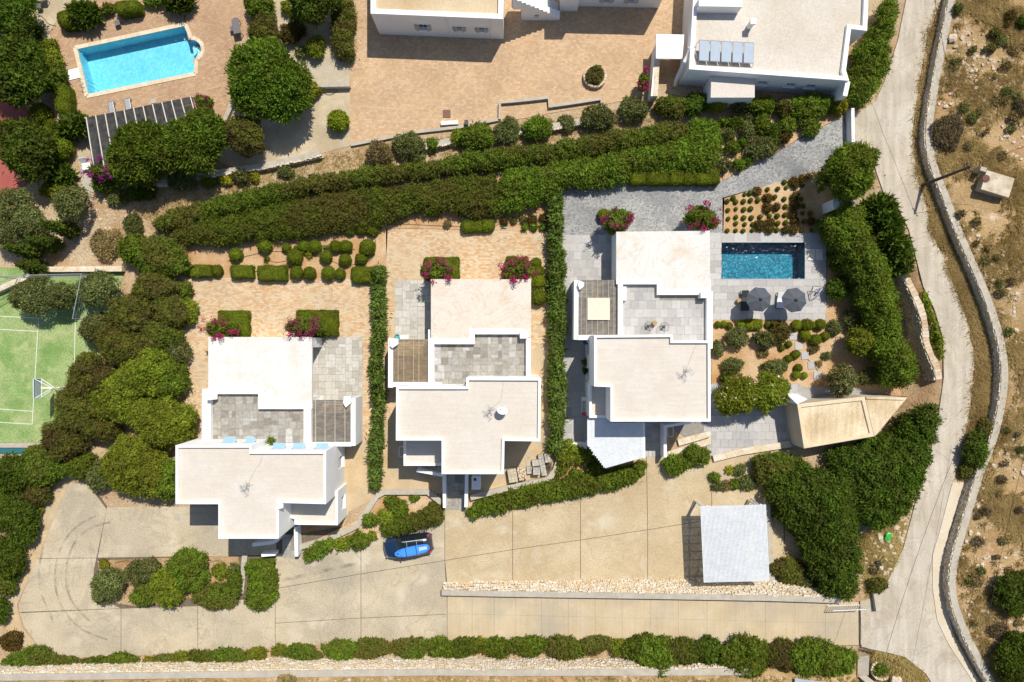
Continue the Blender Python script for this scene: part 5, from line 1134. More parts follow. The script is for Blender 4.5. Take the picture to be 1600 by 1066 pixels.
# cistern on the hillside
q = G(1548, 291); CI = E('cistern', q, 'weathered concrete cistern with a rusty lid on the hillside', 'cistern'); rz = R(-17)
MB().box((q.x, q.y, q.z + .35), (2.3, 1.55, .9), rz).build('tank', CONCG, CI, bevel=.03); MB().box((q.x, q.y, q.z + .83), (2.42, 1.67, .08), rz).build('tank_top', surf('stained_cement', (.50, .43, .32), (.58, .52, .41), 2, c3=(.38, .30, .2), s3=1.6), CI, bevel=.02)
lq = P(1541, 279, q.z + .9); MB().lathe((lq.x, lq.y, q.z + .87), [(.31, 0), (.31, .05), (.05, .09)], 20).build('lid', plain('rust', (.13, .055, .04), .8), CI); hq = P(1535, 265, q.z + .8); MB().box((hq.x, hq.y, q.z + .5), (.5, .35, .9), rz).build('valve_block', CONCG, CI)
# round planter on the brick court
q = P(929, 121); WP = E('round_planter', q, 'round stone planter holding a dry dark bush on the court', 'planter')
for k in range(20):
    a = k * 6.2832 / 20; piece('kerb_stone', WP, STONEP, (q.x + .92 * math.cos(a), q.y + .92 * math.sin(a), .2), (.2, .27, .45), a)
MB().lathe((q.x, q.y, -.02), [(.85, 0), (.85, .25), (.02, .27)], 20).build('soil', SOILD, WP); foliage('dry_plant', dome(q + Vector((0, 0, .2)), .8, .75, .7, .3), 'brown', WP, q)
# ring of stones, boulders at the junction
q = G(1377, 1046); RS = E('stone_ring', q, 'ring of whitewashed stones at the bottom junction', 'stone ring')
for k in range(20): a = k * 6.2832 / 20; piece('stone', RS, STONEP, (q.x + .85 * math.cos(a), q.y + .8 * math.sin(a), q.z + .08), (random.uniform(.14, .26), random.uniform(.16, .28), .2), a + random.uniform(-.3, .3))
def boulder(px, py, r, label):
    q = G(px, py); v, f = ICO2; sc_ = np.array([r, r * random.uniform(.7, 1), r * .6]) * .055; vv = v * sc_ * (1 + .16 * np.sin(v[:, :1] * 5 + px) + RNG.normal(0, .06, (len(v), 1))); o = mesh('boulder', vv + np.array(q) + [0, 0, sc_[2] * .3], f.tolist(), ROCK); return tag(o, label, 'boulder', 'boulders')
for x, y, r, l in ((1284, 741, 7, 'grey boulder between thicket and stone edge'), (1376, 841, 4, 'boulder left of the green sheet'), (1388, 846, 3, 'small stone under the green sheet'), (1400, 825, 4.5, 'boulder nearest the road in the bare patch'), (1391, 854, 4, 'boulder in the middle of the bare patch'), (1376, 888, 4.5, 'boulder below the black bin'), (1400, 1063, 9, 'pale boulder beside the stone ring'), (1488, 60, 7, 'pale boulder behind the upper wall'), (1300, 725, 6, 'boulder beside the wispy shrub')): boulder(x, y, r, l)
q = G(1386, 838); o = mesh('plastic_sheet', [(q.x + a, q.y + b_, q.z + h_) for a, b_, h_ in ((-.25, -.3, .12), (.05, -.38, .2), (.3, -.1, .16), (.28, .3, .3), (.0, .38, .2), (-.2, .2, .26))], [(0, 1, 2, 3, 4, 5)], plain('green_plastic', (.03, .42, .06), .4)); o.modifiers.new('t', 'SOLIDIFY').thickness = .03; tag(o, 'bright green plastic sheet lying among the boulders', 'plastic sheet')
q = G(1371, 880); e = E('black_crate', q, 'small black crate on the bare patch by the road', 'crate'); MB().box((q.x, q.y, q.z + .14), (.4, .4, .28), .2).build('crate_body', BLACK, e, bevel=.03); MB().tube([q + Vector((0, .1, .2)), q + Vector((.05, .9, .9)), q + Vector((.08, 1.6, .15))], .02, 6).build('handle_rod', BLACK, e)
# ------------------------------------------------------------------ stepping stones
for k, (x, y) in enumerate([(1231, 509), (1239, 525.5), (1248, 541), (1258, 556), (1268, 571), (1277, 586)]):
    o = MB().box((*P(x, y).xy, .03), (.66, .66, .07), R(3)).build('stepping_stone', TILE3, bevel=.01); tag(o, f'{ORD[k]} square stepping stone counted down from the pool deck', 'stepping stone', 'stepping stones')
# ------------------------------------------------------------------ flat covers and small yard things
def cover(nm, px, py, w_, d_, mat, label, cat, h=.03, rz=0.0, z=0.02): o = MB().box((*P(px, py).xy, z + h / 2), (w_, d_, h), rz).build(nm, mat, bevel=.008); return tag(o, label, cat)
cover('manhole_cover', 698, 178, .68, .68, plain('rust_plate', (.17, .09, .06), .8), 'rusty square manhole cover on the brick court', 'manhole cover'); cover('inspection_cover', 276.5, 808, .5, .55, CAP, 'grey inspection cover on the drive beside the left villa', 'manhole cover', rz=.05)
cover('inspection_cover', 843.5, 373, .35, .35, CAP, 'small pale cover on the middle villa terrace', 'manhole cover', .02); cover('valve_box', 788, 354.5, .42, .25, plain('pale_green', (.36, .55, .36), .5), 'pale green valve box in the middle villa bed', 'valve box', .15)
cover('stone_bench', 703, 194, 1.5, .32, PARA, 'white stone bench at the lower edge of the brick court', 'bench', .4, R(3)); cover('waste_bin', 729, 194, .32, .42, BLACK, 'black bin beside the white stone bench', 'bin', .5)
cover('deck_panel', 1268, 398, .62, .98, plain('cream_panel', (.70, .65, .55), .7), 'left half of the cream equipment hatch by the blue pool', 'hatch', .03, 0, .03); cover('deck_panel', 1280, 398, .62, .98, bpy.data.materials['cream_panel'], 'right half of the cream equipment hatch by the blue pool', 'hatch', .03, 0, .03)
cover('hatch_cover', 115.5, 116, 1.05, .9, PARA, 'white square hatch left of the pale blue pool', 'hatch', .05, R(14)); cover('paving_slab', 240, 158, .5, .4, CAP, 'small grey slab at the edge of the black pergola', 'slab', .04, R(12))
# water tank cabinet, drying rack, pots
q = P(744, 754, .8); e = E('boiler_cabinet', P(744, 754), 'white cabinet with a round cap beside the middle entrance', 'cabinet'); MB().box((q.x, q.y, .5), (.8, 1.2, 1.0)).build('cabinet_body', MWHITE, e, bevel=.06); MB().lathe((q.x - .08, q.y + .3, 1.0), [(.12, 0), (.12, .08), (.05, .1)], 14).build('cap', BLACK, e)
q = P(911.5, 633); e = E('drying_rack', q, 'white drying rack with a towel in the side passage', 'drying rack'); mb = MB()
for s_ in (-1, 1): mb.tube([(q.x + s_ * .25, q.y - .8, 1.0), (q.x + s_ * .25, q.y + .8, 1.0)], .02, 6); mb.tube([(q.x + s_ * .25, q.y - .6, .0), (q.x - s_ * .25, q.y + .6, 1.0)], .015, 6)
for k in range(6): mb.tube([(q.x - .25, q.y - .75 + k * .3, 1.0), (q.x + .25, q.y - .75 + k * .3, 1.0)], .01, 5)
mb.build('frame', MWHITE, e); MB().box((q.x, q.y + .62, 1.03), (.5, .3, .03)).build('towel', plain('white_cloth', (.7, .72, .74), .9), e); MB().box((q.x, q.y - .68, 1.03), (.5, .3, .03)).build('red_cloth', plain('red_cloth', (.45, .06, .09), .9), e)
def potted(px, py, r, label, pot=BLACK):
    q = P(px, py); e = E('potted_plant', q, label, 'potted plant', 'potted plants'); MB().lathe(q, [(r * .7, 0), (r, .35), (r * .9, .36), (r * .85, .3), (.01, .3)], 14).build('pot', pot, e); foliage('plant', dome(q + Vector((0, 0, .3)), r * 1.2, r * 1.2, .5, .4), 'dark', e, q)
potted(913, 566, .2, 'upper dark potted plant in the shaded side passage'); potted(914, 579, .2, 'lower dark potted plant in the shaded side passage')
q = P(915, 535); e = E('water_tank', q, 'blue barrel in the corner beside the right villa pergola', 'barrel'); MB().lathe(q, [(.2, 0), (.23, .2), (.23, .5), (.2, .65), (.05, .67)], 16).build('barrel_body', plain('blue_plastic', (.02, .08, .35), .4), e); MB().lathe(q + Vector((.1, 0, .66)), [(.05, 0), (.05, .05)], 10).build('cap', BLACK, e)
q = P(621, 526); e = E('plastic_basin', q, 'turquoise basin on the middle villa patio', 'basin'); MB().lathe(q, [(.14, .03), (.2, .25), (.22, .25), (.17, .05), (.01, .05)], 16).build('basin_body', plain('turquoise', (.06, .36, .38), .4), e)
q = P(632.5, 527); e = E('patio_bench', q, 'small white bench beside the turquoise basin', 'bench'); MB().box((q.x, q.y, .38), (.75, .35, .04)).build('seat', MWHITE, e)
for s_ in (-1, 1): MB().box((q.x + s_ * .32, q.y, .18), (.05, .3, .36)).build('leg', MWHITE, e)
q = P(425.5, 688.5, 2.8); e = E('roof_pot', q, 'small round pot plant on the left villa roof terrace', 'potted plant', 'potted plants'); MB().lathe(q, [(.15, 0), (.24, .3), (.2, .3), (.01, .25)], 14).build('pot', MWHITE, e); foliage('plant', dome(q + Vector((0, 0, .22)), .3, .3, .25, .4), 'mid', e, q)
# ------------------------------------------------------------------ stacked paving behind the middle villa
PB = randmat('paver_block', [(.34, .31, .26), (.40, .37, .32), (.46, .43, .38)]); PY = randmat('paver_yellow', [(.42, .36, .24), (.48, .42, .30), (.52, .46, .34)]); PR = randmat('rubble_pink', [(.50, .34, .22), (.56, .43, .31), (.60, .52, .42)])
def pallet(px, py, w_, d_, h, rz, label, mat, nx_, ny_, nz, jit=0.0):
    q = P(px, py, h * .9); e = E('paving_stack', Vector((q.x, q.y, 0)), label, 'paving stack', 'stacked paving')
    M = Matrix.Rotation(rz, 3, 'Z')
    for k in range(5): o = M @ Vector((0, (k / 4 - .5) * (d_ - .1), 0)); MB().box((q.x + o.x, q.y + o.y, .1), (w_, .09, .03), rz).build('pallet_board', RAFT, e)
    for i in range(nx_):
        for j in range(ny_):
            for k in range(nz):
                o = M @ Vector(((i + .5) / nx_ - .5, 0, 0)) * w_ + M @ Vector((0, (j + .5) / ny_ - .5, 0)) * d_
                piece('paver', e, mat, (q.x + o.x + random.uniform(-jit, jit), q.y + o.y + random.uniform(-jit, jit), .12 + (k + .5) / nz * (h - .12) + random.uniform(0, jit)), (w_ / nx_ * (.95 - jit), d_ / ny_ * (.95 - jit), (h - .12) / nz * .96), rz + random.uniform(-jit, jit) * 4)
for a in ((801, 743.5, .78, 1.15, .75, R(9), 'yellowish paving stack nearest the villa corner', PY, 3, 5, 4), (815.5, 740, .72, 1.1, .6, R(8), 'stack of loose pink rubble between the paving stacks', PR, 4, 6, 3, .05), (838.5, 736.5, .62, .6, .85, R(2), 'tall grey paving block in front of the wall', PB, 3, 3, 5), (827.5, 735, .5, .62, .4, R(5), 'brownish paving block left of the tall grey one', PB, 3, 3, 2), (837, 723.5, .6, .55, .5, R(7), 'ribbed grey paving block above the tall one', PB, 4, 1, 3),
          (845, 713.5, .48, .42, .5, R(12), 'topmost block of the diagonal paving row', PB, 2, 2, 3), (846.5, 722, .48, .5, .55, R(12), 'second block of the diagonal paving row', PB, 2, 2, 3), (848.5, 731, .46, .5, .5, R(12), 'third block of the diagonal paving row', PB, 2, 2, 3), (850, 739, .46, .5, .5, R(12), 'lowest block of the diagonal paving row', PB, 2, 2, 3), (855.5, 716, .5, .75, .7, R(8), 'pale paving block against the corner wall', PB, 2, 3, 4)): pallet(*a)
cover('loose_slab', 827, 724, .55, .5, CAP, 'single pale slab lying beside the paving stacks', 'slab', .05, R(8)); cover('loose_slab', 827, 710, .5, .4, CONCG, 'dusty grey plate lying above the paving stacks', 'slab', .02, R(-35))
q = P(857, 730); e = E('branch_heap', q, 'heap of brown cut branches in the wall corner', 'branch heap')
for k in range(34): a = random.uniform(0, 6.28); c = q + Vector((random.uniform(-.2, .2), random.uniform(-.4, .4), random.uniform(.1, .45))); d = Vector((math.cos(a), math.sin(a), random.uniform(-.3, .3))) * random.uniform(.15, .35); MB().tube([c - d, c + d], .02, 5).build('branch', BARK, e)
# ------------------------------------------------------------------ poolside furniture
FAB = plain('slate_fabric', (.075, .085, .105), .85); 
def parasol(px, py, r, rot, label):
    z = 2.35; q = P(px, py, z); e = E('parasol', Vector((q.x, q.y, 0)), label, 'parasol', 'poolside parasols'); c = Vector((q.x, q.y, z))
    MB().tube([Vector((q.x, q.y, 0)), c + Vector((0, 0, .2))], .025, 8).build('pole', BLACK, e); MB().lathe((q.x, q.y, 0.03), [(.28, 0), (.28, .06), (.05, .09)], 20).build('base', BLACK, e)
    vv = []; ff = []; n = 8; m_ = 6
    for i in range(n):
        for j in range(m_):
            a = rot + (i + j / m_) * 6.28319 / n; sag = math.cos((j / m_ - .5) * 2 * math.pi / n) * .93 / math.cos(math.pi / n)
            for k, (f_, h_) in enumerate(((.08, .42), (.35, .31), (.68, .16), (1.0, .0))): vv.append(c + Vector((math.cos(a) * r * f_ * (1 - .08 * math.sin(j / m_ * math.pi) * f_), math.sin(a) * r * f_ * (1 - .08 * math.sin(j / m_ * math.pi) * f_), h_ - .06 * math.sin(j / m_ * math.pi) * f_)))
    t_ = n * m_; ff = [(i * 4 + k, ((i + 1) % t_) * 4 + k, ((i + 1) % t_) * 4 + k + 1, i * 4 + k + 1) for i in range(t_) for k in range(3)] + [tuple(i * 4 for i in range(t_))]
    ff = [tuple(reversed(f_)) for f_ in ff]; o = mesh('canopy', vv, ff, FAB, e); s_ = o.modifiers.new('t', 'SOLIDIFY'); s_.thickness = .012
    for i in range(n): a = rot + i * 6.28319 / n; d = Vector((math.cos(a), math.sin(a), 0)); MB().tube([c + Vector((0, 0, .40)), c + d * r * .98 - Vector((0, 0, .02))], .012, 5).build('rib', BLACK, e)
    MB().lathe(c + Vector((0, 0, .4)), [(.16, 0), (.14, .05), (.03, .1), (.02, .18)], 12).build('finial', BLACK, e)
parasol(1186, 468, 1.08, .3, 'left dark grey parasol by the deep blue pool'); parasol(1241, 469, 1.08, .55, 'right dark grey parasol by the deep blue pool')
def lounger(px, py, rz, label, mat, L=1.75, W_=.66, frame=BLACK, group='sun loungers'):
    q = P(px, py); e = E('sun_lounger', q, label, 'sun lounger', group); M = Matrix.Translation(q) @ Matrix.Rotation(rz, 4, 'Z')
    def bx(nm, c, s_, mt, tilt=0): 
        mb = MB().box((0, 0, 0), s_); T = M @ Matrix.Translation(Vector(c)) @ Matrix.Rotation(tilt, 4, 'X'); mb.v = [tuple(T @ Vector(v)) for v in mb.v]; return mb.build(nm, mt, e, bevel=.015)
    for s_ in (-1, 1): bx('side_rail', (s_ * W_ / 2, 0, .3), (.05, L, .05), frame)
    for sx in (-1, 1):
        for sy in (-1, 1): bx('leg', (sx * W_ / 2, sy * L * .42, .15), (.05, .05, .3), frame)
    bx('seat', (0, -L * .16, .33), (W_ - .04, L * .64, .06), mat); bx('backrest', (0, L * .31, .43), (W_ - .04, L * .4, .06), mat, .35); bx('end_bar', (0, -L / 2, .3), (W_, .05, .05), frame); return e
lounger(1162, 470, R(1), 'black sun lounger beside the left parasol', plain('black_mesh', (.03, .033, .036), .7))
lounger(1217, 470, R(-6), 'sun lounger with white towel beside the right parasol', plain('white_towel', (.68, .70, .72), .9), 1.4, .6)
lounger(178, 173, R(-168), 'left grey lounger poking out of the black pergola', MGREY, 1.4, .5); lounger(203.5, 168, R(-168), 'right grey lounger poking out of the black pergola', MGREY, 1.4, .5)
def basket(q, label, col=(.36, .23, .10), nm='basket_table'):
    e = E(nm, q, label, 'side table', 'wicker side tables'); mb = MB()
    for k in range(16): a = k * .3927; mb.tube([q + Vector((.13 * math.cos(a), .13 * math.sin(a), 0)), q + Vector((.19 * math.cos(a), .19 * math.sin(a), .4))], .015, 5)
    mb.build('wicker_frame', bpy.data.materials.get('wicker') or plain('wicker', col, .8), e); MB().lathe(q + Vector((0, 0, .4)), [(.2, 0), (.2, .03), (.01, .035)], 18).build('table_top', bpy.data.materials['wicker'], e)
basket(P(1152.5, 470), 'wicker side table left of the black lounger'); basket(P(1021.5, 505, 2.62), 'wicker side table between the roof terrace chairs')
def wire_chair(px, py, rz, label):
    q = P(px, py, 2.62); e = E('wire_chair', q, label, 'chair', 'round wire chairs'); mb = MB(); mb2 = MB()
    for k in range(20):
        a = k * .31416; d = Vector((math.cos(a), math.sin(a), 0)); lift = .28 + .28 * max(0, math.cos(a - rz)); mb.tube([q + d * .12 + Vector((0, 0, .36)), q + d * .28 + Vector((0, 0, .38)), q + d * .38 + Vector((0, 0, .38 + lift * .9))], .008, 5)
    mb2.tube([q + Vector((math.cos(a) * .38, math.sin(a) * .38, .38 + (.28 + .28 * max(0, math.cos(a - rz))) * .9)) for a in np.linspace(0, 6.2832, 25)], .014, 6, False)
    mb.build('wire_shell', BLACK, e); mb2.build('rim', BLACK, e); MB().lathe(q + Vector((0, 0, .36)), [(.13, 0), (.13, .03), (.01, .04)], 16).build('seat', BLACK, e)
    for k in range(4): a = k * 1.5708 + .6; MB().tube([q + Vector((math.cos(a) * .1, math.sin(a) * .1, .36)), q + Vector((math.cos(a) * .25, math.sin(a) * .25, 0))], .012, 5).build('leg', BLACK, e)
wire_chair(1011.5, 510, 4.2, 'left round wire chair on the right villa roof terrace'); wire_chair(1035.5, 511, 5.0, 'right round wire chair on the right villa roof terrace')
q = P(1273, 458); e = E('hammock_chair', q, 'folding hammock chair frame at the right of the deck', 'chair'); mb = MB()
T = [q + Vector(v) for v in ((-.45, .55, .75), (.55, .45, .75), (.05, -.35, .35), (-.5, -.75, .0), (-.55, -.2, .05), (.15, .3, .05))]
for a, c in ((0, 1), (1, 2), (2, 3), (3, 4), (4, 0), (4, 5), (5, 1), (0, 3)): mb.tube([T[a], T[c]], .022, 6)
mb.build('frame', BARK, e); MB().add([q + Vector(v) for v in ((-.05, -.1, .32), (.2, .35, .5), (.32, .33, .5), (.12, -.12, .32))], [(0, 1, 2, 3)]).build('sling', plain('blue_canvas', (.10, .10, .38), .8), e)
def garden_table(px, py, w_, d_, rz, label, stools):
    q = P(px, py); e = E('garden_table', q, label, 'table', 'grey garden tables'); TM = bpy.data.materials.get('grey_table') or plain('grey_table', (.14, .125, .13), .6)
    MB().box((q.x, q.y, .72), (w_, d_, .05), rz).build('tabletop', TM, e, bevel=.01)
    for sx in (-1, 1):
        for sy in (-1, 1): o = Matrix.Rotation(rz, 3, 'Z') @ Vector((sx * (w_ / 2 - .06), sy * (d_ / 2 - .06), 0)); MB().box((q.x + o.x, q.y + o.y, .35), (.05, .05, .7), rz).build('leg', TM, e)
    for k, (sx, sy, l) in enumerate(stools):
        s_ = P(sx, sy); t_ = E('garden_stool', s_, l, 'stool', 'grey garden stools'); MB().box((s_.x, s_.y, .42), (.42, .42, .05), rz).build('seat', TM, t_, bevel=.01)
        for ux in (-1, 1):
            for uy in (-1, 1): MB().box((s_.x + ux * .16, s_.y + uy * .16, .2), (.04, .04, .4)).build('leg', TM, t_)
garden_table(374, 47, .65, 1.25, R(10), 'grey garden table at the right of the pool terrace', [(366, 48, 'grey stool left of the right garden table'), (371, 35, 'grey stool above the right garden table')])
garden_table(67, 0, 1.25, .7, R(6), 'grey garden table at the top left edge', [(65, 13, 'grey stool below the top left table')])
q = P(187, 39); e = E('garden_stool', q, 'single grey stool on the terrace above the pool', 'stool', 'grey garden stools'); MB().box((q.x, q.y, .42), (.45, .45, .05), R(20)).build('seat', bpy.data.materials['grey_table'], e, bevel=.01)
for ux in (-1, 1):
    for uy in (-1, 1): MB().box((q.x + ux * .16, q.y + uy * .16, .2), (.04, .04, .4)).build('leg', bpy.data.materials['grey_table'], e)
q = P(138, 266); e = E('white_lounge_chair', q, 'white plastic lounge chair at the foot of the black pergola', 'chair'); MB().box((q.x, q.y + .25, .33), (.75, .6, .05), R(10)).build('seat', MWHITE, e, bevel=.02); MB().box((q.x - .1, q.y + .75, .55), (.75, .5, .05), R(10), ('X', .9)).build('backrest', MWHITE, e, bevel=.02)
for ux in (-1, 1):
    for uy in (-.05, .5): MB().box((q.x + ux * .3, q.y + uy, .16), (.05, .05, .32)).build('leg', MWHITE, e)
sheet('path_slabs', lst('125,262 138,258 147,300 128,303'), CAP, .0, label='pale slab strip under the white lounge chair', cat='path')
# ------------------------------------------------------------------ irrigation hoses
def hose(s, label):
    pts = smooth2([P(a, b_, .04) for a, b_ in lst(s)], 2); tag(MB().tube(pts, .018, 5).build('irrigation_hose', BLACK), label, 'hose', 'irrigation hoses')
hose('355,408 380,402 413,393 450,393', 'black hose between the first balls of the left bed'); hose('415,405 430,411 450,407 480,400 500,401 520,408 530,414 545,415 575,410 582,404', 'black hose winding through the left bed balls'); hose('470,392 520,389 555,390', 'black hose along the upper ball row'); hose('585,368 588,385 582,402', 'black hose beside the dividing hedge'); hose('395,424 402,424', 'short black hose between two box hedges')
hose('603,352 620,350 650,351 690,353 720,354', 'black hose along the middle terrace bed'); hose('771,355 780,350 790,346 830,345', 'black hose right of the rounded terrace hedge'); hose('1250,552 1262,561 1275,575 1285,590', 'black hose crossing the stepping stones'); hose('58,22 68,27 75,38 88,40', 'black hose on the path above the shrubs'); hose('500,142 515,150 527,142', 'black hose curled on the sand yard'); hose('180,880 195,876 210,878 225,884', 'black hose on the drive island'); hose('319,885 330,877 345,876 355,884', 'black hose right of the big island shrub')
# ------------------------------------------------------------------ parked car with paddleboard
CB = plain('car_paint', (.012, .035, .085), .25, metal=.3, coat=1.0); CG = plain('car_glass', (.012, .016, .018), .05, spec=.7); CK = plain('car_trim', (.02, .02, .022), .6)
co_ = P(637.5, 852.5, .6); CAR = E('parked_car', Vector((co_.x, co_.y, 0)), 'dark blue hatchback with a blue paddleboard tied on its roof', 'car'); ca = R(8.5); CM = Matrix.Translation(Vector((co_.x, co_.y, 0.012))) @ Matrix.Rotation(ca, 4, 'Z')
# stations: x (front negative), half width, sill z, belt z, top z, top half width
STN = [(-2.12, .30, .34, .52, .56, .22), (-2.07, .52, .28, .58, .66, .40), (-1.95, .68, .24, .64, .76, .54), (-1.78, .79, .2, .71, .85, .64), (-1.45, .86, .2, .79, .93, .71), (-1.05, .885, .2, .84, .985, .76), (-.92, .89, .2, .86, 1.0, .77), (-.45, .895, .2, .90, 1.36, .62), (-.15, .90, .2, .92, 1.50, .58), (.4, .90, .2, .93, 1.545, .58), (1.0, .895, .2, .95, 1.52, .57), (1.5, .885, .2, .97, 1.46, .55), (1.78, .87, .22, .98, 1.40, .52), (1.98, .80, .25, .97, 1.0, .66), (2.1, .68, .3, .80, .84, .56), (2.16, .5, .34, .7, .72, .4)]
secs = []
for x, w_, zs_, zb_, zt_, tw in STN:
    half = [(w_ * .93, zs_), (w_, zs_ + .18), (w_ * 1.0, (zs_ + zb_) / 2 + .1), (w_ * .975, zb_), (tw + (.02 if zt_ - zb_ > .25 else .04), zt_ - .05), (tw * .8, zt_), (tw * .35, zt_ + .025)]
    secs.append([(x, y, z) for y, z in half] + [(x, -y, z) for y, z in reversed(half)])
m_ = len(secs[0]); body = MB(); glass = {}
def quad(i, k): return [secs[i][k], secs[i + 1][k], secs[i + 1][(k + 1) % m_], secs[i][(k + 1) % m_]]
GLN = {}
for i in range(len(secs) - 1):
    for k in range(m_):
        side = k in (3, 9); topq = k in (4, 5, 6, 7, 8)
        key = None
        i -= 1
        if 6 <= i <= 10 and side: key = 'side_window_' + ('a' if k == 3 else 'b')
        elif i == 5 and (topq or side): key = 'windscreen'
        elif i == 6 and topq: key = 'windscreen'
        elif i == 11 and topq: key = 'rear_window'
        elif 7 <= i <= 9 and k in (5, 6, 7): key = 'roof_glass'
        i += 1; Q = [CM @ Vector(p) for p in reversed(quad(i, k))]
        (GLN.setdefault(key, MB()) if key else body).add(Q, [(0, 1, 2, 3)])
body.add([CM @ Vector(p) for p in secs[0]], [tuple(range(m_))]); body.add([CM @ Vector(p) for p in secs[-1]], [tuple(reversed(range(m_)))])
def weld(o, smooth=True):
    bm = bmesh.new(); bm.from_mesh(o.data); bmesh.ops.remove_doubles(bm, verts=bm.verts, dist=.001); bmesh.ops.recalc_face_normals(bm, faces=bm.faces); bm.to_mesh(o.data); bm.free()
    o.data.polygons.foreach_set('use_smooth', [smooth] * len(o.data.polygons)); return o
bo = weld(body.build('body', CB, CAR)); 
for k_, g_ in GLN.items(): weld(g_.build({'side_window_a': 'side_window', 'side_window_b': 'side_window'}.get(k_, k_), CG, CAR))
def carbox(nm, c, s_, mat, par=None, rot=0.0, bev=.02):
    mb = MB().box((0, 0, 0), s_); T = CM @ Matrix.Translation(Vector(c)) @ Matrix.Rotation(rot, 4, 'Z'); mb.v = [tuple(T @ Vector(v)) for v in mb.v]; return mb.build(nm, mat, par or CAR, bevel=bev)
for sy in (-1, 1):
    for x in (-1.32, 1.3):
        c = CM @ Vector((x, sy * .80, .31)); a = CM.to_3x3() @ Vector((0, 1, 0)); o = MB().tube([c - a * .11, c + a * .11], .31, 20).build('wheel', plain('tyre', (.02, .02, .02), .9) if 'tyre' not in bpy.data.materials else bpy.data.materials['tyre'], CAR); MB().tube([c + a * sy * .09, c + a * sy * .125], .2, 16).build('rim', MGREY, o)
    carbox('mirror', (-.62, sy * 1.0, .98), (.12, .2, .13), CK, bev=.03); carbox('headlight', (-1.86, sy * .63, .70), (.26, .16, .1), plain('lamp_glass', (.25, .28, .3), .1) if 'lamp_glass' not in bpy.data.materials else bpy.data.materials['lamp_glass'], rot=sy * -.7); carbox('tail_light', (1.93, sy * .70, .98), (.2, .18, .26), plain('tail_red', (.5, .02, .06), .25) if 'tail_red' not in bpy.data.materials else bpy.data.materials['tail_red'], rot=-sy * .3)
    MB().tube([CM @ Vector(p) for p in ((-.3, sy * .60, 1.47), (-.1, sy * .6, 1.56), (.5, sy * .6, 1.60), (1.3, sy * .58, 1.56), (1.55, sy * .56, 1.47))], .022, 6).build('roof_rail', MWHITE, CAR)
carbox('front_bumper', (-2.03, 0, .38), (.16, 1.25, .16), CK, bev=.05); carbox('rear_bumper', (2.08, 0, .45), (.16, 1.4, .2), CK, bev=.05); carbox('number_plate', (-2.13, 0, .42), (.03, .5, .11), MWHITE, bev=.005)
for x in (.1, .95): MB().tube([CM @ Vector((x, -.7, 1.63)), CM @ Vector((x, .7, 1.63))], .02, 6).build('roof_bar', MGREY, CAR)
BM_ = CM @ Matrix.Translation(Vector((.52, -.2, 1.66))) @ Matrix.Rotation(R(3), 4, 'Z'); SUP = E('paddleboard', BM_.to_translation(), 'bright blue paddleboard lettered in white on the car roof', 'paddleboard')
prof = [(-1.55, .05), (-1.5, .14), (-1.35, .23), (-1.1, .31), (-.7, .375), (-.2, .40), (.4, .40), (.9, .375), (1.2, .33), (1.38, .25), (1.47, .15), (1.5, .04)]
ol = [(x, y) for x, y in prof] + [(x, -y) for x, y in reversed(prof)]; mb = MB(); mb.prism(ol, 0, .12); mb.v = [tuple(BM_ @ Vector(v)) for v in mb.v]; mb.build('board', plain('board_blue', (.03, .20, .72), .4), SUP, bevel=.035)
mb = MB(); mb.prism([(x * .9 - .02, y * .8) for x, y in ol], .121, .124); mb.v = [tuple(BM_ @ Vector(v)) for v in mb.v]; mb.build('deck_pad', plain('board_blue_light', (.045, .26, .80), .5), SUP)
tc = bpy.data.curves.new('lettering', 'FONT'); tc.body = '2000'; tc.size = .36; tc.extrude = .002; tc.align_x = 'CENTER'; tc.align_y = 'CENTER'; tc.offset = .004; to = bpy.data.objects.new('lettering', tc); COL.objects.link(to); bpy.context.view_layer.update(); tm = bpy.data.meshes.new_from_object(to.evaluated_get(bpy.context.evaluated_depsgraph_get())); bpy.data.objects.remove(to); tm.transform(BM_ @ Matrix.Translation((.92, .02, .129))); tm.materials.clear(); tm.materials.append(plain('letter_white', (.8, .82, .84), .5)); link(bpy.data.objects.new('lettering', tm), SUP)
for x in (-.55, .35): mb = MB().box((x, 0, .13), (.05, .84, .02)); mb.v = [tuple(BM_ @ Vector(v)) for v in mb.v]; mb.build('strap', BLACK, SUP)
mb = MB().box((-1.25, 0, .13), (.16, .1, .02)).box((-1.05, .17, .13), (.1, .04, .02)).box((-1.05, -.17, .13), (.1, .04, .02)); mb.v = [tuple(BM_ @ Vector(v)) for v in mb.v]; mb.build('fin_box', BLACK, SUP)
# ------------------------------------------------------------------ hedges
hedge(lst('234,345 262,326 330,309 420,286 500,272 560,262 600,257 680,249 760,232 860,222 960,205 1060,187 1084,196 1078,212 1000,229 900,243 800,257 700,270 620,277 540,291 450,307 350,332 270,358 240,360'), 1.7, 'hedge', 'long narrow dark hedge running above the broad hedge', rb=.42, rough=.3)
hedge(lst('262,365 300,347 350,338 400,325 460,312 560,294 650,287 740,272 780,268 780,334 740,337 700,331 640,331 590,350 540,356 480,366 400,373 330,382 280,380'), 1.5, 'hedge', 'broad clipped hedge above the left villa garden', rb=.42, rough=.22)
hedge(lst('780,268 840,258 950,238 1030,224 1076,212 1086,184 1120,184 1129,210 1125,262 1100,263 985,263 980,282 930,289 876,290 868,306 800,330 780,334'), 1.9, 'mid', 'broad bright hedge above the cobbled drive', rb=.42, rough=.22)
hedge(lst('583,418 597,416 598,470 598,500 594,560 596,600 593,650 594,690 590,768 577,770 579,690 580,640 579,580 584,520 581,470'), 1.9, 'oleander', 'leafy hedge dividing the left and middle villas', rb=.36, rough=.5)
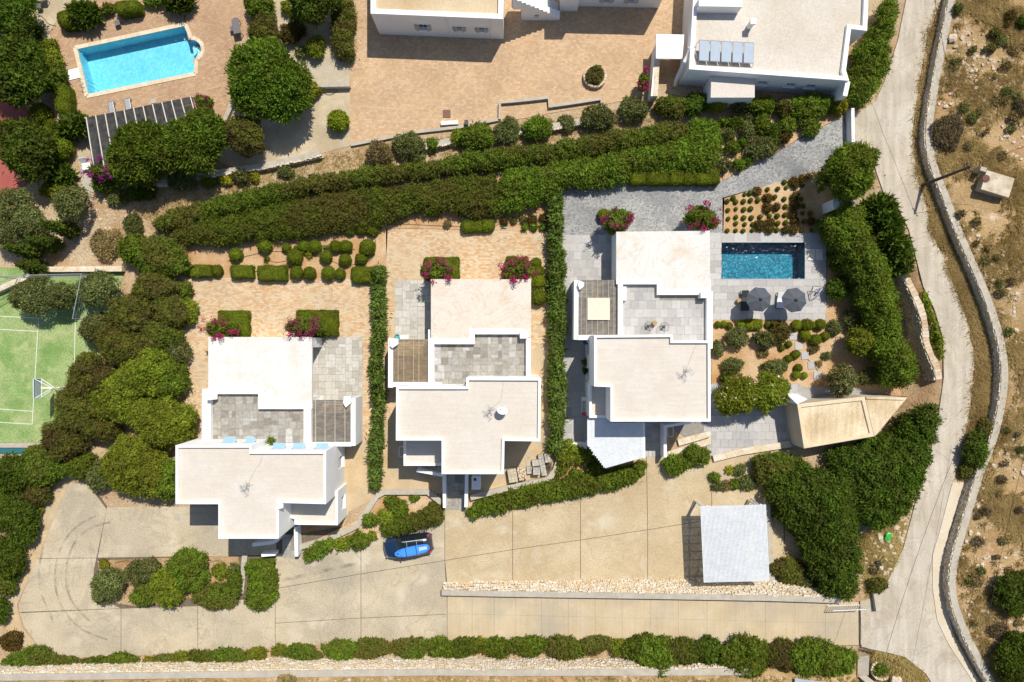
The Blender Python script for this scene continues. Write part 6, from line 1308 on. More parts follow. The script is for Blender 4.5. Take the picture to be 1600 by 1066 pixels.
hedge(lst('862,298 876,296 878,360 881,400 882,450 881,520 881,580 881,640 879,704 861,706 859,640 861,560 861,480 860,400 861,340'), 2.0, 'oleander', 'leafy hedge dividing the middle and right villas', rb=.38, rough=.5)
hedge(lst('729,801 745,786 800,765 860,752 900,748 950,738 1005,722 1009,745 960,765 880,781 800,797 735,811'), 1.0, 'mid', 'low hedge from the middle entrance to the canopy', rb=.3, rough=.3)
hedge(lst('592,832 600,819 640,805 680,787 692,799 690,818 650,829 604,840'), 1.1, 'hedge', 'dense low hedge directly above the parked car', rb=.28, rough=.2)
hedge(lst('473,866 490,852 518,842 524,852 505,870 478,880'), .9, 'mid', 'low hedge below the left villa entrance wall', rb=.26, rough=.2)
hedge(lst('518,845 545,838 550,856 525,862'), .8, 'bright', 'light green hedge piece between left entrance and round shrub', rb=.25, rough=.2)
hedge(lst('384,885 395,876 425,877 429,890 429,940 415,954 395,954 383,945 386,915'), 1.1, 'mid', 'thick hedge block left of the grey concrete court', rb=.32, rough=.25)
hedge(lst('1392,-10 1409,-10 1402,50 1392,100 1374,140 1352,158 1334,145 1334,112 1350,72 1374,30'), 2.6, 'mid', 'tall hedge along the road at the top right', rb=.5, rough=.3)
hedge(lst('516,-10 548,-10 548,80 540,86 522,84 516,60'), 2.0, 'brown', 'upright hedge left of the brick court', rb=.4, rough=.25)
hedge(lst('1298,345 1330,308 1358,318 1378,370 1400,425 1415,500 1440,565 1440,598 1400,606 1385,570 1362,492 1342,430 1318,385'), 4.2, 'mid', 'tall thick hedge along the garden side of the curved wall', rb=.5, rough=.25)
hedge(lst('1364,312 1394,306 1414,345 1430,385 1437,420 1412,428 1385,420 1368,365'), 3.4, 'spiky', 'dark spiky hedge beside the road bend', rb=.45, rough=.3)
hedge(lst('1444,440 1454,470 1476,530 1477,588 1464,560 1452,510 1437,470'), .6, 'bright', 'low creeper between curved stone wall and road', rb=.22, rough=.4)
hedge(lst('1214,748 1262,722 1300,745 1328,725 1348,800 1352,895 1345,935 1290,936 1272,890 1252,835 1222,812 1209,780'), 3.0, 'dark', 'dark shrub thicket right of the carport', cat='shrub thicket', name='shrub_thicket', rb=.52, rough=.35)
hedge(lst('1292,712 1345,694 1400,682 1428,645 1460,606 1474,622 1472,680 1452,740 1432,795 1405,818 1378,832 1345,818 1330,752'), 2.4, 'dark', 'dark shrub thicket below the garden building', cat='shrub thicket', name='shrub_thicket', rb=.5, rough=.32)
for k, (a, b_) in enumerate(((985, 1010), (1009, 1047), (1046, 1069), (1068, 1088), (1087, 1125))):
    box_hedge(a, 263, b_, 287.5, 1.0, f'{ORD[k]} block from left of the clipped hedge on the cobbled drive', group='clipped blocks by the cobbled drive', rnd=.3)
# ------------------------------------------------------------------ clipped shrubs in the bed above the left villa
for (x0, y0, x1, y1), l in (((297, 414, 330, 432), 'clipped box hedge near the left corner of the paver terrace'), ((360, 415, 395, 434), 'second clipped box hedge along the left paver terrace'), ((402, 415, 447, 438), 'longest clipped box hedge along the left paver terrace'), ((549, 417, 587, 441), 'clipped box hedge at the right end of left terrace'),
                            ((340, 486, 388, 526), 'clipped box hedge behind the left bougainvillea of the left villa'), ((463, 485, 527, 525), 'clipped box hedge behind the right bougainvillea of the left villa'),
                            ((664, 402, 717, 437), 'clipped box hedge behind the left bougainvillea of the middle villa'), ((791, 401, 825, 432), 'clipped box hedge behind the right bougainvillea of the middle villa'),
                            ((721, 344, 754, 362), 'clipped oblong hedge above the middle terrace, longer half'), ((753, 343, 772, 361), 'clipped rounded hedge above the middle terrace, shorter half')):
    box_hedge(x0, y0, x1, y1, .75, l, rnd=.18 if x0 not in (721, 753) else .3)
BR = 'clipped balls in the left villa bed'
for k, (x, y, r, kd) in enumerate([(547, 359, 8, 0), (565, 357, 9, 0), (582, 359, 9, 0)]): ball(x, y, r, f'{ORD[k]} of three clipped balls beneath the broad hedge', group=BR)
for k, (x, y, r) in enumerate([(413, 384, 10.5), (447, 387, 7), (475, 385, 9), (492, 385, 9.5), (524, 385, 9), (540, 385, 10), (574, 386, 12)]): ball(x, y, r, f'{ORD[k]} ball from left in the upper row of the left bed', group=BR)
for k, (x, y, r) in enumerate([(368, 398, 10), (460, 401, 12), (509, 401, 9.5), (539, 406, 9), (564, 404, 9)]): ball(x, y, r, f'{ORD[k]} ball from left in the middle row of the left bed', group=BR)
for k, (x, y, r) in enumerate([(291, 423, 8.5), (339, 423, 8.5), (463, 426, 10), (483, 427, 10), (513, 427, 10.5), (531, 428, 8.5)]): ball(x, y, r, f'{ORD[k]} ball from left in the row edging the left terrace', group=BR)
shrub(483, 397, 6, 6, .4, 'yellow', 'small yellow spiky plant amid the clipped balls')
for x, y, l in ((417, 405, 'leftmost'), (463, 387, 'middle'), (509, 387, 'rightmost')): shrub(x, y, 3.5, 3.5, .25, 'mid', l + ' of three tiny seedlings among the clipped balls', 'seedlings in the left bed')
ball(510, 519, 8, 'clipped ball beside the right bougainvillea of left villa', 'clipy'); ball(668, 408, 6, 'small light ball at the top left of middle box hedge', 'clipy'); ball(665, 421, 7.5, 'ball on the left side of the middle box hedge')
for k, (x, y, r, kd) in enumerate([(838, 411, 8, 'clip'), (842, 424, 9, 'clip'), (842, 440, 11, 'clipy'), (841, 464, 12.5, 'clip'), (826, 414, 6, 'clipy')]): ball(x, y, r, ['topmost ball right of the middle villa', 'second ball down right of the middle villa', 'light green ball right of the middle villa', 'largest and lowest ball right of the middle villa', 'small light ball beside the right middle box hedge'][k], kd)
ball(944, 336, 9.5, 'light green ball left of the right villa bougainvillea', 'clipy')
for k, (x, y, r, kd) in enumerate([(788, 346, 6, 'rust'), (831, 343, 8, 'rust'), (849, 341, 7, 'rust'), (834, 354, 6, 'mid'), (820, 355, 4.5, 'mid'), (803, 344, 5, 'olive'), (818, 343, 5, 'olive'), (849, 355, 5, 'mid'), (699, 350, 6, 'dry')]):
    shrub(x, y, r, r, .5, kd, ['brown tuft beside the pale green valve box', 'largest brown shrub in the middle villa bed', 'brown shrub next to the leafy dividing hedge', 'green shrub under the largest brown one in middle bed', 'small green shrub left in the middle bed corner', 'greyish sprig right of the valve box', 'greyish sprig left of the largest brown shrub', 'small green shrub touching the dividing hedge', 'straggly dry tuft above the middle terrace'][k])
# ------------------------------------------------------------------ bougainvillea
bougainvillea(347, 514, 26, 20, 3.4, 'straggling magenta bougainvillea over the left villa roof corner', share=.08)
bougainvillea(477, 510, 30, 17, 3.5, 'dense magenta bougainvillea at the right corner of the left villa', 'magenta', .22, 20)
bougainvillea(686, 425, 24, 18, 3.5, 'magenta bougainvillea at the left corner of the middle villa roof', share=.1, sprays=18)
bougainvillea(808, 424, 27, 22, 3.5, 'magenta bougainvillea at the right corner of the middle villa roof', share=.12, sprays=22)
bougainvillea(964, 345, 27, 21, 3.4, 'dark bougainvillea at the left corner of the right villa', share=.07, sprays=14)
bougainvillea(1096, 341, 30, 20, 3.3, 'dark bougainvillea at the right corner of the right villa', share=.07, sprays=14)
bougainvillea(160, 268, 24, 18, 2.6, 'purple bougainvillea at the foot of the black pergola', 'purple', .3, 14)
bougainvillea(319, 162, 15, 16, 2.2, 'round bougainvillea at the right end of the black pergola', 'magenta', .1, 6)
bougainvillea(1006, 128, 9, 16, 2.0, 'magenta bougainvillea against the porch wall', 'magenta', .3, 8)
# ------------------------------------------------------------------ trees
tree(420, 128, 61, 4.9, 'pine', 'biggest tree, a green pine right of the pale blue pool', ry=64, low=1.2)
tree(226, 240, 50, 4.6, 'pine', 'pine covering the left part of the black pergola', low=1.0)
tree(306, 222, 47, 4.6, 'pine', 'pine covering the right end of the black pergola', low=1.0)
tree(381, 212, 32, 3.4, 'brown', 'olive green tree right of the two pergola pines', low=.8)
tree(28, 112, 48, 4.2, 'leafy', 'dark broadleaf tree left of the pale blue pool', low=.8)
tree(42, 232, 42, 4.2, 'leafy', 'dark broadleaf tree standing over the red court', low=.8)
tree(12, 18, 42, 4.0, 'dark', 'dark tree in the top left corner', low=.7)
tree(490, 0, 36, 4.5, 'dark', 'dark tree at the top edge left of the upright hedge', low=1.0)
tree(1328, 268, 40, 5.4, 'tree', 'round tree beside the cobbled drive gate', ry=42, low=.6)
tree(1346, 532, 22, 2.8, 'bright', 'round light green tree at the garden edge', low=.5)
tree(1152, 618, 34, 3.6, 'bright', 'left of two white-flowering trees beside the right villa', ry=30, low=.8, extra=[('white', .004, .22, .6)])
tree(1203, 612, 29, 3.6, 'bright', 'right of two white-flowering trees beside the garden building', ry=30, low=.8, extra=[('white', .006, .22, .6)])
for k, (x, y, r) in enumerate([(22, 322, 30), (48, 348, 26), (112, 318, 27), (152, 452, 30), (55, 462, 32), (96, 462, 22), (1315, 594, 24), (8, 362, 24)]):
    tree(x, y, r, 3.2, 'olive', ['olive tree below the red court at the left edge', 'olive tree left of the cypresses', 'olive tree under the black pergola path', 'olive tree at the fenced corner of the green court', 'left olive tree overhanging the green court', 'right olive tree overhanging the green court', 'olive tree at the corner of the garden building', 'lowest olive tree at the left edge above the court'][k], 'olive trees', low=.7)
def cypress(px, py, h, r, label):
    q = P(px, py); e = E('cypress_tree', q, label, 'tree', 'cypress trees'); MB().tube([q, q + Vector((0, 0, .8))], [.1, .08], 8).build('trunk', BARK, e)
    B = []
    for k in range(46):
        t_ = (k + .5) / 46; a = k * 2.4; rr = r * (1 - t_ ** 1.6) * .62 + .03; B.append((q.x + math.cos(a) * rr, q.y + math.sin(a) * rr, .4 + t_ * (h - .6), max(.34 * (1 - t_ * .7), .1)))
    foliage('crown', B, 'dark', e, q)
for k, (x, y) in enumerate(((118, 362), (92, 384), (62, 396), (70, 420))): cypress(x, y, (4.6, 4.2, 4.4, 3.6)[k], .62, ['rightmost cypress above the green court', 'second cypress from the right above the green court', 'third cypress from the right above the green court', 'lowest cypress next to the court fence corner'][k])
# ------------------------------------------------------------------ free shrubs, region by region
def rows(items, group=None):
    for it in items: shrub(*it[:6], it[6], group, *(it[7:]))
rows([(22, 59, 14, 14, 1.0, 'dark', 'left of two round shrubs under the corner tree'), (48, 47, 16, 14, 1.1, 'dark', 'right of two round shrubs under the corner tree'), (77, 72, 13, 12, .9, 'bright', 'yellowish shrub at the left corner of the pool terrace'),
      (133, 22, 20, 18, 1.6, 'spiky', 'spiky plant rising from the hedge above the pool'), (280, 2, 22, 13, 1.4, 'spiky', 'spiky plant at the top edge above the pool'), (238, 2, 16, 8, .9, 'mid', 'leafy shrub at the top edge above the pool'), (168, 14, 9, 9, .8, 'mid', 'small shrub between the two hedges above the pool'),
      (70, 97, 26, 22, 1.8, 'bright', 'large rounded light shrub left of the pool'), (78, 122, 24, 22, 1.8, 'hedge', 'large rounded dark shrub below the light one by the pool'), (119, 197, 26, 14, 1.8, 'spiky', 'spiky shrub at the left end of the black pergola'),
      (92, 272, 21, 14, 1.2, 'spiky', 'upper of two feathery shrubs left of the path end'), (84, 296, 20, 14, 1.1, 'bright', 'lower of two feathery shrubs left of the path end'), (165, 288, 20, 13, 1.3, 'mid', 'green shrub under the purple bougainvillea'),
      (405, 10, 24, 20, 2.0, 'mid', 'dark green shrub right of the pool terrace top'), (412, 46, 26, 26, 1.8, 'brown', 'olive brown shrub above the big pine'), (456, 50, 18, 17, 1.3, 'rust', 'rusty brown shrub right of the olive brown one'), (493, 73, 15, 16, 1.4, 'bright', 'light round shrub on the concrete apron edge'),
      (471, 80, 9, 9, .8, 'olive', 'small grey shrub beside the light round shrub'), (464, 22, 12, 13, 1.2, 'mid', 'shrub in the dark tree shade at the top'), (447, 11, 7, 10, .9, 'bright', 'little light shrub at the top edge by the sand yard'), (488, 141, 13, 13, 1.0, 'yellow', 'yellow green shrub against the low yard wall'),
      (205, 302, 18, 12, 1.0, 'hedge', 'low shrub at the left end of the stone boundary wall'), (225, 295, 20, 17, 1.1, 'dark', 'dark shrub below the left pergola pine'), (285, 282, 22, 18, 1.4, 'olive', 'grey olive shrub below the right pergola pine'), (325, 283, 15, 9, .8, 'bright', 'light shrub on the stone wall below the pines'), (352, 281, 10, 8, .7, 'yellow', 'yellowish tuft on the stone wall below the pines'), (377, 275, 13, 13, 1.0, 'olived', 'rounded shrub below the olive green tree'),
      (398, 276, 8, 8, .6, 'yellow', 'small yellow tuft beside the rounded shrub'), (446, 268, 12, 10, .7, 'olived', 'small lone shrub on the earth strip above the hedge'), (182, 312, 16, 10, .8, 'olive', 'sparse shrub at the end of the stone wall'), (207, 352, 16, 18, 1.2, 'olived', 'olive shrub left of the long narrow hedge'), (166, 380, 24, 26, 1.2, 'dry', 'dead brown bush above the court fence corner')])
ball(528, 188, 15.5, 'lone round shrub on the pale sand yard', 'clipy')
box_hedge(88, 13, 140, 40, 1.2, 'clipped oblong hedge above the pale blue pool', rot=R(8), rnd=.5); box_hedge(178, 0, 217, 20, 1.2, 'clipped hedge at the top edge above the pool', rot=R(6), rnd=.5)
box_hedge(84, 132, 107, 178, 1.3, 'clipped upright hedge left of the pool ladder', rot=R(6), rnd=.5)
for k, (x, y, r) in enumerate([(62, 177, 15), (77, 193, 9.5), (72, 206, 10), (96, 208, 11), (93, 232, 17)]): ball(x, y, r, ['dark clipped dome above the broadleaf tree', 'small clipped ball in the path bend', 'clipped ball left of the spiky shrub', 'clipped ball under the spiky shrub', 'big clipped mound right of the red court tree'][k])
for k, (x, y, r, kd) in enumerate([(592, 240, 22, 'dry'), (640, 228, 26, 'olived'), (676, 225, 11, 'mid'), (716, 215, 14, 'bright'), (746, 212, 25, 'mid'), (792, 204, 22, 'olived'), (840, 200, 22, 'mid'), (886, 192, 15, 'olive'), (935, 183, 26, 'olived'), (990, 170, 23, 'olived')]):
    shrub(x, y, r, r * .85, 1.5 if r > 15 else .9, kd, f'{ORD[k]} bush from the left on the earth strip above the narrow hedge', 'bushes along the stone boundary wall')
for k, (x, y, rx, ry, kd) in enumerate([(1050, 166, 24, 18, 'hedge'), (1086, 162, 21, 17, 'dark'), (1120, 161, 18, 15, 'yellow'), (1154, 162, 13, 12, 'olived'), (1190, 165, 21, 14, 'mid'), (1226, 168, 13, 14, 'brown'), (1266, 166, 40, 19, 'mid'), (1312, 163, 11, 16, 'yellow')]):
    shrub(x, y, rx, ry, 1.5, kd, f'{ORD[k]} bush from the left in the row below the solar house', 'bush row below the solar panel house')
bank = [(1131, 190, 7), (1149, 191, 11), (1170, 183, 7), (1192, 194, 15), (1168, 203, 13), (1139, 210, 11), (1232, 195, 14), (1211, 203, 13), (1190, 230, 21), (1145, 230, 11), (1160, 223, 8), (1131, 258, 12), (1155, 257, 10), (1268, 198, 15), (1228, 214, 9), (1208, 216, 9), (1167, 252, 7), (1250, 190, 8)]
bl = ['topmost shrub at the left of the earth bank', 'second shrub along the top of the earth bank', 'small shrub on the bare crest of the bank', 'leafy shrub high in the middle of the bank', 'grey green shrub left of centre on the bank', 'shrub on the bank beside the broad hedge end', 'rounded shrub right of centre on the bank', 'dark shrub in the bank centre', 'largest olive shrub of the bank above the drive edge', 'shrub on the left slope of the bank', 'small shrub left of the largest bank shrub', 'shrub where the clipped hedge meets the bank', 'low shrub just above the drive bend', 'round shrub nearest the road gate', 'brownish shrub on the right of the bank', 'small shrub right of the largest bank shrub', 'tuft below the left slope of the bank', 'small shrub next to the gate shrub']
for k, (x, y, r) in enumerate(bank): shrub(x, y, r, r * .95, .5 + r * .035, ['mid', 'dark', 'olive', 'mid', 'olived', 'olive', 'mid', 'dark', 'olived'][k % 9] if k not in (13, 14) else ('mid', 'rust')[k - 13], bl[k], 'shrubs on the earth bank')
# planted bed above the deep blue pool
zx = lambda x, y: (1110 + x / 4.845, 160 + y / 4.845)
BRN = [(355, 672, 8), (437, 725, 8.5), (435, 797, 8.5), (505, 790, 6.5), (632, 600, 9), (695, 575, 6.5), (642, 710, 7.5), (642, 775, 9), (625, 840, 7.5), (645, 900, 8), (632, 960, 8.5), (572, 962, 7.5), (380, 930, 11), (455, 910, 8), (450, 960, 8), (765, 900, 7), (745, 560, 5), (645, 630, 5)]
for x, y, r in BRN:
    _bn = sorted(BRN).index((x, y, r)); shrub(*zx(x, y), r * .84, r * .84, .5, 'rust', f'{ORD[_bn]} brown shrub counted from the left in the planted bed', 'brown shrubs of the planted bed')
SDL = [(130, 748), (195, 752), (253, 748), (307, 740), (362, 740), (175, 722), (262, 695), (303, 685), (435, 657), (513, 653), (578, 643), (563, 602), (135, 815), (195, 806), (255, 810), (308, 803), (137, 880), (195, 868), (255, 872), (313, 872), (380, 865), (450, 860), (510, 858), (567, 850), (700, 838), (758, 838), (195, 915), (262, 922), (322, 922), (513, 915), (573, 908), (712, 900), (825, 900), (130, 970), (193, 970), (250, 972), (320, 967), (507, 965), (693, 970), (765, 968), (705, 785), (570, 787), (690, 730), (700, 625), (490, 715), (562, 730)]
for x, y in SDL:
    _r = int(np.searchsorted([700, 770, 830, 890, 940], y)); _c = sorted(q for q in SDL if int(np.searchsorted([700, 770, 830, 890, 940], q[1])) == _r).index((x, y))
    ball(*zx(x, y), random.uniform(2.8, 3.8), f'{ORD[_c]} tiny green ball from left in the {ORD[_r]} planted row', group='seedlings of the planted bed', name='seedling')
# garden below the deep blue pool
GBL = 'small round shrubs of the pool garden'
for k, (x, y, r) in enumerate([(1122, 507, 5), (1131, 506, 5), (1140, 509, 5.5), (1158, 507, 6.5), (1201, 507, 5), (1245, 508, 8), (1261, 508, 9), (1272, 508, 5), (1282, 507, 8)]): ball(x, y, r, f'{ORD[k]} ball from left along the lower edge of the pool deck', 'clipy' if k % 2 else 'clip', GBL)
box_hedge(1164, 499, 1192, 515, .6, 'oblong light shrub against the pool deck edge', 'clipy', rnd=.3)
for k, (x, y, r) in enumerate([(1259, 524, 8), (1275, 531, 8.5), (1290, 525, 6.5), (1233, 538, 5), (1222, 544, 4.5), (1244, 554, 6.5), (1232, 561, 6), (1248, 575, 6), (1245, 586, 6.5), (1257, 587, 5), (1214, 532, 5)]):
    ball(x, y, r, ['ball right of the second stepping stone', 'largest ball right of the stepping stones', 'ball furthest right of the stepping stones', 'ball left of the third stepping stone', 'tiny ball further left of the third stepping stone', 'ball left of the fourth stepping stone', 'ball next to the one at the fourth stone', 'ball left of the fifth stepping stone', 'ball left of the last stepping stone', 'small ball touching the last stepping stone', 'ball at the foot of the brown garden shrub'][k], 'clipy' if k in (0, 8, 9) else 'clip', GBL)
rows([(1152, 527, 19, 16, 1.5, 'olive', 'grey olive shrub in the garden near the villa'), (1196, 530, 18, 13, 1.4, 'olived', 'green olive shrub in the middle of the pool garden'), (1220, 518, 17, 16, 1.2, 'rust', 'dark brown shrub below the pool deck'), (1212, 575, 17, 15, 1.4, 'olived', 'olive shrub left of the stepping stones'), (1145, 571, 18, 12, 1.0, 'olive', 'sparse grey shrub beside the villa wall in the garden'), (1137, 589, 12, 10, .9, 'dark', 'dark shrub under the sparse grey one'),
      (1122, 545, 8, 14, .8, 'olive', 'sprawling grey plant at the villa wall'), (1310, 450, 16, 18, 1.5, 'dark', 'shaded shrub right of the deck corner'), (1306, 405, 12, 16, 1.2, 'dark', 'shaded shrub beside the white deck mat'), (1332, 500, 14, 16, 1.2, 'olived', 'grey shrub in the hedge shade below the deck'), (1305, 512, 10, 12, .9, 'olive', 'wispy shrub at the deck corner of the garden'), (1360, 588, 20, 14, 1.2, 'olived', 'shrub between olive tree and curved wall'), (1272, 545, 9, 7, .4, 'dry', 'dry tuft right of the third stepping stone'), (1292, 556, 8, 6, .4, 'olive', 'low grey tuft on the bare garden soil'), (1280, 568, 5, 5, .3, 'dry', 'tiny dry tuft by the fifth stepping stone'), (1192, 552, 10, 6, .4, 'dry', 'yellowed patch of low plant in the garden')])
# the wood left of the left villa
wood = [(250, 402, 46, 30, 2.4, 'hedge', 'broad dark shrub at the left end of the broad hedge'), (212, 390, 26, 24, 2.2, 'mid', 'bright shrub left of the broad dark shrub'), (290, 452, 12, 11, 1.0, 'mid', 'upper light shrub at the left edge of the terrace'), (290, 486, 18, 22, 1.3, 'bright', 'lower light shrub at the left edge of the terrace'),
        (240, 448, 36, 22, 2.6, 'brown', 'flat brown green crown above the wood'), (205, 490, 38, 30, 3.0, 'brown', 'brown green crown beside the court fence'), (262, 487, 30, 26, 2.6, 'brown', 'brown green crown next to the light terrace shrub'), (150, 512, 26, 24, 2.4, 'olived', 'pale olive crown over the court line'), (192, 540, 42, 34, 3.2, 'brown', 'large brown green crown in the wood centre'), (248, 525, 34, 24, 2.6, 'hedge', 'dark crown right of the wood centre'), (276, 545, 20, 26, 1.8, 'olive', 'loose grey shrub beside the paver path'),
        (140, 592, 38, 38, 3.2, 'brown', 'brown crown overhanging the basketball pole'), (228, 580, 46, 36, 3.2, 'bright', 'bright crown above the wood near the paver path'), (268, 592, 26, 30, 2.4, 'mid', 'green crown right of the bright one by the path'), (183, 625, 42, 34, 3.2, 'bright', 'bright yellow green crown in the middle of the wood'), (120, 640, 38, 34, 3.0, 'brown', 'brown crown at the lower right court line'), (255, 660, 52, 38, 3.4, 'bright', 'bright crown touching the left villa terrace'),
        (160, 670, 26, 20, 2.4, 'hedge', 'dark crown left of the bare patch in the wood'), (100, 690, 34, 30, 2.8, 'brown', 'brown crown at the court corner'), (70, 730, 38, 28, 2.4, 'hedge', 'dark crown above the turning area'), (215, 732, 58, 46, 3.2, 'bright', 'largest bright crown above the concrete drive'), (160, 742, 26, 24, 2.0, 'olived', 'pale crown left of the largest bright crown'), (128, 728, 22, 20, 2.0, 'mid', 'green crown above the drive corner'), (262, 752, 22, 30, 2.6, 'mid', 'green crown against the left villa wall'), (56, 772, 22, 20, 1.6, 'brown', 'brown shrub left of the turning area')]
for it in wood: shrub(*it[:6], it[6], 'crowns of the wood beside the court')
rows([(18, 742, 36, 32, 2.6, 'dark', 'topmost dark shrub at the left edge under the court'), (14, 800, 36, 36, 2.6, 'dark', 'second dark shrub down the left edge'), (38, 826, 20, 28, 2.0, 'dark', 'dark shrub nearest the turning area'), (12, 870, 28, 32, 2.0, 'dark', 'third dark shrub down the left edge'), (6, 910, 18, 20, 1.6, 'hedge', 'fourth dark shrub down the left edge'), (0, 955, 10, 22, 1.5, 'dark', 'shrub cut by the left edge near the bottom'), (58, 706, 20, 10, 1.0, 'mid', 'green shrub under the court edge beam'), (16, 1002, 16, 16, 1.0, 'rust', 'brown shrub at the bottom left corner'),
      (57, 798, 10, 8, .7, 'bright', 'agave-like light plant by the turning area')], 'shrubs down the left edge')
rows([(168, 914, 29, 26, 1.9, 'olived', 'rounded olive shrub at the left of the drive island'), (222, 893, 26, 22, 1.6, 'olive', 'loose grey green shrub on the drive island'), (228, 928, 24, 18, 1.5, 'mid', 'green shrub low on the drive island'), (262, 915, 30, 28, 2.0, 'bright', 'light shrub in the middle of the drive island'), (293, 890, 32, 32, 2.1, 'mid', 'big round shrub on the drive island'), (340, 932, 36, 20, 1.3, 'hedge', 'wide dark shrub at the right of the drive island'), (366, 910, 12, 22, 1.1, 'hedge', 'narrow dark shrub beside the island kerb'), (162, 881, 8, 7, .6, 'yellow', 'small yellow shrub at the island corner'), (343, 892, 12, 11, .9, 'bright', 'light feathery shrub at the upper right of the island'), (365, 889, 9, 9, .8, 'olived', 'small green shrub at the upper right of the island')], 'shrubs on the drive island')
bot = [(48, 1036, 36, 24, 1.3, 'hedge'), (97, 1044, 24, 18, 1.1, 'hedge'), (147, 1041, 21, 16, 1.0, 'hedge'), (192, 1036, 21, 15, 1.0, 'mid'), (232, 1036, 10, 10, .8, 'yellow'), (256, 1033, 15, 10, .8, 'brown'), (283, 1031, 15, 11, .8, 'bright'), (317, 1031, 19, 15, .9, 'mid'), (358, 1028, 26, 16, 1.0, 'hedge'), (400, 1022, 13, 11, .8, 'bright'), (436, 1016, 10, 9, .7, 'bright'), (472, 1020, 23, 14, .9, 'hedge'), (532, 1016, 25, 15, 1.0, 'mid'), (580, 1014, 26, 16, 1.0, 'hedge'), (640, 1013, 26, 16, 1.0, 'hedge'), (692, 1012, 23, 16, 1.1, 'mid'), (728, 1011, 22, 16, 1.1, 'hedge'), (754, 1009, 9, 12, .9, 'yellow'), (774, 1012, 18, 17, 1.1, 'mid')]
for k, it in enumerate(bot): shrub(it[0], it[1], it[2] * 1.22, it[3], it[4] * .85, it[5], f'{ORD[k]} shrub from the left in the bottom row below the drive', 'shrub row along the bottom retaining wall')
bot2 = [(826, 1010, 26, 17, 1.2, 'mid'), (884, 1013, 28, 18, 1.2, 'hedge'), (930, 1008, 25, 14, 1.1, 'brown'), (969, 1012, 13, 13, 1.1, 'bright'), (1000, 1012, 24, 20, 1.6, 'hedge'), (1030, 1028, 33, 32, 2.0, 'mid'), (1068, 1018, 24, 23, 1.7, 'hedge'), (1106, 1018, 22, 20, 1.5, 'dark'), (1163, 1028, 38, 31, 2.0, 'mid'), (1222, 1025, 24, 22, 1.5, 'brown'), (1284, 1030, 46, 30, 2.0, 'mid')]
for k, it in enumerate(bot2): shrub(it[0], it[1], it[2] * 1.12, it[3], it[4] * .9, it[5], f'{ORD[k]} shrub from the left in the row along the ramp', 'shrub row along the ramp')
shrub(447, 1062, 13, 8, .8, 'dry', 'dried tuft on the bottom terrace edge')
rows([(562, 845, 14, 15, 1.0, 'mid', 'round shrub left of the parked car'), (578, 813, 11.5, 11, .9, 'mid', 'shrub at the left of the car bed'), (602, 808, 13, 12, .9, 'bright', 'light shrub in the middle of the car bed'), (613, 785, 10.5, 11, .9, 'mid', 'upper shrub of the car bed'), (626, 797, 13, 13, 1.0, 'mid', 'leafy shrub right of the light one in the car bed'), (648, 778, 7, 6, .5, 'mid', 'small lone shrub on the bare soil of the car bed'), (581, 838, 7, 7, .6, 'bright', 'small shrub between round shrub and car hedge'),
      (886, 708, 20, 19, 1.3, 'bright', 'light shrub at the end of the dividing hedge'), (910, 712, 17, 14, 1.2, 'bright', 'light shrub left of the white canopy'), (931, 732, 13, 13, 1.0, 'mid', 'shrub at the slanting canopy edge'), (900, 740, 9, 8, .6, 'mid', 'small shrub on the soil behind the low hedge'), (878, 730, 12, 12, .8, 'bright', 'shrub inside the wall corner by the pallets'), (999, 729, 10, 10, .9, 'mid', 'shrub at the right end of the low hedge'),
      (1057, 726, 20, 18, 1.2, 'mid', 'shrub right of the right villa entrance wall'), (1089, 712, 19, 17, 1.2, 'mid', 'shrub below the sloping stone edge'), (1116, 746, 8, 8, .6, 'mid', 'left shrub of the sandy strip'), (1122, 759, 9, 7, .6, 'olived', 'low shrub at the lower left of the sandy strip'), (1134, 759, 8, 8, .5, 'dry', 'half dry tuft on the sandy strip'), (1141, 734, 7, 6, .5, 'yellow', 'yellow shrub on the sandy strip'), (1156, 734, 10, 9, .7, 'olived', 'grey green shrub beside the yellow one'), (1147, 757, 8, 8, .6, 'mid', 'small dark shrub on the sandy strip'), (1170, 755, 15, 11, .8, 'olived', 'wider shrub at the right of the sandy strip'),
      (1216, 732, 38, 28, 2.0, 'hedge', 'domed shrub above the carport'), (1236, 893, 28, 22, 1.4, 'brown', 'brown green shrub right of the carport foot'), (1260, 910, 18, 14, 1.2, 'olived', 'grey green shrub beside the carport foot shrub'), (1238, 912, 18, 10, .9, 'rust', 'dry brown shrub at the stone edge'), (1372, 915, 13, 14, .8, 'brown', 'low dry shrub beside the ramp gate'), (1368, 890, 8, 7, .5, 'dry', 'dry tuft among the boulders'), (1325, 720, 14, 10, 1.0, 'olive', 'wispy shrub between boulder and thicket'), (1377, 1046, 11, 10, .6, 'mid', 'small plant inside the ring of stones')])
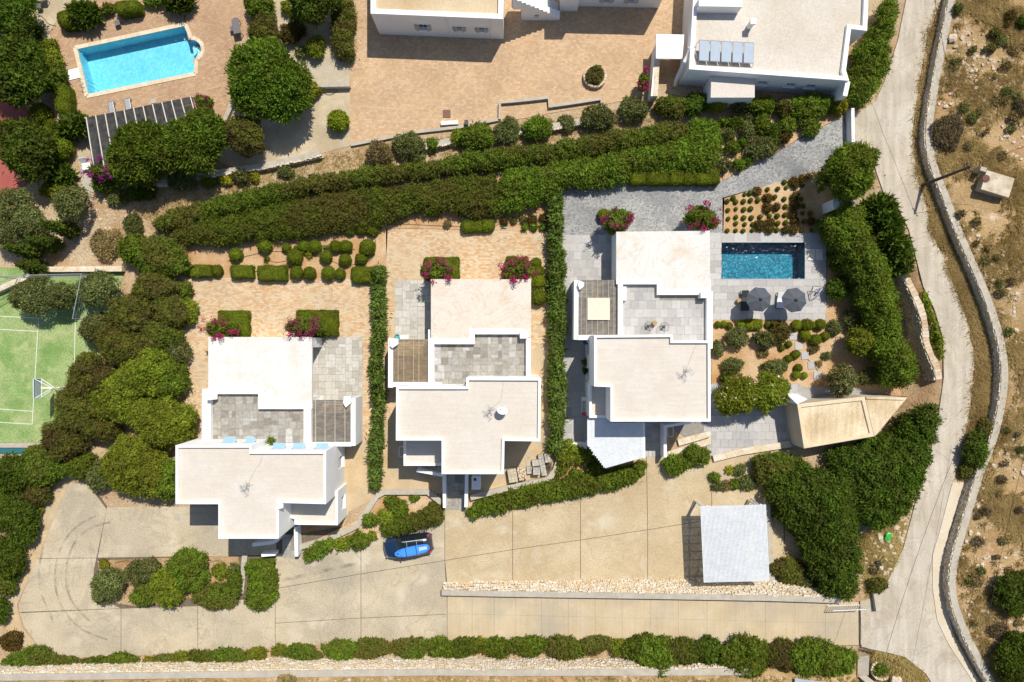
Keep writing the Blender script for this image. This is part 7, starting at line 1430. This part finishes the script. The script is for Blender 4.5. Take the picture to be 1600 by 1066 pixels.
# east hillside
rows([(1498, 12, 8, 8, .6, 'olived', 'dark round shrub at the top of the hillside'), (1580, 24, 9, 8, .6, 'rust', 'brown shrub near the top right corner'), (1598, 34, 8, 10, .6, 'dark', 'dark shrub cut by the right edge'), (1556, 52, 8, 8, .6, 'brown', 'shrub in the upper hillside middle'), (1550, 75, 7, 7, .5, 'brown', 'lower shrub in the upper hillside middle'), (1575, 36, 6, 6, .4, 'rust', 'tiny shrub below the top corner one'), (1482, 205, 26, 26, .8, 'dead', 'sprawling dead purple grey bush behind the wall'), (1525, 705, 20, 24, 1.6, 'dark', 'dark bush between road and wall end'), (1512, 735, 12, 12, .8, 'brown', 'brownish low bush at the wall end'), (1540, 670, 10, 16, 1.0, 'brown', 'half dry bush above the wall end'),
      (1588, 928, 28, 36, 1.7, 'dark', 'upper dark bush at the lower right edge'), (1588, 1030, 30, 40, 1.8, 'dark', 'lower dark bush at the bottom right corner'), (1596, 168, 10, 16, .7, 'dead', 'grey bush at the right edge'), (1560, 985, 14, 12, .5, 'dead', 'grey dry bush left of the dark bushes')])
HS = []
while len(HS) < 58:
    x, y = random.uniform(1460, 1598), random.uniform(5, 1060); wx = itp(y, [p[1] for p in WALL_C], [p[0] for p in WALL_C])
    if x < wx + 12 or abs(x - 1547) < 34 and abs(y - 290) < 30: continue
    HS.append((y, x, random.uniform(3.5, 9), ('dry', 'dead', 'dry', 'olive')[len(HS) % 4]))
_cnt = {}
for y, x, r, kd in sorted(HS):
    k = _cnt.get(kd, 0); _cnt[kd] = k + 1; half = 'upper' if y < 530 else 'lower'; key = (kd, half); kk = _cnt.get(key, 0); _cnt[key] = kk + 1
    shrub(x, y, r, r * random.uniform(.8, 1.1), random.uniform(.25, .5), kd, f"{ORD[kk]} {dict(dry='straw-coloured', dead='grey dead', olive='grey green')[kd]} low shrub counted down the {half} hillside", 'low dry hillside shrubs')
# ------------------------------------------------------------------ dry grass and stones
def scatter(n, test, lo, hi):
    out = []
    while len(out) < n:
        k = 4000; x = RNG.uniform(lo[0], hi[0], k); y = RNG.uniform(lo[1], hi[1], k); m_ = test(x, y); out += list(zip(x[m_], y[m_]))
    a = np.array(out[:n]); return a[:, 0], a[:, 1]
def straw(name, n, test, lo, hi, hgt, label, mat='straw', blades=9, spread=.16):
    x, y = scatter(n, test, lo, hi); x = np.repeat(x, blades) + RNG.normal(0, spread * .5, n * blades); y = np.repeat(y, blades) + RNG.normal(0, spread * .5, n * blades); z = terrain(x, y) - .08
    a = RNG.uniform(0, 6.283, n * blades); h = hgt * RNG.uniform(.5, 1.3, n * blades); sp = RNG.uniform(.7, 1.9, n * blades) * h; w_ = .02 + .025 * RNG.random(n * blades)
    b0 = np.stack([x, y, z], 1); tip = b0 + np.stack([np.cos(a) * sp, np.sin(a) * sp, h], 1); sd = np.stack([-np.sin(a) * w_, np.cos(a) * w_, 0 * a], 1)
    v = np.stack([b0 - sd, b0 + sd, tip], 1).reshape(-1, 3); f = np.arange(len(v)).reshape(-1, 3)
    o = bpy.data.objects.new(name, leaf_mesh(name, [(v, f, np.repeat(RNG.random(n * blades), 3), 0)], [LM[mat]])); return tag(link(o), label, 'grass', kind='stuff')
rrY, rrX = line_xy(wl(ROAD_R)); 
def t_verge(x, y): return (x > itp(y, rrY, rrX) + .12) & (x < itp(y, WCY, WCX) - .3) & (y > -11.5)
def patchy(x, y): return np.sin(x * .8 + 2 * np.sin(y * .45)) + np.sin(y * .9 + x * .35) + RNG.normal(0, .8, x.shape) > .2
straw('dry_grass', 330, t_verge, (33, -12), (44, 33), .3, 'golden dry grass on the verge between road and wall', blades=55, spread=.5)
straw('dry_grass', 3400, lambda x, y: (x > itp(y, WCY, WCX) + .5) & patchy(x, y), (34, -30), (48, 33), .3, 'patchy dry grass over the hillside beyond the wall', blades=26, spread=.2)
straw('dry_grass', 2600, lambda x, y: (y < itp(x, SWX, SWY) - .7) & (x < 30), (-45, -31.5), (30, -27.5), .16, 'dry grass on the terrace at the bottom edge')
straw('dry_grass', 2200, lambda x, y: in_poly(x, y, [G(*p).xy for p in lst('200,330 240,300 420,262 600,225 760,205 940,175 1040,160 1060,185 860,220 680,247 500,270 330,307 232,345')]), (-34, 10), (16, 23), .14, 'sparse dry grass on the earth strip above the hedges')
straw('dry_grass', 1500, lambda x, y: in_poly(x, y, [G(*p).xy for p in lst('1345,840 1385,820 1418,815 1405,870 1380,915 1355,935')]) | in_poly(x, y, [G(*p).xy for p in lst('1362,1016 1412,1027 1445,1055 1450,1075 1360,1075')]), (28, -31), (36, -14), .18, 'dry grass at the road junction')
def rocks(name, n, test, lo, hi, s0, s1, label, flat=.6):
    x, y = scatter(n, test, lo, hi); z = terrain(x, y) - .08; v0, f0 = ICO1; s = s0 + (s1 - s0) * RNG.random(n) ** 3
    v = v0[None] * (1 + RNG.normal(0, .16, (n, len(v0), 1))) * s[:, None, None] * np.stack([RNG.uniform(.7, 1.3, n), RNG.uniform(.7, 1.3, n), np.full(n, flat)], 1)[:, None, :]
    v = v + np.stack([x, y, z + s * .25], 1)[:, None, :]; f = f0[None] + (np.arange(n) * len(v0))[:, None, None]
    me = bpy.data.meshes.new(name); me.from_pydata(v.reshape(-1, 3).tolist(), [], f.reshape(-1, 3).tolist()); me.materials.append(ROCK); return tag(link(bpy.data.objects.new(name, me)), label, 'stones', kind='stuff')
rocks('loose_stones', 3400, lambda x, y: (x > itp(y, WCY, WCX) + .6) & (np.sin(x * .5 + y * .3) + np.sin(y * .42 - 1) + RNG.normal(0, .5, x.shape) > .1), (34, -31), (48, 33), .035, .2, 'pale stones strewn over the hillside beyond the wall')
rocks('loose_stones', 900, lambda x, y: (y < itp(x, SWX, SWY) - .8) & (x < 28), (-45, -31), (28, -27.6), .03, .13, 'pale stones on the terrace at the bottom edge')
rocks('loose_stones', 260, lambda x, y: in_poly(x, y, [G(*p).xy for p in lst('1345,830 1385,822 1420,812 1408,870 1380,910 1352,930')]), (28, -24), (36, -14), .03, .22, 'pale stones on the bare patch beside the road')
rocks('loose_stones', 500, lambda x, y: in_poly(x, y, [G(*p).xy for p in lst('110,410 190,400 200,340 150,300 90,340')]), (-40, 6), (-30, 15), .03, .16, 'pale rubble above the green court fence')
rocks('loose_stones', 420, lambda x, y: in_poly(x, y, [G(*p).xy for p in lst('1130,284 1200,246 1300,176 1150,178 1128,200')]) | in_poly(x, y, [G(*p).xy for p in lst('220,325 420,280 600,250 900,205 1050,180 1050,165 800,212 600,236 420,268')]), (-34, 10), (30, 22), .025, .09, 'small stones on the upper earth banks')
rocks('loose_stones', 500, lambda x, y: in_poly(x, y, [P(*p).xy for p in lst('262,400 330,380 420,372 540,356 600,345 602,430 300,430')]), (-32, 5), (-10, 11), .015, .06, 'small pebbles in the left villa bed')

# ------------------------------------------------------------------ fallen leaves along the drive and under the hedges
LM['litter'] = leafmat('leaf_litter', (.16, .095, .04), (.34, .22, .10), None, .1)
def litter(n, s, label, z0=.02):
    pl = [P(*p).xy for p in lst(s)]; xs = [p.x for p in pl]; ys_ = [p.y for p in pl]; x, y = scatter(n, lambda x, y: in_poly(x, y, pl) & (np.sin(x * 1.7 + y) + RNG.normal(0, .8, x.shape) > .2), (min(xs), min(ys_)), (max(xs), max(ys_)))
    p = np.stack([x, y, terrain(x, y) + z0 + RNG.uniform(0, .02, n)], 1); nn = unitv(RNG.normal(0, .25, (n, 3)) + [0, 0, 1]); o = bpy.data.objects.new('leaf_litter', leaf_mesh('leaf_litter', [(*leaf_geo(p, nn, .07, .6), 0)], [LM['litter']])); tag(link(o), label, 'leaf litter', kind='stuff')
litter(420, '190,1018 430,1004 690,994 690,1003 430,1014 190,1027', 'fallen brown leaves along the lower edge of the drive'); litter(260, '150,872 372,866 385,960 300,955 190,956 146,930', 'fallen brown leaves round the drive island'); litter(300, '735,812 880,784 1008,748 1010,756 880,794 735,822', 'fallen brown leaves below the low hedge'); litter(300, '600,440 614,440 608,690 598,690', 'fallen brown leaves beside the left dividing hedge', .03); litter(200, '845,470 858,470 858,690 848,690', 'fallen brown leaves beside the right dividing hedge', .03)
litter(350, '105,40 300,20 380,30 370,160 330,150 310,40 110,70', 'fallen brown leaves on the pool terrace')
